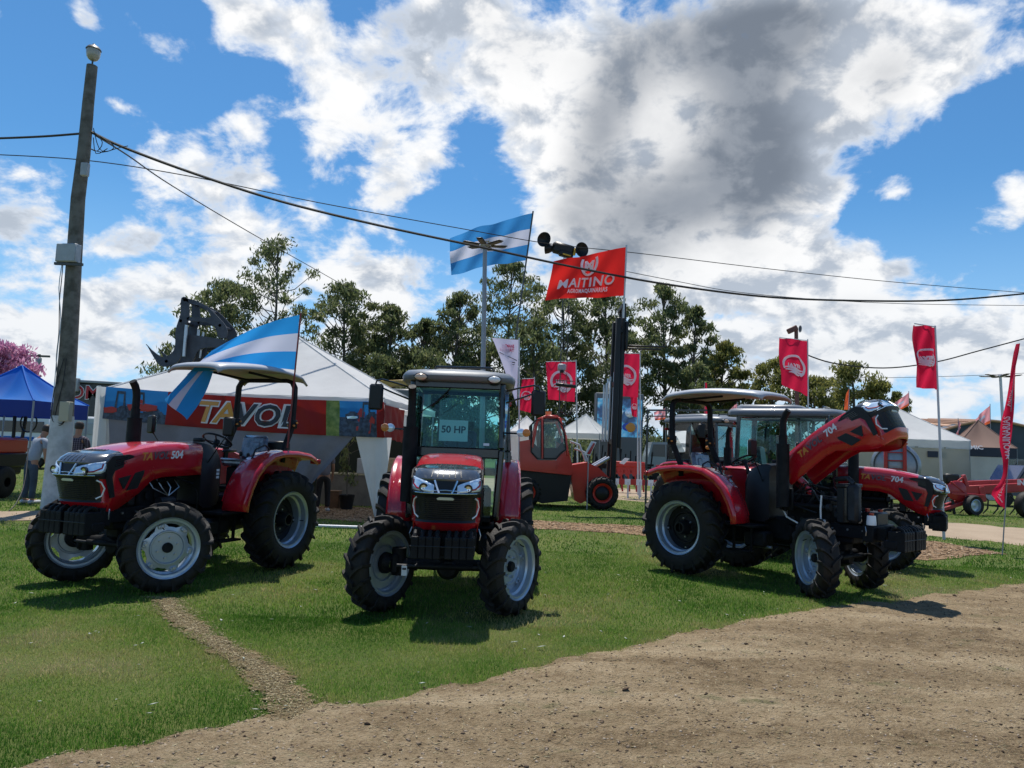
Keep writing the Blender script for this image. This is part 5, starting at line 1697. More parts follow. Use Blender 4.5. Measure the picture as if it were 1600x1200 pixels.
for k in range(5):
    c = rel(t, at(86 + k * 3 - (k % 2) * 16, 780 - 60 * k, d - .26))


def cable(label, pts, r, m=CABLE):
    P_ = [at(*p) for p in pts]
    out = []
    for i in range(len(P_) - 1):
        for q in np.linspace(0, 1, 7)[:-1]:
            a0 = P_[max(i - 1, 0)]; a1 = P_[i]; a2 = P_[i + 1]; a3 = P_[min(i + 2, len(P_) - 1)]
            out.append(.5 * ((2 * a1) + (a2 - a0) * q + (2 * a0 - 5 * a1 + 4 * a2 - a3) * q * q + (3 * a1 - a0 - 3 * a2 + a3) * q ** 3))
    out.append(P_[-1])
    b = MB(); b.tube(out, r, 6)
    return tag(b.build('overhead_cable', m), label, 'cable', 'overhead cables')


cable('thick black cable from the left edge to the wooden pole', [(-60, 217, 17.5), (0, 216, 17.3), (70, 213, 17.1), (134, 208, 16.9)], .026)
cable('thick black twisted cable sagging from the wooden pole across to the right edge', [(142, 206, 16.9), (190, 229, 17.2), (300, 270, 18), (440, 315, 19), (600, 354, 20), (760, 388, 21), (900, 418, 22), (1040, 444, 23), (1200, 464, 24), (1350, 470, 25), (1480, 469, 26), (1600, 459, 27), (1680, 450, 27.6)], .034)
cable('thin cable crossing above the thick one and passing behind the red M flag', [(-40, 240, 21), (130, 250, 20), (300, 276, 20), (500, 317, 21), (720, 357, 23), (860, 381, 24.5), (1000, 396, 26), (1200, 420, 28), (1400, 441, 30), (1660, 462, 32)], .014)
cable('thin cable running down from the pole towards the tall trees', [(150, 212, 17), (200, 243, 20), (270, 291, 25), (390, 363, 34), (500, 425, 45), (600, 482, 58)], .02)
cable('thin lower cable behind the red M flag running to the right edge', [(978, 424, 26), (1060, 440, 27), (1150, 456, 28), (1280, 468, 29), (1430, 475, 30), (1660, 478, 32)], .012)
cable('cable slung from the camera post to the right edge', [(1250, 550, 30), (1300, 567, 30), (1380, 575, 30), (1460, 566, 30), (1530, 548, 30), (1620, 524, 30)], .028)
cable('faint cable beyond the right flags', [(1266, 590, 60), (1400, 590, 60), (1540, 586, 60), (1650, 580, 60)], .02)

# ------------------------------------------------------------------ lamp masts
def ledmast(label, u, vt, vb, d, r=.07, R_=.75, m=POLEG):
    t = thing('street_lamp', label, 'street lamp', (at(u[1], vb, d).x, d, 0), 0, 'lamp masts with a ring of flat lamp heads')
    top = rel(t, at(u[0], vt, d))
    pole(t, 'mast', (0, 0, 0), top, r * 1.3, m, r, 12)
    b = MB(); b.lathe([(.001, .12), (.12, .08), (.16, .0), (.12, -.05), (.001, -.05)], 16, 'Z', tuple(top)); b.build('hub', POLEG, t)
    for k in range(6):
        a = 2 * PI * k / 6 + .3
        c = top + Vector((math.cos(a), math.sin(a), 0)) * R_ * .62
        b = MB(); b.box(c + Vector((0, 0, .02)), (R_ * .75, .22, .028), Matrix.Rotation(a, 3, 'Z') @ Matrix.Rotation(-.06, 3, 'Y'), .012)
        b.box(c - Vector((0, 0, .012)), (R_ * .6, .18, .012), Matrix.Rotation(a, 3, 'Z') @ Matrix.Rotation(-.06, 3, 'Y'), 0, 1)
        b.build('lamp_head', [mat('bronze_lamp', (.05, .04, .032), .5), mat('bronze_lamp', (0, 0, 0))], t)


ledmast('tall grey lamp mast with flat lamp heads in front of the striped flag', (758, 753), 383, 745, 24)
ledmast('slim white lamp mast beside the right-hand feather flag', (1563, 1573), 588, 760, 44, .075, 1.1, POLEW)

# horns on a thin lattice tower
d = 27
t = thing('loudspeaker_tower', 'thin lattice tower with black round loudspeakers on top, behind the red M flag', 'loudspeaker tower', (at(873, 765, d).x, d, 0))
topz = at(872, 398, d).z
b = MB()
for k in range(3):
    a = 2 * PI * k / 3; o = Vector((.16 * math.cos(a), .16 * math.sin(a), 0))
    b.cyl(o, o + Vector((0, 0, topz)), .011, n=5)
n = 24
for k in range(n):
    z0, z1 = topz * k / n, topz * (k + 1) / n
    for q in range(3):
        a, c = 2 * PI * q / 3, 2 * PI * ((q + 1) % 3) / 3
        b.cyl((.16 * math.cos(a), .16 * math.sin(a), z0), (.16 * math.cos(c), .16 * math.sin(c), z1), .006, n=4)
b.build('lattice', POLED, t, 0)
def horn(p, dirv, r):
    dirv = Vector(dirv).normalized(); q = dirv.to_track_quat('Y', 'Z').to_matrix().to_4x4()
    b = MB(); b.M = Matrix.Translation(p) @ q
    b.lathe([(.001, .0), (.10, .0), (.13, .10), (.18, .20), (r, .32), (r * 1.03, .33), (r * .98, .34), (r * .6, .22), (.001, .16)], 24, 'Y')
    b.build('loudspeaker', BLK, t, 50)
horn(rel(t, at(856, 377, d)), (-.55, -1, -.05), .27); horn(rel(t, at(902, 392, d)), (.5, -1, -.1), .27); horn(rel(t, at(866, 388, d)), (-.9, .2, .0), .2)
c = rel(t, at(880, 390, d))
b = MB(); b.box(c, (.85, .45, .42), (R(8), R(14), 0), .09); b.box(c + Vector((.1, -.1, -.2)), (.55, .3, .22), (0, R(14), 0), .05); b.build('speaker_cabinet', BLK, t)
b = MB(); b.box(c + Vector((.42, -.2, -.12)), (.09, .1, .28), (0, R(14), 0), .02); b.box(c + Vector((.12, -.26, -.26)), (.3, .05, .05), (0, R(14), 0), .01); b.build('yellow_clamp', mat('yellow_plastic', (.55, .34, .03), .5), t)
c = rel(t, at(878, 574, d - .4)); b = MB(); b.box(c, (.3, .2, .25), None, .04); b.box(c + Vector((0, -.1, -.16)), (.14, .1, .1), None, .02, 1); b.cyl((0, 0, c.z), tuple(c), .02); b.build('floodlight', [BOXG, BLK], t)
c = rel(t, at(880, 600, d - .4)); b = MB(); b.tube([rel(t, at(866, 594, d - .4)), rel(t, at(898, 596, d - .4))], .015, 5); b.box(c + Vector((.1, 0, -.05)), (.75, .2, .12), (0, R(5), 0), .04); b.cyl((0, 0, c.z), tuple(c), .02); b.build('side_lamp', BLK, t)

# camera post behind the large flag
d = 30
t = thing('camera_post', 'dark post with a surveillance camera, showing through the large crimson flag', 'camera post', (at(1247, 790, d).x, d, 0))
pole(t, 'post', (0, 0, 0), rel(t, at(1244, 512, d)), .10, mat('brown_post', (.13, .05, .04), .6), .08)
b = MB(); c = rel(t, at(1238, 515, d)); b.box(c, (.42, .2, .22), (0, R(-28), 0), .03); b.build('camera_housing', mat('brown_post', (0, 0, 0)), t)
b = MB(); c = rel(t, at(1251, 514, d)); b.lathe([(.001, .05), (.14, 0), (.15, -.03), (.1, -.02)], 12, 'X', tuple(c)); b.build('antenna', POLEG, t)
# ------------------------------------------------------------------ trees
def leaf_mat(name, stops, tr=.35):
    m = bpy.data.materials.new(name); m.use_nodes = True
    T = NT(m.node_tree); bs = T.n['Principled BSDF']
    c = T.ramp(T.node('ShaderNodeAttribute', attribute_name='tone').outputs['Fac'], stops)
    T.l.new(c, bs.inputs['Base Color']); bs.inputs['Roughness'].default_value = .5; bs.inputs['Specular IOR Level'].default_value = .3
    t_ = T.node('ShaderNodeBsdfTranslucent'); T.l.new(c, t_.inputs['Color'])
    ms = T.node('ShaderNodeMixShader', inp={0: tr})
    T.l.new(bs.outputs[0], ms.inputs[1]); T.l.new(t_.outputs[0], ms.inputs[2]); T.l.new(ms.outputs[0], T.n['Material Output'].inputs[0])
    return m


LEAF1 = leaf_mat('eucalyptus_leaves', [(0, (.036, .056, .024)), (.5, (.105, .135, .055)), (1, (.22, .235, .105))], .55)
LEAF2 = leaf_mat('olive_leaves', [(0, (.06, .075, .020)), (.5, (.15, .165, .045)), (1, (.28, .26, .08))], .55)
LEAFP = leaf_mat('pink_blossom', [(0, (.30, .10, .20)), (.5, (.50, .20, .36)), (1, (.66, .36, .52))], .45)
BARK = mat('grey_bark', (.14, .12, .10), .85, vcol=(.07, .06, .05), vscale=2)


def leaf_cloud(cl, per, size, g):
    """cl: list of (centre, radii); returns quads and tones"""
    n = len(cl) * per
    C_ = np.repeat(np.array([c for c, r in cl]), per, 0); R_ = np.repeat(np.array([r for c, r in cl]), per, 0)
    d = g.normal(size=(n, 3)); d /= np.linalg.norm(d, axis=1)[:, None]
    rad = g.random(n) ** .5
    p = C_ + d * R_ * rad[:, None]
    a = g.normal(size=(n, 3)); a[:, 2] -= 1.6; a /= np.linalg.norm(a, axis=1)[:, None]
    b_ = np.cross(a, g.normal(size=(n, 3))); b_ /= np.linalg.norm(b_, axis=1)[:, None]
    s = size * (.55 + .9 * g.random(n))
    co = np.stack([p - a * s[:, None], p + b_ * s[:, None] * .33, p + a * s[:, None], p - b_ * s[:, None] * .33], 1)
    idx = np.arange(n)[:, None] * 4 + np.array([[0, 1, 2, 3]])
    tone = np.repeat((.25 + .5 * g.random(n) + .25 * np.repeat(g.random(len(cl)), per)).clip(0, 1), 4)
    return co.reshape(-1, 3), idx, tone


def tree(label, u, vtop, hw, d, seed, crown=.35, leaf=None, nc=46, per=150, size=.24, base_v=None, group='eucalyptus trees behind the fair', trunk=.22, profile='euc', clr=.16, name='eucalyptus_tree', lean=0):
    g = np.random.default_rng(seed)
    top = at(u, vtop, d); H = top.z; x0 = top.x + lean
    W_ = hw / FPX * d * (1.22 if profile == 'euc' else 1.0)
    t = thing(name, label, 'tree', (x0, d, 0), 0, group)
    def trunkp(k): return Vector((-lean * k + .35 * math.sin(3 * k + seed) * k, .2 * math.sin(2.3 * k + seed * 2) * k, H * k))
    b = MB()
    tk = [trunkp(k) for k in np.linspace(0, .97, 12)]
    b.tube(tk, [trunk * (1 - .85 * k) + .02 for k in np.linspace(0, 1, 12)], 7)
    cl = []
    for i in range(nc):
        k = crown + (1 - crown) * ((i + g.random()) / nc)
        q = (k - crown) / (1 - crown)
        if profile == 'euc': rmax = W_ * (.35 + .72 * math.sin(PI * min(1, .12 + q * .82))) * (1.0 if q < .8 else 1.25 * (1.02 - q) / .27 + .15)
        elif profile == 'round': rmax = W_ * math.sqrt(max(.05, 1 - (2 * q - 1) ** 2)) * 1.0
        else: rmax = W_ * (1 - q * .5)
        a = g.random() * 2 * PI; r_ = rmax * (.25 + .75 * g.random() ** .6)
        base = trunkp(max(crown * .6, k - .10))
        c = trunkp(min(k, .98)) + Vector((math.cos(a) * r_, math.sin(a) * r_, (g.random() - .5) * H * .03))
        rr = (clr * H * .30 + .16 * W_) * (.55 + .75 * g.random())
        cl.append(((c.x, c.y, min(c.z, H - rr * .5)), (rr * 1.1, rr * 1.1, rr * .75)))
        if i % 2 == 0 or r_ > rmax * .6:
            mid = base.lerp(c, .5) + Vector((0, 0, -.03 * H * g.random()))
            b.tube([tuple(base), tuple(mid), tuple(c)], [trunk * .32 * (1.1 - q * .6), trunk * .2, .02], 5)
    b.build('trunk', BARK, t, 60)
    co, idx, tone = leaf_cloud(cl, per, size, g)
    o = mesh_np('crown', co, idx, leaf or LEAF1, None, tone)
    o.parent = t
    return t


TR = [('leftmost dark eucalyptus, behind the raised grapple', 348, 438, 52, 62, .35), ('tallest eucalyptus on the left, its crown pierced by the thin cable', 436, 372, 52, 64, .38),
      ('eucalyptus with a forked crown right of the tallest one', 545, 443, 46, 62, .32), ('small slim eucalyptus between the forked one and the dense pair', 618, 474, 34, 62, .30),
      ('short bushy eucalyptus left of the lamp mast', 664, 500, 34, 63, .25), ('eucalyptus just left of the lamp mast', 716, 458, 40, 62, .28),
      ('tall eucalyptus under the high striped flag', 795, 408, 48, 66, .25), ('eucalyptus below the red M flag, left of the forklift mast', 880, 445, 44, 63, .22), ('eucalyptus behind the forklift mast', 950, 452, 44, 64, .25),
      ('airy eucalyptus with a bare forked stem right of the forklift mast', 1043, 446, 34, 60, .48), ('thin eucalyptus leaning right of the airy one', 1090, 478, 28, 61, .40),
      ('low olive-green eucalyptus behind the cab roofs', 1128, 535, 34, 62, .3)]
for i, (lb, u, vt, hw, d, cr) in enumerate(TR):
    airy = 'airy' in lb or 'thin' in lb
    tree(lb, u, vt, hw, d, 100 + i, cr, LEAF1 if i < 9 else LEAF2 if i == 11 else LEAF1, nc=60 if airy else 92, per=85 if airy else 105, size=.19, trunk=.20, clr=.066 if airy else .066)
for i, (lb, u, vt, hw, d) in enumerate([('squat dark tree behind the white tent roof', 300, 520, 60, 60), ('dark bushy tree between tent and cab tractor', 590, 555, 45, 58),
                                         ('bushy green tree behind the cab roof', 690, 548, 55, 58), ('bright green bushy tree beside the lilac banner', 840, 500, 45, 57),
                                         ('bushy tree right of the forklift mast', 985, 520, 45, 58), ('loose bushy tree behind the seat canopy of the 704 tractor', 1085, 568, 60, 57),
                                         ('shady bushy tree between the lilac banner and the lamp mast', 762, 530, 50, 60)]):
    tree(lb, u, vt, hw, d, 200 + i, .12, LEAF1, nc=52, per=115, size=.19, group='bushy trees between the eucalyptus', trunk=.2, profile='round', clr=.13, name='bushy_tree')
for i, (lb, u, vt, hw, d) in enumerate([('olive tree behind the large crimson flag, left one', 1205, 562, 42, 60), ('olive tree just right of the large crimson flag', 1268, 588, 34, 58), ('rounded olive tree rising behind the raised hood', 1332, 568, 42, 60),
                                         ('olive tree right of the raised hood', 1383, 598, 30, 60), ('last small olive tree with a lone twig to the right', 1412, 622, 26, 60)]):
    tree(lb, u, vt, hw, d, 300 + i, .25, LEAF2, nc=50, per=150, size=.17, group='olive-toned trees on the right', trunk=.2, profile='round', clr=.14, name='olive_tree')
tree('pink blossoming tree behind the blue tent', 5, 538, 50, 45, 400, .3, LEAFP, nc=60, per=170, size=.17, group=None, trunk=.2, profile='round', clr=.25, name='pink_trumpet_tree')

# far low greenery closing the horizon
g = np.random.default_rng(5)
cl = []
for k in range(420):
    u = -150 + 1900 * (k + g.random()) / 420
    d = 95 + 25 * g.random(); p = at(u, 690, d)
    cl.append(((p.x, d, 1.2 + 2.2 * g.random()), (2.6, 2.0, 1.6 + 1.3 * g.random())))
co, idx, tone = leaf_cloud(cl, 110, .42, g)
mesh_np('far_treeline', co, idx, LEAF1, 'stuff', tone)

# ------------------------------------------------------------------ tents
def pyramid_tent(label, L, Rr, depth, zt, zp, val, m, mval=None, walls=None, group=None, sag=.25, text=None):
    """L, Rr: (x, y) front corners; the tent runs back by depth"""
    L = Vector((*L, 0)); Rr = Vector((*Rr, 0))
    fx = (Rr - L); w = fx.length; ux = fx.normalized(); uy = Vector((-ux.y, ux.x, 0))
    if uy.y < 0: uy = -uy
    c = (L + Rr) / 2 + uy * depth / 2
    t = thing('tent', label, 'tent', tuple(c), 0, group)
    cor = [L - c, Rr - c, Rr + uy * depth - c, L + uy * depth - c]
    b = MB(); n = 14
    for i in range(4):
        p, q = cor[i], cor[(i + 1) % 4]
        def f(u, v):
            e = p.lerp(q, u); z = zt + (zp - zt) * v
            k = (1 - v)
            s_ = -sag * math.sin(PI * v) * (.6 + .4 * math.cos(PI * (2 * u - 1)))
            rip = .012 * math.sin(u * 40 + i) * k
            return Vector((e.x * k, e.y * k, z + s_ * .8 + rip))
        b.grid(f, n, n)
    b.build('roof', m, t, 50)
    for i in range(4):
        p = cor[i]; b = MB()
        b.tube([(p.x * (1 - v), p.y * (1 - v), zt + (zp - zt) * v - sag * math.sin(PI * v) * .2 * .8 + .012) for v in np.linspace(0, 1, 12)], .022, 5); b.build('seam', m, t, 60)
    for i in range(4):
        b = MB(); p, q = cor[i], cor[(i + 1) % 4]
        b.grid(lambda u, v: p.lerp(q, u) * (1 + .004 * math.sin(u * 30)) + Vector((0, 0, zt + .01 - val * v)), 24, 2)
        b.build('valance', mval or m, t, 180)
        pole(t, 'leg', p * .985, p * .985 + Vector((0, 0, zt)), .025, POLEG)
    if walls:
        for (i, u0, u1, z0, mw) in walls:
            p, q = cor[i], cor[(i + 1) % 4]
            b = MB(); b.grid(lambda u, v: p.lerp(q, u0 + (u1 - u0) * u) * (.99 + .008 * math.sin(u * 25 + 2 * v)) + Vector((0, 0, zt - val * .8 - (zt - val * .8 - z0) * v)), 30, 6)
            b.build('side_wall', mw, t, 180)
    return t, cor, c


# the exhibitor's tent with the red banner
TL, TRr = at(160, 600, 17.1), at(600, 628, 16.5)
t, cor, c = pyramid_tent('big white tent with a red TAVOL banner behind the open tractor', (TL.x, TL.y), (TRr.x, TRr.y), 6.0, 2.74, 4.55, .14, TENTW,
                         walls=[(0, 0, .035, 0.0, TENTW), (3, 0.0, 1, 0.0, TENTW), (2, .1, .98, 0.0, TARP)], sag=.12)
tent = t
def onf(u, v): return rel(tent, at(u, v, 17.1 + (16.5 - 17.1) * (u - 150) / 450 - .05))
b = MB()
def drape(pts_top, pts_bot, nu, nv, amp, fr):
    def f(u, v):
        i = u * (len(pts_top) - 1); k = min(int(i), len(pts_top) - 2); q = i - k
        a = onf(*pts_top[k]).lerp(onf(*pts_top[k + 1]), q); c_ = onf(*pts_bot[k]).lerp(onf(*pts_bot[k + 1]), q)
        p = a.lerp(c_, v); p.y += amp * math.sin(u * fr + v * 2) * (.3 + v); return p
    b = MB(); b.grid(f, nu, nv); return b
drape([(170, 652), (300, 662), (430, 672), (553, 681)], [(170, 800), (300, 805), (440, 800), (488, 757)], 60, 14, .09, 34).build('drawn_curtain', cloth_mat('grey_violet_tarp', (.20, .21, .26), .35, .4, .25), tent, 180)
drape([(556, 681), (584, 683), (612, 684)], [(584, 806), (588, 808), (595, 807)], 14, 14, .03, 14).build('drawn_curtain', TENTW, tent, 180)
drape([(151, 603), (158, 604), (168, 605)], [(134, 800), (144, 800), (160, 800)], 8, 14, .03, 8).build('corner_curtain', TENTW, tent, 180)
# banner
bt = thing('banner', 'long red TAVOL banner with tractor pictures at both ends, hung along the white tent', 'banner', tuple(at(380, 650, 16.6)))
bl = Flag(rel(bt, at(166, 604, 16.98)), rel(bt, at(600, 628, 16.38)), rel(bt, at(160, 654, 16.98)), rel(bt, at(600, 684, 16.38)), .025, 6, .06, 0)
PBLUE = cloth_mat('print_blue', (.03, .20, .50), .2); PGRN = mat('print_green', (.10, .16, .03), .6, vcol=(.30, .33, .10), vscale=6); PRED = mat('print_red', (.42, .025, .02), .5)
PDRK = mat('print_dark', (.015, .02, .04), .5, vcol=(.07, .10, .16), vscale=9)
def bm_f(u, v):
    if u < .23: return 1 if v < .62 + .1 * math.sin(u * 60) else 3
    if .80 < u < .845: return 2
    if .845 <= u < .975: return 1 if v < .38 + .1 * math.sin(u * 90) else 3
    return 0
bl.mesh('cloth', [BANR, PBLUE, PGRN, PDRK], bt, bm_f, 200, 24)
for (s_, kw, mm) in (('TA', dict(off=.045), F_PRINT), ('TA', dict(off=.014), GOLD), ('VOL', dict(off=.045), F_PRINT), ('VOL', dict(off=.014), NAVY)):
    u0 = .415 if s_ == 'TA' else .590
    o_ = bl.pt(bt, s_, u0, .50, .60, .135 if s_ == 'TA' else .215, mm, False, shear=.22, **kw)
    if kw['off'] < .03: o_.location.y -= .012
def blob(parent, surf, pts, m, o=-.014, name='printed_picture'):
    b = MB(); b.add([tuple(surf(u, v, o)) for u, v in pts], [tuple(range(len(pts)))]); return b.build(name, m, parent, 0)
def shape(kind, u0, v0, su, sv):
    S_ = {'hood': [(0, .2), (.6, 0), (1, .1), (1, .5), (.7, .65), (.1, .7)], 'wheel': [(.5 + .5 * math.cos(a), .5 + .5 * math.sin(a)) for a in np.linspace(0, 2 * PI, 15)[:-1]], 'fender': [(0, 1), (.1, .3), (.5, 0), (1, .2), (.9, .45), (.45, .4), (.25, 1)],
          'post': [(0, 0), (.3, 0), (1, 1), (.7, 1)], 'cab': [(0, 1), (.1, 0), (.9, 0), (1, 1), (.8, 1), (.75, .15), (.25, .15), (.2, 1)]}[kind]
    return [(u0 + su * x, v0 + sv * y) for x, y in S_]
for (k_, u0, v0, su, sv, mm) in (('cab', .04, .10, .04, .55, PDRK), ('cab', .115, .08, .035, .5, PDRK), ('hood', .085, .42, .11, .36, PRED), ('wheel', .05, .55, .035, .4, PDRK), ('wheel', .17, .62, .035, .34, PDRK), ('hood', .0, .60, .05, .3, PRED), ('fender', .12, .3, .03, .3, PRED),
                                  ('hood', .865, .30, .05, .40, PDRK), ('fender', .905, .18, .03, .65, PRED), ('fender', .948, .40, .022, .5, PRED), ('cab', .925, .02, .03, .5, PDRK), ('wheel', .925, .45, .03, .5, PDRK), ('hood', .87, .42, .04, .12, LENS)):
    blob(bt, bl, shape(k_, u0, v0, su, sv), mm)
b = MB(); sb = Flag(rel(bt, at(600.5, 629, 16.38)), rel(bt, at(632, 642, 20)), rel(bt, at(600.5, 684, 16.38)), rel(bt, at(630, 692, 20)), .03, 3)
sb.mesh('side_banner', BANR, bt)

# inside the tent
t = thing('workbench', 'plywood counter with cartons inside the tent opening', 'counter', tuple(at(560, 788, 20.6)), 0); t.location.z = 0
b = MB(); b.box((.2, .2, .42), (2.6, .06, .84), None, .01); b.build('plywood_front', mat('weathered_ply', (.16, .145, .125), .8, vary=.3, vscale=3), t)
b = MB(); b.box((.2, .45, .86), (2.7, .6, .05), None, .01); b.build('top', mat('pale_wood', (.34, .30, .2), .7, vary=.2), t)
b = MB(); b.box((.15, .45, 1.1), (.6, .4, .42), None, .01); b.build('grey_crate', BOXG, t)
b = MB(); b.box((.75, .4, 1.12), (.5, .4, .46), None, .01); b.build('carton', mat('cardboard_tan', (.45, .33, .2)), t)
t = thing('shade_net', 'dark green shade cloth hung at the back of the tent opening', 'shade cloth', tuple(at(560, 700, 22.2)), 0)
b = MB(); b.grid(lambda u, v: Vector((-2.2 + 4.2 * u, .06 * math.sin(20 * u), .4 - 2.4 * v)), 30, 4); b.build('cloth', mat('dark_green_net', (.010, .016, .010), .9), t, 180)
t = thing('wooden_box', 'brown wooden box on the wood chips in the tent opening', 'box', tuple(gnd(520, 794))); b = MB(); b.box((0, 0, .22), (.36, .34, .44), None, .01); b.box((0, 0, .45), (.38, .36, .03), None, .005); b.build('box_body', mat('brown_wood', (.17, .09, .045), .7, vary=.3, vscale=6), t)
t = thing('potted_plant', 'tall leafy sapling in a black pot beside the wooden box', 'plant', tuple(gnd(541, 796)))
b = MB(); b.lathe([(.001, .0), (.15, .0), (.20, .36), (.21, .38), (.19, .38), (.18, .33), (.001, .33)], 18, 'Z'); b.build('pot', BLK, t)
b = MB(); b.tube([(0, 0, .3), (-.03, 0, .8), (.0, .02, 1.3), (-.1, 0, 1.9)], [.016, .013, .010, .006], 6)
g = np.random.default_rng(3); cl = []
for k in range(16):
    z = .6 + 1.5 * k / 16; a = g.random() * 6.3; r_ = .16 + .3 * g.random() * (k > 6)
    q = Vector((math.cos(a) * r_ - .05 * (k / 8), math.sin(a) * r_ * .6, z + .1)); b.tube([(-.02, 0, z - .1), tuple(q)], .006, 4); cl.append((tuple(q), (.13, .13, .10)))
b.build('stem', BARK, t)
co, idx, tone = leaf_cloud(cl, 26, .06, g); o = mesh_np('foliage', co, idx, LEAF1, None, tone); o.parent = t
t = thing('plastic_pipe', 'white plastic pipe lying on the grass edge before the wood chips', 'pipe', tuple(gnd(530, 826))); b = MB(); b.cyl((-.62, 0, .035), (.60, .05, .035), .035, n=10); b.build('pipe_body', POLEW, t)

# blue gazebo
bl_ = mat('blue_gazebo_fabric', (.012, .17, .62), .7, trans=.45); blv = mat('blue_gazebo_valance', (.010, .035, .24), .7, trans=.2)
p0 = Vector((-14.72, 19.1, 0)); p1 = Vector((-12.28, 19.1, 0))
pyramid_tent('blue gazebo at the left edge behind the wooden pole', (p0.x, p0.y), (p1.x, p1.y), 2.5, 2.50, 3.50, .42, bl_, blv, sag=.42, group='fair gazebos')

# ------------------------------------------------------------------ buildings
t = thing('building', 'dark grey building wall with red OM lettering above the blue gazebo', 'building', tuple(at(160, 700, 44))); t.location.z = 0
z1 = at(110, 588, 44).z; x0 = at(98, 600, 44).x - t.location.x; x1 = at(230, 600, 44).x - t.location.x
b = MB(); b.box(((x0 + x1) / 2, 4, z1 / 2 - .2), (x1 - x0, 8, z1 - .4), None, .03); b.build('wall', mat('dark_sheet_wall', (.075, .075, .08), .6, vary=.15), t)
b = MB(); b.box(((x0 + x1) / 2, 4, z1 - .3), (x1 - x0 + .3, 8.3, .16), (0, R(1), 0), .03); b.build('roof', POLEG, t)
b = MB(); b.box((x0 + .5, -.15, z1 - .5), (1.1, .3, .8), None, .03); b.build('air_unit', BOXG, t)
xx = at(107, 600, 44).x - t.location.x; zb = at(107, 622, 44).z
for off, mm, dy in ((.05, WHITE, -.03), (.012, mat('sign_red', (.42, .02, .03), .5), -.05)):
    g_ = MB(); put_text(g_, 'OM', lambda x, y: (xx + x * 1.12, dy - .02, zb + y), 0, size=1.12, off=off); g_.build('lettering', mm, t, 0)
t = thing('telephone_pole', 'distant pole with a crossarm above the blue gazebo', 'pole', tuple(at(48, 700, 60))); t.location.z = 0
zt_ = at(47, 553, 60).z
b = MB(); b.cyl((0, 0, 0), (0, 0, zt_), .14, .1); b.build('shaft', WOODP, t)
b = MB(); b.box((0, 0, zt_ - .15), (1.7, .14, .16)); b.build('crossarm', WOODP, t)
b = MB(); b.box((.05, -.1, zt_ - .6), (.35, .3, .6), None, .04); b.build('transformer', POLEG, t)

# warehouse with an arched roof
d = 85
t = thing('warehouse', 'big warehouse with an arched dark gable and a tan sheet roof beyond the right tents', 'building', tuple(at(1520, 720, d))); t.location.z = 0
arc = [(1400, 712), (1425, 700), (1450, 684), (1475, 672), (1500, 664), (1520, 660), (1545, 658), (1575, 661), (1605, 668), (1640, 680), (1690, 700), (1720, 715)]
poly = [rel(t, at(u, v, d)) for u, v in arc]
base = [Vector((poly[-1].x, 0, 0)), Vector((poly[0].x, 0, 0))]
b = MB(); b.loft([[tuple(p) for p in poly + base], [tuple(p + Vector((0, 3, 0))) for p in poly + base]])
b.build('gable_wall', mat('dark_blue_sheet', (.06, .075, .10), .7, vary=.15, vscale=.6), t, 20)
b = MB()
bk = [(1290, 668), (1310, 664), (1335, 661), (1370, 658), (1400, 656), (1430, 655), (1470, 655), (1500, 656)]
fr_ = [poly[i] for i in range(7)] + [poly[6]]
vs = []; nf = 8
pb = [rel(t, at(u, v, 118)) for u, v in bk]
b.add([tuple(p - Vector((0, .3, 0))) for p in fr_] + [tuple(p) for p in pb], [(i, i + 1, nf + i + 1, nf + i) for i in range(nf - 1)])
RT = mat('tan_roof_sheet', (.42, .25, .15), .6, vcol=(.30, .17, .10), vscale=.5)
b.build('roof_sheet', RT, t, 60)
for i in range(nf - 1):
    for q in (.0, .5):
        a_ = fr_[i].lerp(fr_[i + 1], q); c_ = pb[i].lerp(pb[i + 1], q)
        b = MB(); b.tube([a_ + Vector((0, -.4, .06)), c_ + Vector((0, 0, .06))], .10, 4); b.build('roof_rib', mat('brown_rib', (.24, .13, .08), .6), t, 0)
b = MB(); b.tube([p + Vector((0, -.3, .05)) for p in poly], .16, 6); b.build('gable_trim', RT, t)
b = MB(); x0 = at(1462, 700, d).x - t.location.x; x1 = at(1528, 700, d).x - t.location.x; z1 = at(1490, 682, d).z
b.box(((x0 + x1) / 2, -.4, z1 / 2), (x1 - x0, .6, z1), None, .03); b.build('tan_annex', mat('tan_wall', (.33, .19, .07), .7), t)
b = MB(); cx = at(1497, 692, d).x - t.location.x; cz = at(1497, 692, d).z
for s_ in (-1, 1): b.tube([(cx + s_ * .72 + .55 * math.cos(a), -.8, cz + .5 * math.sin(a)) for a in np.linspace(.6, 5.8, 14)], .11, 5)
b.tube([(cx, -.8, cz - .9), (cx, -.8, cz + .3)], .11, 5); b.build('round_emblem', BLK, t)

# tents on the right
e = 37
p0 = at(1322, 700, e); p1 = at(1517, 705, e - 1.0)
t, cor, c = pyramid_tent('wide white tent with beige walls behind the closed 704 hood', (p0.x, p0.y), (p1.x, p1.y), 6.5, 2.95, 4.95, .42, TENTW, TENTW, walls=[(0, 0, 1, 0, TENTB), (1, 0, 1, 0, TENTB), (3, 0, 1, 0, TENTB)], group='fair tents on the right', sag=.3)
b = MB(); q = rel(t, at(1463, 710, e - .7)); b.box(q, (.85, .03, .3)); b.build('label_patch', NAVY, t)
p0 = at(1330, 700, 50); p1 = at(1446, 700, 49)
t, cor, c = pyramid_tent('peaked white tent just behind the wide one', (p0.x, p0.y), (p1.x, p1.y), 6, 3.5, 5.7, .4, TENTW, walls=[(0, 0, 1, 0, TENTB)], group='fair tents on the right')
br = mat('brown_gazebo_fabric', (.24, .15, .12), .8, trans=.3)
p0 = at(1493, 700, 40); p1 = at(1590, 700, 39)
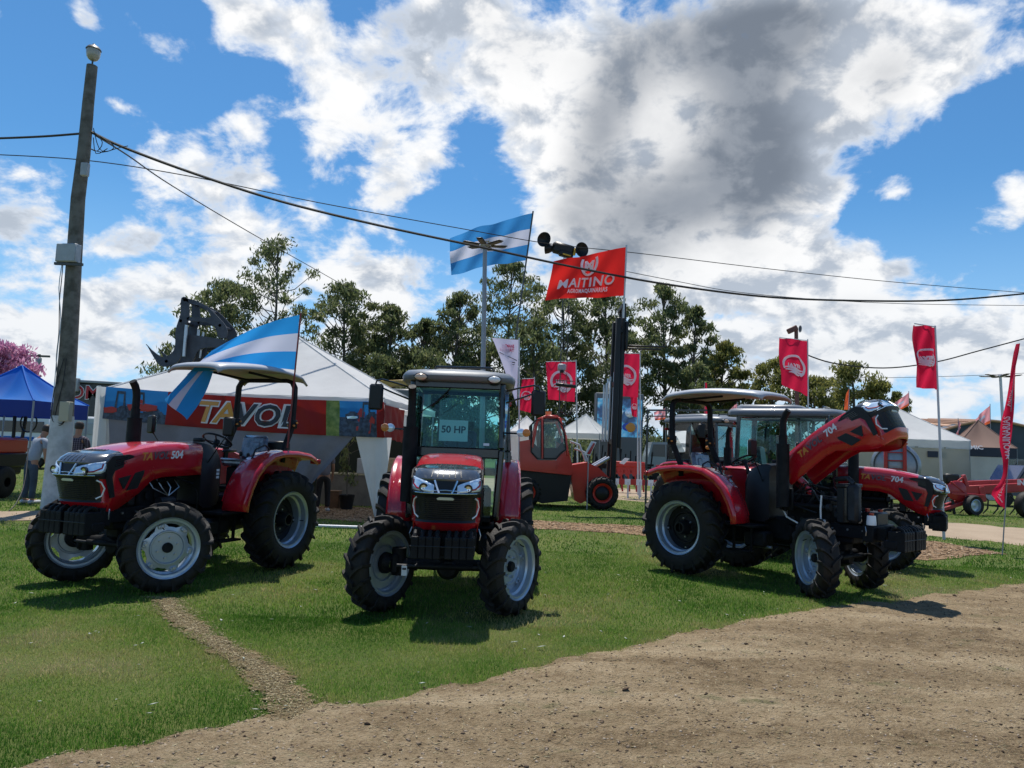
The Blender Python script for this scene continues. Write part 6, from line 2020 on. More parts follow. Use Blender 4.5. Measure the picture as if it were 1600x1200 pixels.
t, cor, c = pyramid_tent('brown gazebo with a navy band and white walls right of the wide white tent', (p0.x, p0.y), (p1.x, p1.y), 3.4, 2.75, 4.3, .50, br, NAVY, walls=[(0, .02, .85, 0, TENTW), (3, 0, 1, 0, TENTW)], group='fair tents on the right')
q = rel(t, at(1508, 701, 39.0)); g_ = MB(); put_text(g_, 'UMIC', lambda x, y: tuple(q + Vector((x, y * .7, y * .7))), size=.40, shear=.2, off=.01); g_.build('lettering', ROOFW, t, 0)
p0 = at(868, 690, 42); p1 = at(937, 690, 41)
pyramid_tent('white canopy tent behind the forklift cab', (p0.x, p0.y), (p1.x, p1.y), 3, 2.75, 3.9, .3, TENTW, group='fair gazebos')
p0 = at(795, 690, 36); p1 = at(850, 690, 36)
pyramid_tent('pale canopy tent between the cab tractor and the forklift', (p0.x, p0.y), (p1.x, p1.y), 3, 2.6, 3.4, .3, TENTW, walls=[(0, 0, 1, 0, TENTW)], group='fair gazebos')


# ------------------------------------------------------------------ people
def skinmesh(name, verts, edges, rad, m, parent, sub=2):
    me = bpy.data.meshes.new(name); me.from_pydata(verts, edges, []); me.materials.append(m)
    o = bpy.data.objects.new(name, me); COL.objects.link(o); o.parent = parent
    md = o.modifiers.new('skin', 'SKIN'); md.use_smooth_shade = True
    me.skin_vertices[0].data[0].use_root = True
    for i, r_ in enumerate(rad):
        me.skin_vertices[0].data[i].radius = r_ if isinstance(r_, tuple) else (r_, r_)
    s_ = o.modifiers.new('sub', 'SUBSURF'); s_.levels = s_.render_levels = sub
    return o


def person(label, loc, rz, H=1.78, bend=0.0, shirt=None, trousers=None, hair=None, arms=((.05, .25), (.05, .25)), headturn=0, sc=1.0):
    t = thing('person', label, 'person', loc, rz)
    t.scale = (sc, sc, sc)
    k = H / 1.78
    def B(z, x=0, y=0):      # bend the trunk forward (+y) above the hips
        if z <= .95: return (x * k, y * k, z * k)
        dz = z - .95
        return (x * k, (y + dz * math.sin(bend)) * k, (.95 + dz * math.cos(bend)) * k)
    SK = mat('skin', (.32, .17, .11), .55)
    # bare body: pelvis root, spine, neck, head, arms, legs, feet in one skin surface
    v = [B(.95), B(1.12), B(1.30), B(1.43), B(1.52), B(1.60, 0, .02), B(1.70, 0, .03)]
    rad = [(.13, .10), (.125, .09), (.15, .10), (.12, .08), (.055, .055), (.078, .088), (.07, .082)]
    ed = [(i, i + 1) for i in range(6)]
    ch = {}
    for s_, (fw, el) in zip((-1, 1), arms):
        i = len(v); sh = .19 * s_
        v += [B(1.42, sh), B(1.42 - .28 * math.cos(fw), sh * 1.22, .28 * math.sin(fw)), B(1.42 - .28 * math.cos(fw) - .25 * math.cos(fw + el), sh * 1.22, .28 * math.sin(fw) + .25 * math.sin(fw + el)), B(1.42 - .28 * math.cos(fw) - .34 * math.cos(fw + el), sh * 1.2, .28 * math.sin(fw) + .34 * math.sin(fw + el))]
        rad += [.055, .043, .030, .034]; ed += [(3, i), (i, i + 1), (i + 1, i + 2), (i + 2, i + 3)]
        ch[s_] = i
        for q in range(4):      # fingers
            a = Vector(v[i + 3]); dd = (a - Vector(v[i + 2])).normalized()
            f1 = a + dd * .055 + Vector((0, (q - 1.5) * .020, 0)); f2 = f1 + dd * .04
            j = len(v); v += [tuple(f1), tuple(f2)]; rad += [.010, .008]; ed += [(i + 3, j), (j, j + 1)]
        j = len(v); v += [tuple(Vector(v[i + 3]) + Vector((0, .045, -.02)))]; rad += [.010]; ed += [(i + 3, j)]
        i = len(v)
        v += [B(.90, .09 * s_), B(.50, .11 * s_, .02), B(.09, .13 * s_, -.01), B(.04, .14 * s_, .14)]
        rad += [.088, .056, .040, (.042, .032)]; ed += [(0, i), (i, i + 1), (i + 1, i + 2), (i + 2, i + 3)]
    skinmesh('body', v, ed, rad, SK, t)
    # clothes: slightly larger skins over the same bones
    sv = [B(.86), B(1.10), B(1.30), B(1.44)]; sr = [(.18, .14), (.165, .12), (.18, .125), (.10, .085)]; se = [(0, 1), (1, 2), (2, 3)]
    for s_ in (-1, 1):
        i = ch[s_]; a = Vector(v[i]); c_ = Vector(v[i + 1]); j = len(sv)
        sv += [tuple(a), tuple(a.lerp(c_, .75))]; sr += [.072, .062]; se += [(3, j), (j, j + 1)]
    skinmesh('shirt', sv, se, sr, shirt, t)
    tv = [(0, 0, .95 * k), (0, 0, 1.0 * k)]; tr = [(.155, .125), (.15, .12)]; te = [(0, 1)]
    for s_ in (-1, 1):
        j = len(tv); tv += [(.092 * s_ * k, 0, .86 * k), (.115 * s_ * k, .02, .50 * k), (.13 * s_ * k, -.01, .10 * k)]; tr += [.105, .078, .066]; te += [(0, j), (j, j + 1), (j + 1, j + 2)]
    skinmesh('trousers', tv, te, tr, trousers, t)
    hd = Vector(B(1.70, 0, .03))
    b = MB(); b.lathe([(.001, .105), (.055, .095), (.085, .06), (.094, .01), (.090, -.05), (.06, -.08)], 16, 'Z', tuple(hd + Vector((0, -.012, .015)))); b.build('hair', hair, t, 80)
    for s_ in (-1, 1):
        b = MB(); b.box((.14 * s_ * k, .06, .045), (.10, .28, .085), None, .03); b.build('shoe', mat('pale_shoe', (.4, .42, .45), .6), t)
    # face: nose, ears, eyes and mouth on the forward side
    b = MB(); b.box(hd + Vector((0, .098, -.03)), (.024, .03, .045), None, .01, 0)
    for s_ in (-1, 1):
        b.box(hd + Vector((s_ * .088, .0, -.02)), (.018, .035, .05), None, .008, 0); b.box(hd + Vector((s_ * .03, .088, .0)), (.022, .012, .010), None, .003, 1)
    b.box(hd + Vector((0, .088, -.07)), (.045, .012, .008), None, .003, 1)
    b.build('face', [SK, BLK], t)
    return t


def plaid():
    m = bpy.data.materials.new('plaid_shirt'); m.use_nodes = True; T = NT(m.node_tree); bs = T.n['Principled BSDF']
    tc = T.node('ShaderNodeTexCoord').outputs['Object']; sp_ = T.node('ShaderNodeSeparateXYZ'); T.l.new(tc, sp_.inputs[0])
    def line(o_, sc, w): return T.math('LESS_THAN', T.math('FRACT', T.math('MULTIPLY', o_, sc)), w)
    f = T.math('ADD', T.math('MULTIPLY', line(sp_.outputs[0], 22, .16), .6), T.math('MULTIPLY', line(sp_.outputs[2], 22, .12), .4))
    T.l.new(T.mix(f, (.022, .016, .034), (.30, .28, .36)), bs.inputs['Base Color']); bs.inputs['Roughness'].default_value = .85
    return m


HAIR = mat('dark_hair', (.02, .013, .010), .6)
JEANS = mat('blue_jeans', (.040, .065, .105), .85, vary=.3, vscale=5)
person('man in grey t-shirt and jeans leaning towards the red tractor left of the wooden pole', tuple(gnd(43, 787)), R(-25), 1.8, .35, mat('grey_tshirt', (.27, .31, .38), .85, vary=.15, vscale=6), JEANS, HAIR, ((.35, .15), (.25, .2)), sc=1.06)
person('man in dark plaid shirt right of the wooden pole, seen from behind', tuple(gnd(111, 789)), R(4), 1.8, .06, plaid(), mat('dark_trousers', (.015, .018, .028), .85), HAIR, ((.3, .9), (.3, .9)), sc=1.09)
person('person in grey shirt and black trousers standing inside the tent opening', tuple(gnd(503, 799)), R(20), 1.72, .1, mat('grey_violet_shirt', (.15, .15, .19), .85), mat('black_trousers', (.012, .012, .014), .85), HAIR, ((.1, .3), (.1, .3)))
# ------------------------------------------------------------------ rough-terrain forklift
d = 23.4
t = thing('forklift', 'orange-red rough terrain forklift with a tall black mast, forks raised high', 'forklift', (at(890, 770, d).x, d, 0))
ORR = mat('orange_red_paint', (.58, .028, .012), .35, coat=.4, vary=.1)
def q(u, v, dy=0): p = rel(t, at(u, v, d + dy)); return p
def sideprism(pts, y0, y1, nm, m, ch=0):
    b = MB(); P_ = [q(u, v) for u, v in pts]
    b.loft([[(p.x, y0, p.z) for p in P_], [(p.x, y1, p.z) for p in P_]]); return b.build(nm, m, t, 30)
sideprism([(812, 690), (829, 687), (829, 708), (838, 718), (866, 719), (874, 709), (883, 706), (892, 735), (888, 741), (812, 733)], -.85, .85, 'rear_body', ORR)
b = MB(); p_ = q(853, 705); b.box((p_.x, 0, p_.z), (.5, .5, .12), None, .04); b.box((p_.x - .25, 0, p_.z + .35), (.12, .48, .6), (0, -.15, 0), .04); b.build('seat', SEATM, t)
b = MB(); p_ = q(873, 690); b.tube([(p_.x + .18 * math.cos(a) * .4, .2 * math.sin(a), p_.z + .18 * math.cos(a)) for a in np.linspace(0, 2 * PI, 16)], .02, 5); b.cyl((p_.x, 0, p_.z), (p_.x + .2, 0, p_.z - .5), .04); b.build('steering_wheel', BLK, t)
sideprism([(812, 734), (890, 742), (884, 780), (845, 784), (812, 770)], -.75, .75, 'counterweight', BLK)
sideprism([(892, 726), (915, 722), (932, 730), (948, 745), (940, 765), (905, 785), (895, 780), (890, 745)], -.55, .55, 'front_chassis', ORR)
sideprism([(866, 690), (884, 700), (893, 735), (880, 740), (868, 738)], -.87, -.80, 'step_panel', ORR)
b = MB()
for (a_, c_) in (((830, 700), (838, 658)), ((838, 658), (852, 652)), ((852, 652), (870, 654)), ((870, 654), (880, 680)), ((880, 680), (884, 712))):
    for y in (-.86, .86):
        A, B = q(*a_), q(*c_); b.bar((A.x, y, A.z), (B.x, y, B.z), .10, .08, .02)
for (u, v) in ((830, 700), (838, 660), (854, 654), (870, 657), (884, 710)):
    A = q(u, v); b.bar((A.x, -.86, A.z), (A.x, .86, A.z), .07, .07)
b.build('cab_frame', ORR, t)
b = MB(); P_ = [q(u, v) for u, v in ((836, 658), (852, 650), (867, 650), (878, 657), (870, 660), (840, 662))]; b.loft([[(p.x, -.88, p.z) for p in P_], [(p.x, .88, p.z) for p in P_]]); b.build('cab_roof', ORR, t, 30)
def gp(pts, y, nm, m=GLASSD):
    b = MB(); b.plate([(q(u, v).x, y, q(u, v).z) for u, v in pts], .01); return b.build(nm, m, t, 0)
BG = mat('cab_dark_interior', (.02, .025, .03), .3, coat=.6)
gp([(829, 706), (829, 665), (836, 658), (844, 656), (844, 716), (838, 716)], -.885, 'rear_side_window')
gp([(847, 716), (847, 656), (868, 657), (877, 668), (881, 702), (874, 707), (866, 716)], -.885, 'side_window')
for y_ in (-.89, .89):
    for pl in ([(829, 706), (829, 665), (836, 658), (844, 656), (844, 716), (838, 716)], [(847, 716), (847, 656), (868, 657), (877, 668), (881, 702), (874, 707), (866, 716)]):
        b = MB(); b.tube([(q(u, v).x, y_, q(u, v).z) for u, v in pl + pl[:1]], .03, 5); b.build('window_seal', BLK, t)
gp([(838, 718), (866, 718), (874, 709), (881, 704), (876, 690), (868, 700), (840, 700), (830, 690), (829, 707)], -.892, 'lower_glazing', BG)
b = MB(); A, B = q(845.5, 654), q(845.5, 716); b.bar((A.x, -.90, A.z), (B.x, -.90, B.z), .07, .05, .01); b.build('door_post', ORR, t)
b = MB(); b.cyl(q(857, 651) , q(857, 643), .1); b.build('beacon', AMBER, t)
b = MB(); A = q(866, 650); b.tube([A, A + Vector((.2, 0, .16)), A + Vector((.42, 0, .05))], .02); b.box(A + Vector((.5, 0, .1)), (.06, .12, .16), (0, .4, 0), .01); b.build('work_light', BLK, t)
for (u, v, rr_, y) in ((936, 772, .50, -.85), (936, 772, .50, .55), (822, 775, .44, -.80), (822, 775, .44, .5)):
    w = empty('wheel', tuple(q(u, v)), 0, t); w.location.y = y + .15; w.location.z = rr_
    wm = inst('tyre', tyre_mesh(rr_, .34, rr_ * .56, 18, ('fk', rr_)), w); wm.rotation_euler = (0, 0, 0)
    b = MB(); b.lathe([(rr_ * .60, -.17), (rr_ * .58, -.19), (rr_ * .50, -.16), (rr_ * .46, -.08), (rr_ * .2, -.10), (.001, -.12)], 28); b.lathe([(rr_ * .55, .15), (.001, .1)], 20)
    b.build('rim', [ORR], w)
    b = MB(); b.lathe([(rr_ * .44, -.085), (rr_ * .3, -.14), (.001, -.15)], 20); b.build('hub', BLK, w)
for y in (-.42, .42):
    b = MB(); A, B = q(962, 783), q(975, 478); A = Vector((q(953, 783).x, y, .12)); B = Vector((q(964, 500).x, y, q(964, 500).z)); b.bar(A, B, .16, .17, .02); b.build('mast_rail', BLK, t)
    A = Vector((q(964, 700).x, y * .8, q(964, 700).z)); B = Vector((q(973, 478).x, y * .8, q(973, 478).z)); b = MB(); b.bar(A, B, .12, .13, .02); b.build('inner_rail', BLK, t)
b = MB()
for (u0, v0, u1, v1) in ((948, 690, 952, 590), (943, 690, 946, 600), (957, 690, 962, 580)):
    A, B = q(u0, v0), q(u1, v1); b.cyl((A.x, -.3, A.z), (B.x, -.3, B.z), .03, n=8); b.cyl((A.x, .3, A.z), (B.x, .3, B.z), .03, n=8)
b.build('lift_ram', STEEL, t)
b = MB()
for (u, v) in ((954, 770), (957, 690), (961, 600), (967, 520), (972, 482)):
    A = q(u, v); b.box((A.x, 0, A.z), (.14, .95, .16), None, .02)
b.build('crossmember', BLK, t)
b = MB(); A = q(975, 545); b.box((A.x, 0, A.z + .35), (.08, 1.1, .9), None, .02); b.build('fork_carriage', BLK, t)
for y in (-.3, .3):
    b = MB(); A = q(972, 542); B = q(1036, 543); b.bar((A.x, y, A.z + .9), (A.x, y, A.z), .12, .06, .01); b.bar((A.x, y, A.z), (B.x, y, A.z - .0), .12, .05, .01); b.build('fork', BLK, t)
b = MB(); A, B = q(915, 735), q(950, 715); b.cyl((A.x, -.35, A.z), (B.x, -.35, B.z), .05); b.cyl((A.x, .35, A.z), (B.x, .35, B.z), .05); b.build('tilt_ram', STEEL, t)
for (u, v) in ((898, 705), (905, 716)):
    A = q(u, v); b = MB(); b.tube([(A.x - .2, -.5, A.z + .3), (A.x + .1, -.5, A.z + .2), (A.x + .3, -.5, A.z - .3)], .03); b.build('hand_rail', POLEW, t)

# notice board leaning on the front of the forklift
t2 = thing('notice_board', 'tilted white board with red print standing before the forklift mast', 'sign', tuple(at(920, 700, 22.4)))
b = MB(); b.plate([rel(t2, at(913, 710, 22.4)), rel(t2, at(922, 712, 22.4)), rel(t2, at(932, 691, 22.4)), rel(t2, at(924, 689, 22.4))], .02); b.build('panel', WHITE, t2, 0)
b = MB(); b.plate([rel(t2, at(917, 709, 22.37)), rel(t2, at(922, 710, 22.37)), rel(t2, at(930, 693, 22.37)), rel(t2, at(927, 692, 22.37))], .01); b.build('red_print', REDLENS, t2, 0)
b = MB(); b.cyl((0, .05, .0), (0, .05, -at(920, 700, 22.4).z), .02); b.build('leg', POLEG, t2)

# ------------------------------------------------------------------ grapple on a loader arm behind the tent
d = 23.5
t = thing('grapple', 'black log grapple raised open above the tent, its jaws pointing left', 'grapple', tuple(at(300, 560, d))); t.location.z = 0
GM = mat('dark_steel_blue', (.055, .060, .075), .45, metal=.3, vary=.2)
def gq(u, v, dy=0): return rel(t, at(u, v, d)) + Vector((0, dy, 0))
def jaw(pts, dy, th=.05, nm='jaw'):
    if len(pts) > 8:
        o2 = []
        for i in range(len(pts)):
            a0, a1, a2, a3 = [np.array(pts[(i + k) % len(pts)], float) for k in (-1, 0, 1, 2)]
            for q_ in (0, .33, .67): o2.append(tuple(.5 * (2 * a1 + (a2 - a0) * q_ + (2 * a0 - 5 * a1 + 4 * a2 - a3) * q_ ** 2 + (3 * a1 - a0 - 3 * a2 + a3) * q_ ** 3)))
        pts = o2
    b = MB(); P_ = [gq(u, v, dy) for u, v in pts]; b.loft([[tuple(p) for p in P_], [tuple(p + Vector((0, th, 0))) for p in P_]]); b.build(nm, GM, t, 20)
lower = [(240, 542), (241, 544), (262, 560), (275, 557), (283, 545), (284, 520), (290, 500), (292, 490), (293, 470), (303, 472), (305, 500), (300, 512), (298, 540), (290, 565), (275, 574), (261, 574), (250, 560)]
for dy in (-.45, .35): jaw(lower, dy)
upper = [(294, 470), (315, 474), (335, 485), (352, 502), (362, 515), (362, 530), (350, 530), (345, 515), (330, 507), (305, 505), (304, 499), (335, 500), (338, 496), (326, 484), (306, 478)]
for dy in (-.45, .35): jaw(upper, dy, .05, 'upper_jaw')
for (u, v) in ((298, 473), (330, 486), (352, 512), (270, 567), (292, 505)):
    b = MB(); b.cyl(gq(u, v, -.45), gq(u, v, .4), .05); b.build('cross_tube', GM, t)
for dy in (-.32, .22): jaw([(292, 528), (300, 525), (345, 531), (372, 538), (375, 548), (345, 545), (318, 548), (308, 566), (296, 568)], dy, .08, 'head_plate')
for u_ in (318, 330, 342): b = MB(); b.cyl(gq(u_, 535, -.28), gq(u_ - 4, 566, -.28), .035, n=8); b.cyl(gq(u_, 535, .2), gq(u_ - 4, 566, .2), .035, n=8); b.build('hose', BLK, t)
b = MB(); b.cyl(gq(298, 560, -.5), gq(302, 512, -.5), .05, n=8); b.cyl(gq(298, 560, .4), gq(302, 512, .4), .05, n=8); b.cyl(gq(314, 560, -.1), gq(320, 520, -.1), .04, n=8); b.build('ram', STEEL, t)
b = MB(); b.bar(gq(340, 560), gq(400, 640), .5, .22, .03); b.bar(gq(400, 640), gq(420, 700) - Vector((0, 0, 1.3)), .7, .4, .05); b.build('loader_arm', GM, t)

# yellow boom seen between the tent and the cab tractor
d = 30
t = thing('loader_boom', 'yellow machine boom crossing behind the cab tractor mirror', 'loader', tuple(at(625, 740, d))); t.location.z = 0
YEL = mat('machine_yellow', (.42, .26, .05), .45)
def gq(u, v, dy=0): return rel(t, at(u, v, d)) + Vector((0, dy, 0))
b = MB(); b.bar(gq(596, 600), gq(660, 598), .5, .25, .02); b.build('beam', YEL, t)
b = MB(); b.box(gq(640, 625), (1.6, 1.2, .8), None, .06); b.build('cab_roof', mat('grey_machine', (.12, .13, .14), .5), t)
b = MB(); A = gq(648, 660); b.bar((A.x, 0, 0), gq(648, 610), .5, .5, .04); b.build('pillar', YEL, t)
for (u, v) in ((605, 735), (640, 735)):
    b = MB(); A = gq(u, v); b.box((A.x, .4, A.z), (.9, .3, .9), None, .03); b.build('panel', YEL, t)

# ------------------------------------------------------------------ screen, barrier and machines in the gap right of the forklift
d = 45
t = thing('video_screen', 'tall outdoor video screen with blue picture right of the forklift mast', 'screen', tuple(at(968, 745, d))); t.location.z = 0
def gq(u, v, dy=0): return rel(t, at(u, v, d)) + Vector((0, dy, 0))
A, B = gq(931, 613), gq(1003, 745)
b = MB(); b.box(((A.x + B.x) / 2, .4, A.z / 2), (B.x - A.x, .8, A.z), None, .05); b.build('cabinet', mat('screen_cabinet', (.10, .11, .125), .5), t)
scr = bpy.data.materials.new('screen_picture'); scr.use_nodes = True; T = NT(scr.node_tree)
bs = T.n['Principled BSDF']; tc = T.node('ShaderNodeTexCoord').outputs['Object']
cc_ = T.ramp(T.noise(tc, 1.3, 4, .6, .6), [(.3, (.012, .02, .05)), (.46, (.03, .08, .20)), (.55, (.06, .30, .55)), (.68, (.30, .45, .60))])
T.l.new(cc_, bs.inputs['Emission Color']); bs.inputs['Emission Strength'].default_value = .5; bs.inputs['Base Color'].default_value = (.01, .01, .01, 1)
C0, C1 = gq(934, 622), gq(1002, 684)
b = MB(); b.box(((C0.x + C1.x) / 2, -.03, (C0.z + C1.z) / 2), (C1.x - C0.x, .04, C0.z - C1.z), None, .01); b.build('display', scr, t)
p_ = gq(962, 672); g_ = MB(); put_text(g_, 'SG', lambda x, y: (p_.x + x * 1.3, -.07, p_.z + y), size=.62, off=.03); g_.build('lettering', mat('blue_glow', (.03, .08, .5), .4), t, 0)
for (u, v, m_) in ((985, 668, GOLD), (984, 645, LENS), (966, 643, LENS)):
    p_ = gq(u, v); b = MB(); b.lathe([(.001, .0), (.25, .0), (.30, .02)], 12, 'Y', (p_.x, -.08, p_.z)); b.build('picture_spot', m_, t)
t = thing('equipment_trailer', 'row of red plough bodies on show below the video screen', 'plough', tuple(at(975, 748, 33))); t.location.z = 0
def gq(u, v, dy=0): return rel(t, at(u, v, 33)) + Vector((0, dy, 0))
A, B = gq(955, 724), gq(1007, 726); b = MB(); b.bar(A, B, .3, .22, .03); b.build('beam', PRED, t)
for k in range(5):
    p_ = gq(959 + k * 11, 734); b = MB(); b.plate([p_ + Vector((-.15, 0, .2)), p_ + Vector((.12, 0, .2)), p_ + Vector((.16, 0, -.15)), p_ + Vector((-.05, 0, -.3)), p_ + Vector((-.2, 0, -.1))], .06); b.cyl(p_, (p_.x + .1, 0, .05), .04); b.build('share', PRED, t)
b = MB(); p_ = gq(968, 720); b.plate([p_ + Vector((-.05, -.3, -.1)), p_ + Vector((.2, -.3, .15)), p_ + Vector((.4, -.3, .12)), p_ + Vector((.15, -.3, -.15))], .02); b.build('price_tag', WHITE, t)
t = thing('barrier', 'long red and white painted barrier rail on short posts right of the forklift', 'barrier', tuple(at(985, 760, 29))); t.location.z = 0
A = at(958, 752, 29) - t.location; B = at(1030, 755, 29) - t.location
for k in range(8):
    a_ = A.lerp(B, k / 8); c_ = A.lerp(B, (k + 1) / 8); b = MB(); b.bar(a_, c_, .04, .22); b.build('rail', PRED if k % 2 else WHITE, t)
for k in range(4): b = MB(); p_ = A.lerp(B, (k + .3) / 4); b.cyl((p_.x, 0, 0), (p_.x, 0, p_.z), .035); b.build('post', POLEW, t)
t = thing('display_frame', 'tall thin black metal frame standing left of the farther cab', 'frame', tuple(at(1012, 745, 21))); t.location.z = 0
A, B = at(1012, 641, 21) - t.location, at(1140, 641, 21.5) - t.location
b = MB(); b.bar((A.x, 0, 0), A, .05, .05); b.bar(A, B, .05, .05); b.bar(A - Vector((0, 0, .17)), B - Vector((0, 0, .17)), .03, .03); b.bar((B.x, B.y, 0), B, .05, .05); b.build('bars', POLED, t)
t = thing('parked_van', 'pale blue-grey van parked beyond the black metal frame', 'van', tuple(at(1032, 712, 48))); t.location.z = 0
b = MB(); b.prism([(-1.0, .5), (-1.0, 1.5), (-.75, 2.5), (1.0, 2.55), (1.05, .5)], 'XZ', -1, 1); b.build('body', mat('van_blue', (.22, .27, .33), .4, coat=.5), t)
b = MB(); b.plate([(-.82, -1.02, 1.6), (-.68, -1.02, 2.35), (.9, -1.02, 2.4), (.9, -1.02, 1.6)], .02); b.build('window', BG, t)
for x in (-.6, .6): b = MB(); b.lathe([(.001, -.12), (.2, -.12), (.36, -.1), (.38, 0), (.36, .1), (.001, .1)], 20, 'Y', (x, -.9, .38)); b.build('wheel', TYRE, t)
# dark machinery clutter behind the gap: harrow frames with discs
for j, (u, dd_) in enumerate(((905, 37), (935, 36), (985, 39))):
    t = thing('disc_harrow', ['black disc harrow under the white canopy', 'black disc harrow between the canopy and the forklift mast', 'black disc harrow on show below the video screen'][j], 'harrow', tuple(at(u, 745, dd_)), 0, 'black harrows on show'); t.location.z = 0
    b = MB(); b.bar((-1.2, 0, 1.1), (1.2, 0, 1.15), .1, .12); b.bar((-1.2, .8, 1.0), (1.2, .8, 1.0), .1, .12)
    rr = random.Random(j)
    for k in range(9): b.bar((-1.1 + k * .27, 0, 1.1), (-1.1 + k * .27 + rr.uniform(-.1, .1), .1, rr.uniform(1.5, 2.1)), .06, .06)
    b.build('frame', IRON, t)
    for k in range(8):
        b = MB(); b.lathe([(.001, 0), (.25, .03), (.3, .06)], 16, 'X', (-1.05 + k * .3, 0, .32)); b.bar((-1.05 + k * .3, 0, .32), (-1.05 + k * .3, 0, 1.1), .04, .06); b.build('disc', IRON, t)

# ------------------------------------------------------------------ silver tank
d = 30
t = thing('tank_trailer', 'round silver tank with a red ladder frame behind the closed 704 hood', 'tank', tuple(at(1404, 760, d))); t.location.z = 0
def gq(u, v, dy=0): return rel(t, at(u, v, d)) + Vector((0, dy, 0))
c = gq(1399, 728); GALV = mat('galvanised', (.30, .33, .36), .35, metal=.7, vary=.15)
M0 = Matrix.Translation(c) @ Matrix.Rotation(R(-28), 4, 'Z')
b = MB(); b.M = M0; b.lathe([(.001, -.12), (.5, -.08), (.82, .02), (.92, .12), (.93, .2), (.93, 3.2), (.8, 3.3), (.001, 3.4)], 40, 'Y'); b.lathe([(.78, -.02), (.80, -.06), (.83, -.06), (.84, .04)], 40, 'Y'); b.build('tank_shell', GALV, t)
for s_ in (-1, 1):
    b = MB(); b.M = M0; b.box((s_ * .34, -.22, .1), (.14, .12, 1.5), None, .02); b.build('ladder_rail', PRED, t)
for k in range(4): b = MB(); b.M = M0; b.box((0, -.22, -.45 + k * .33), (.6, .05, .05), None, .01); b.build('rung', PRED, t)
b = MB(); b.M = M0; b.box((0, .0, .98), (.9, .5, .10), (0, R(-8), 0), .03); b.box((.1, -.1, 1.08), (.5, .3, .08), (0, R(8), 0), .02, 1); b.build('hatch', [PRED, GALV], t)
b = MB(); b.M = M0; b.box((0, 1.5, -1.05), (1.2, 3.4, .2)); b.build('chassis', PRED, t)
for s_ in (-1, 1): b = MB(); b.M = M0; b.lathe([(.001, -.15), (.3, -.15), (.5, -.12), (.52, 0), (.5, .12), (.001, .12)], 20, 'X', (s_ * .9, 1.6, .52 - c.z)); b.build('wheel', TYRE, t)

# ------------------------------------------------------------------ red field implement at the right
d = 26.8
t = thing('field_cultivator', 'long red towed cultivator with spring tines and wheels at the right edge', 'cultivator', tuple(at(1540, 800, d))); t.location.z = 0
IR = mat('implement_red', (.40, .016, .020), .4, coat=.3, vary=.2, vscale=2)
def gq(u, v, dy=0): return rel(t, at(u, v, d)) + Vector((0, dy, 0))
for (a_, c_, w, h, dy) in (((1478, 790), (1530, 770), .16, .14, 0), ((1462, 797), (1512, 782), .12, .12, -.2), ((1480, 757), (1620, 752), .14, .16, .3), ((1500, 766), (1620, 760), .22, .30, 0), ((1510, 774), (1620, 768), .12, .12, .8), ((1483, 745), (1512, 762), .10, .10, 0), ((1505, 742), (1516, 780), .14, .12, 0), ((1478, 770), (1530, 774), .1, .1, -.3),
                          ((1530, 760), (1534, 784), .3, .2, 0), ((1478, 752), (1508, 776), .06, .06, -.3), ((1476, 762), (1500, 745), .06, .06, -.2)):
    b = MB(); b.bar(gq(*a_, dy), gq(*c_, dy), w, h, .015); b.build('frame_beam', IR, t)
b = MB(); b.box(gq(1486, 748), (.5, .3, .35), None, .05); b.build('hydraulic_block', BLK, t)
b = MB(); b.lathe([(.001, -.06), (.3, -.05), (.36, 0), (.3, .05), (.001, .06)], 24, 'Y', tuple(gq(1488, 766, -.25))); b.build('flywheel', IR, t)
b = MB(); A = gq(1483, 780, -.2); b.bar(A, (A.x + .06, A.y, .02), .08, .08, .01); b.build('support_leg', BLK, t)
for k in range(9):
    A = gq(1500 + k * 13, 775, .1 * (k % 2)); b = MB(); b.tube([A, A + Vector((.18, 0, -.15)), A + Vector((.15, 0, -.45)), (A.x - .02, A.y, .06)], [.03, .03, .03, .02], 5); b.build('tine', BLK, t)
for (u, r_, dy) in ((1510, .36, -.4), (1590, .46, -.5), (1516, .34, 1.4)):
    A = gq(u, 790, dy); w = empty('wheel', (A.x, A.y, r_), 0, t)
    w.rotation_euler = (0, 0, R(15))
    b = MB(); b.lathe([(r_ * .6, -.12), (r_ * .9, -.14), (r_, -.08), (r_, .08), (r_ * .9, .14), (r_ * .6, .12)], 28); b.build('tyre', TYRE, w)
    b = MB(); b.lathe([(r_ * .62, -.12), (r_ * .55, -.13), (r_ * .5, -.05), (r_ * .25, -.03), (.001, -.06)], 24); b.lathe([(r_ * .6, .1), (.001, .06)], 20); b.build('rim', RIM, w)
p_ = gq(1582, 757, -.25); g_ = MB(); put_text(g_, 'IN', lambda x, y: (p_.x + x, p_.y, p_.z + y), size=.26, off=.01); g_.build('lettering', WHITE, t, 0)

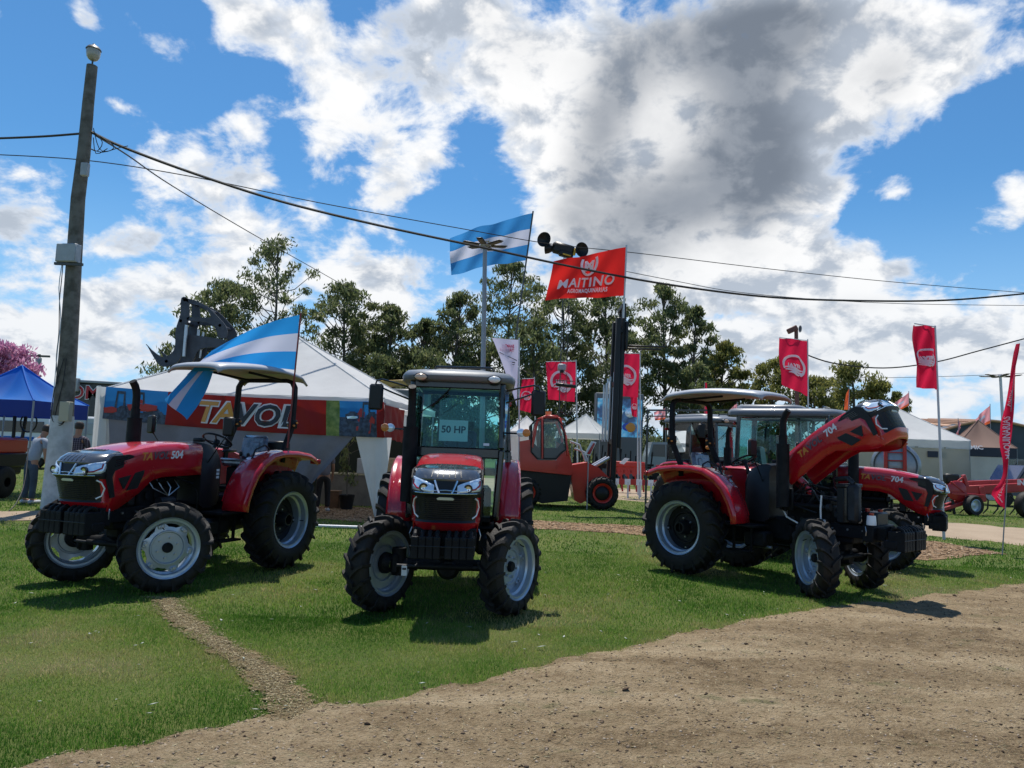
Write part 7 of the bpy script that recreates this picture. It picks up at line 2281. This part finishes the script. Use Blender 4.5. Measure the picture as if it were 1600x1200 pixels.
# parked pickups at the right edge
for (nm, lb, u, v, dd_, m_) in (('parked_pickup', 'dark blue pickup with bright chrome trim behind the red cultivator', 1590, 745, 34, mat('dark_blue_paint', (.012, .03, .10), .2, coat=1)), ('parked_pickup', 'dark pickup with pale roof edge above the blue one', 1580, 712, 52, mat('dark_green_paint', (.03, .05, .055), .25, coat=1))):
    t = thing(nm, lb, 'pickup', tuple(at(u, v, dd_)), 0, 'parked pickups'); t.location.z = 0; k = 1.0 if dd_ < 40 else 1.25
    b = MB(); b.prism([(-1.9 * k, .5), (-1.9 * k, 1.1 * k), (-.7, 1.2 * k), (-.3, 1.85 * k), (1.3, 1.9 * k), (1.6, 1.2 * k), (2.6, 1.15 * k), (2.6, .5)], 'XZ', -.9, .9); b.build('body', m_, t)
    b = MB(); b.plate([(-.55, -.93, 1.22 * k), (-.2, -.93, 1.75 * k), (1.2, -.93, 1.78 * k), (1.4, -.93, 1.22 * k)], .02); b.build('window', BG, t)
    b = MB(); b.bar((-1.9 * k, -.94, .9 * k), (2.5, -.94, .95 * k), .03, .07); b.build('chrome_strip', CHROME, t)
    for x in (-1.2, 1.7): b = MB(); b.lathe([(.001, -.12), (.2, -.12), (.36, -.1), (.38, 0), (.36, .1), (.001, .1)], 20, 'Y', (x, -.85, .38)); b.build('wheel', TYRE, t)

# ------------------------------------------------------------------ under the blue gazebo
t = thing('compact_tractor', 'small orange-red tractor under the blue gazebo at the left edge', 'tractor', tuple(at(-40, 770, 18.9))); t.location.z = 0
ORD = mat('faded_orange_red', (.46, .045, .03), .35, coat=.3)
b = MB(); b.box((-.05, .5, 1.32), (1.02, 1.5, .42), None, .06); b.build('hood', ORD, t)
b = MB(); b.box((-.05, -.27, 1.28), (.68, .05, .20), None, .02); b.build('grille', BLK, t)
b = MB(); b.box((-.05, .5, .95), (1.1, 1.5, .36), None, .03); b.box((-.05, .5, .7), (.7, 1.6, .3), None, .05); b.build('chassis', BLK, t)
for s_ in (-1, 1):
    b = MB(); b.bar((.1 + s_ * .12, 1.3, 1.5), (.12 + s_ * .16, 1.3, 2.3), .07, .07, .01); b.build('roll_post', BLK, t)
    b = MB(); b.lathe([(.12, -.12), (.3, -.14), (.4, -.08), (.4, .08), (.3, .14), (.12, .12)], 24, 'X', (-.05 + s_ * .6, .2, .4)); b.build('wheel', TYRE, t)
b = MB(); c = Vector((.42, 1.2, 1.95)); b.tube([c + Vector((.22 * math.cos(a), 0, .26 * math.sin(a))) for a in np.linspace(0, 2 * PI, 20)], .02, 6, False); b.build('steering_wheel', BLK, t)
for (lb, u, dd_, m_) in (('white van with a blue stripe seen under the blue gazebo', 20, 34, WHITE), ('white truck body seen right of the plaid shirt', 128, 33, mat('pale_box_body', (.42, .45, .48), .5))):
    t = thing('parked_van', lb, 'van', tuple(at(u, 745, dd_))); t.location.z = 0
    b = MB(); b.box((0, 1, 1.45), (3.0, 2, 2.0), None, .1); b.build('body', m_, t)
    b = MB(); b.box((0, -.02, 1.9), (2.4, .04, .5), None, .01); b.build('window', BG if u == 20 else BOXG, t)
    if u == 20: b = MB(); b.box((-.2, -.03, 1.35), (2.0, .04, .18)); b.build('stripe', bl_, t)
    for x in (-.9, .9): b = MB(); b.lathe([(.001, -.12), (.36, -.1), (.38, 0), (.36, .1), (.001, .1)], 18, 'Y', (x, .15, .38)); b.build('wheel', TYRE, t)
tag(cable('cable drooping over the grass at the left edge', [(-30, 812, 16), (10, 801, 16), (30, 778, 16.5), (40, 745, 17), (44, 700, 17.5)], .012), group=None)
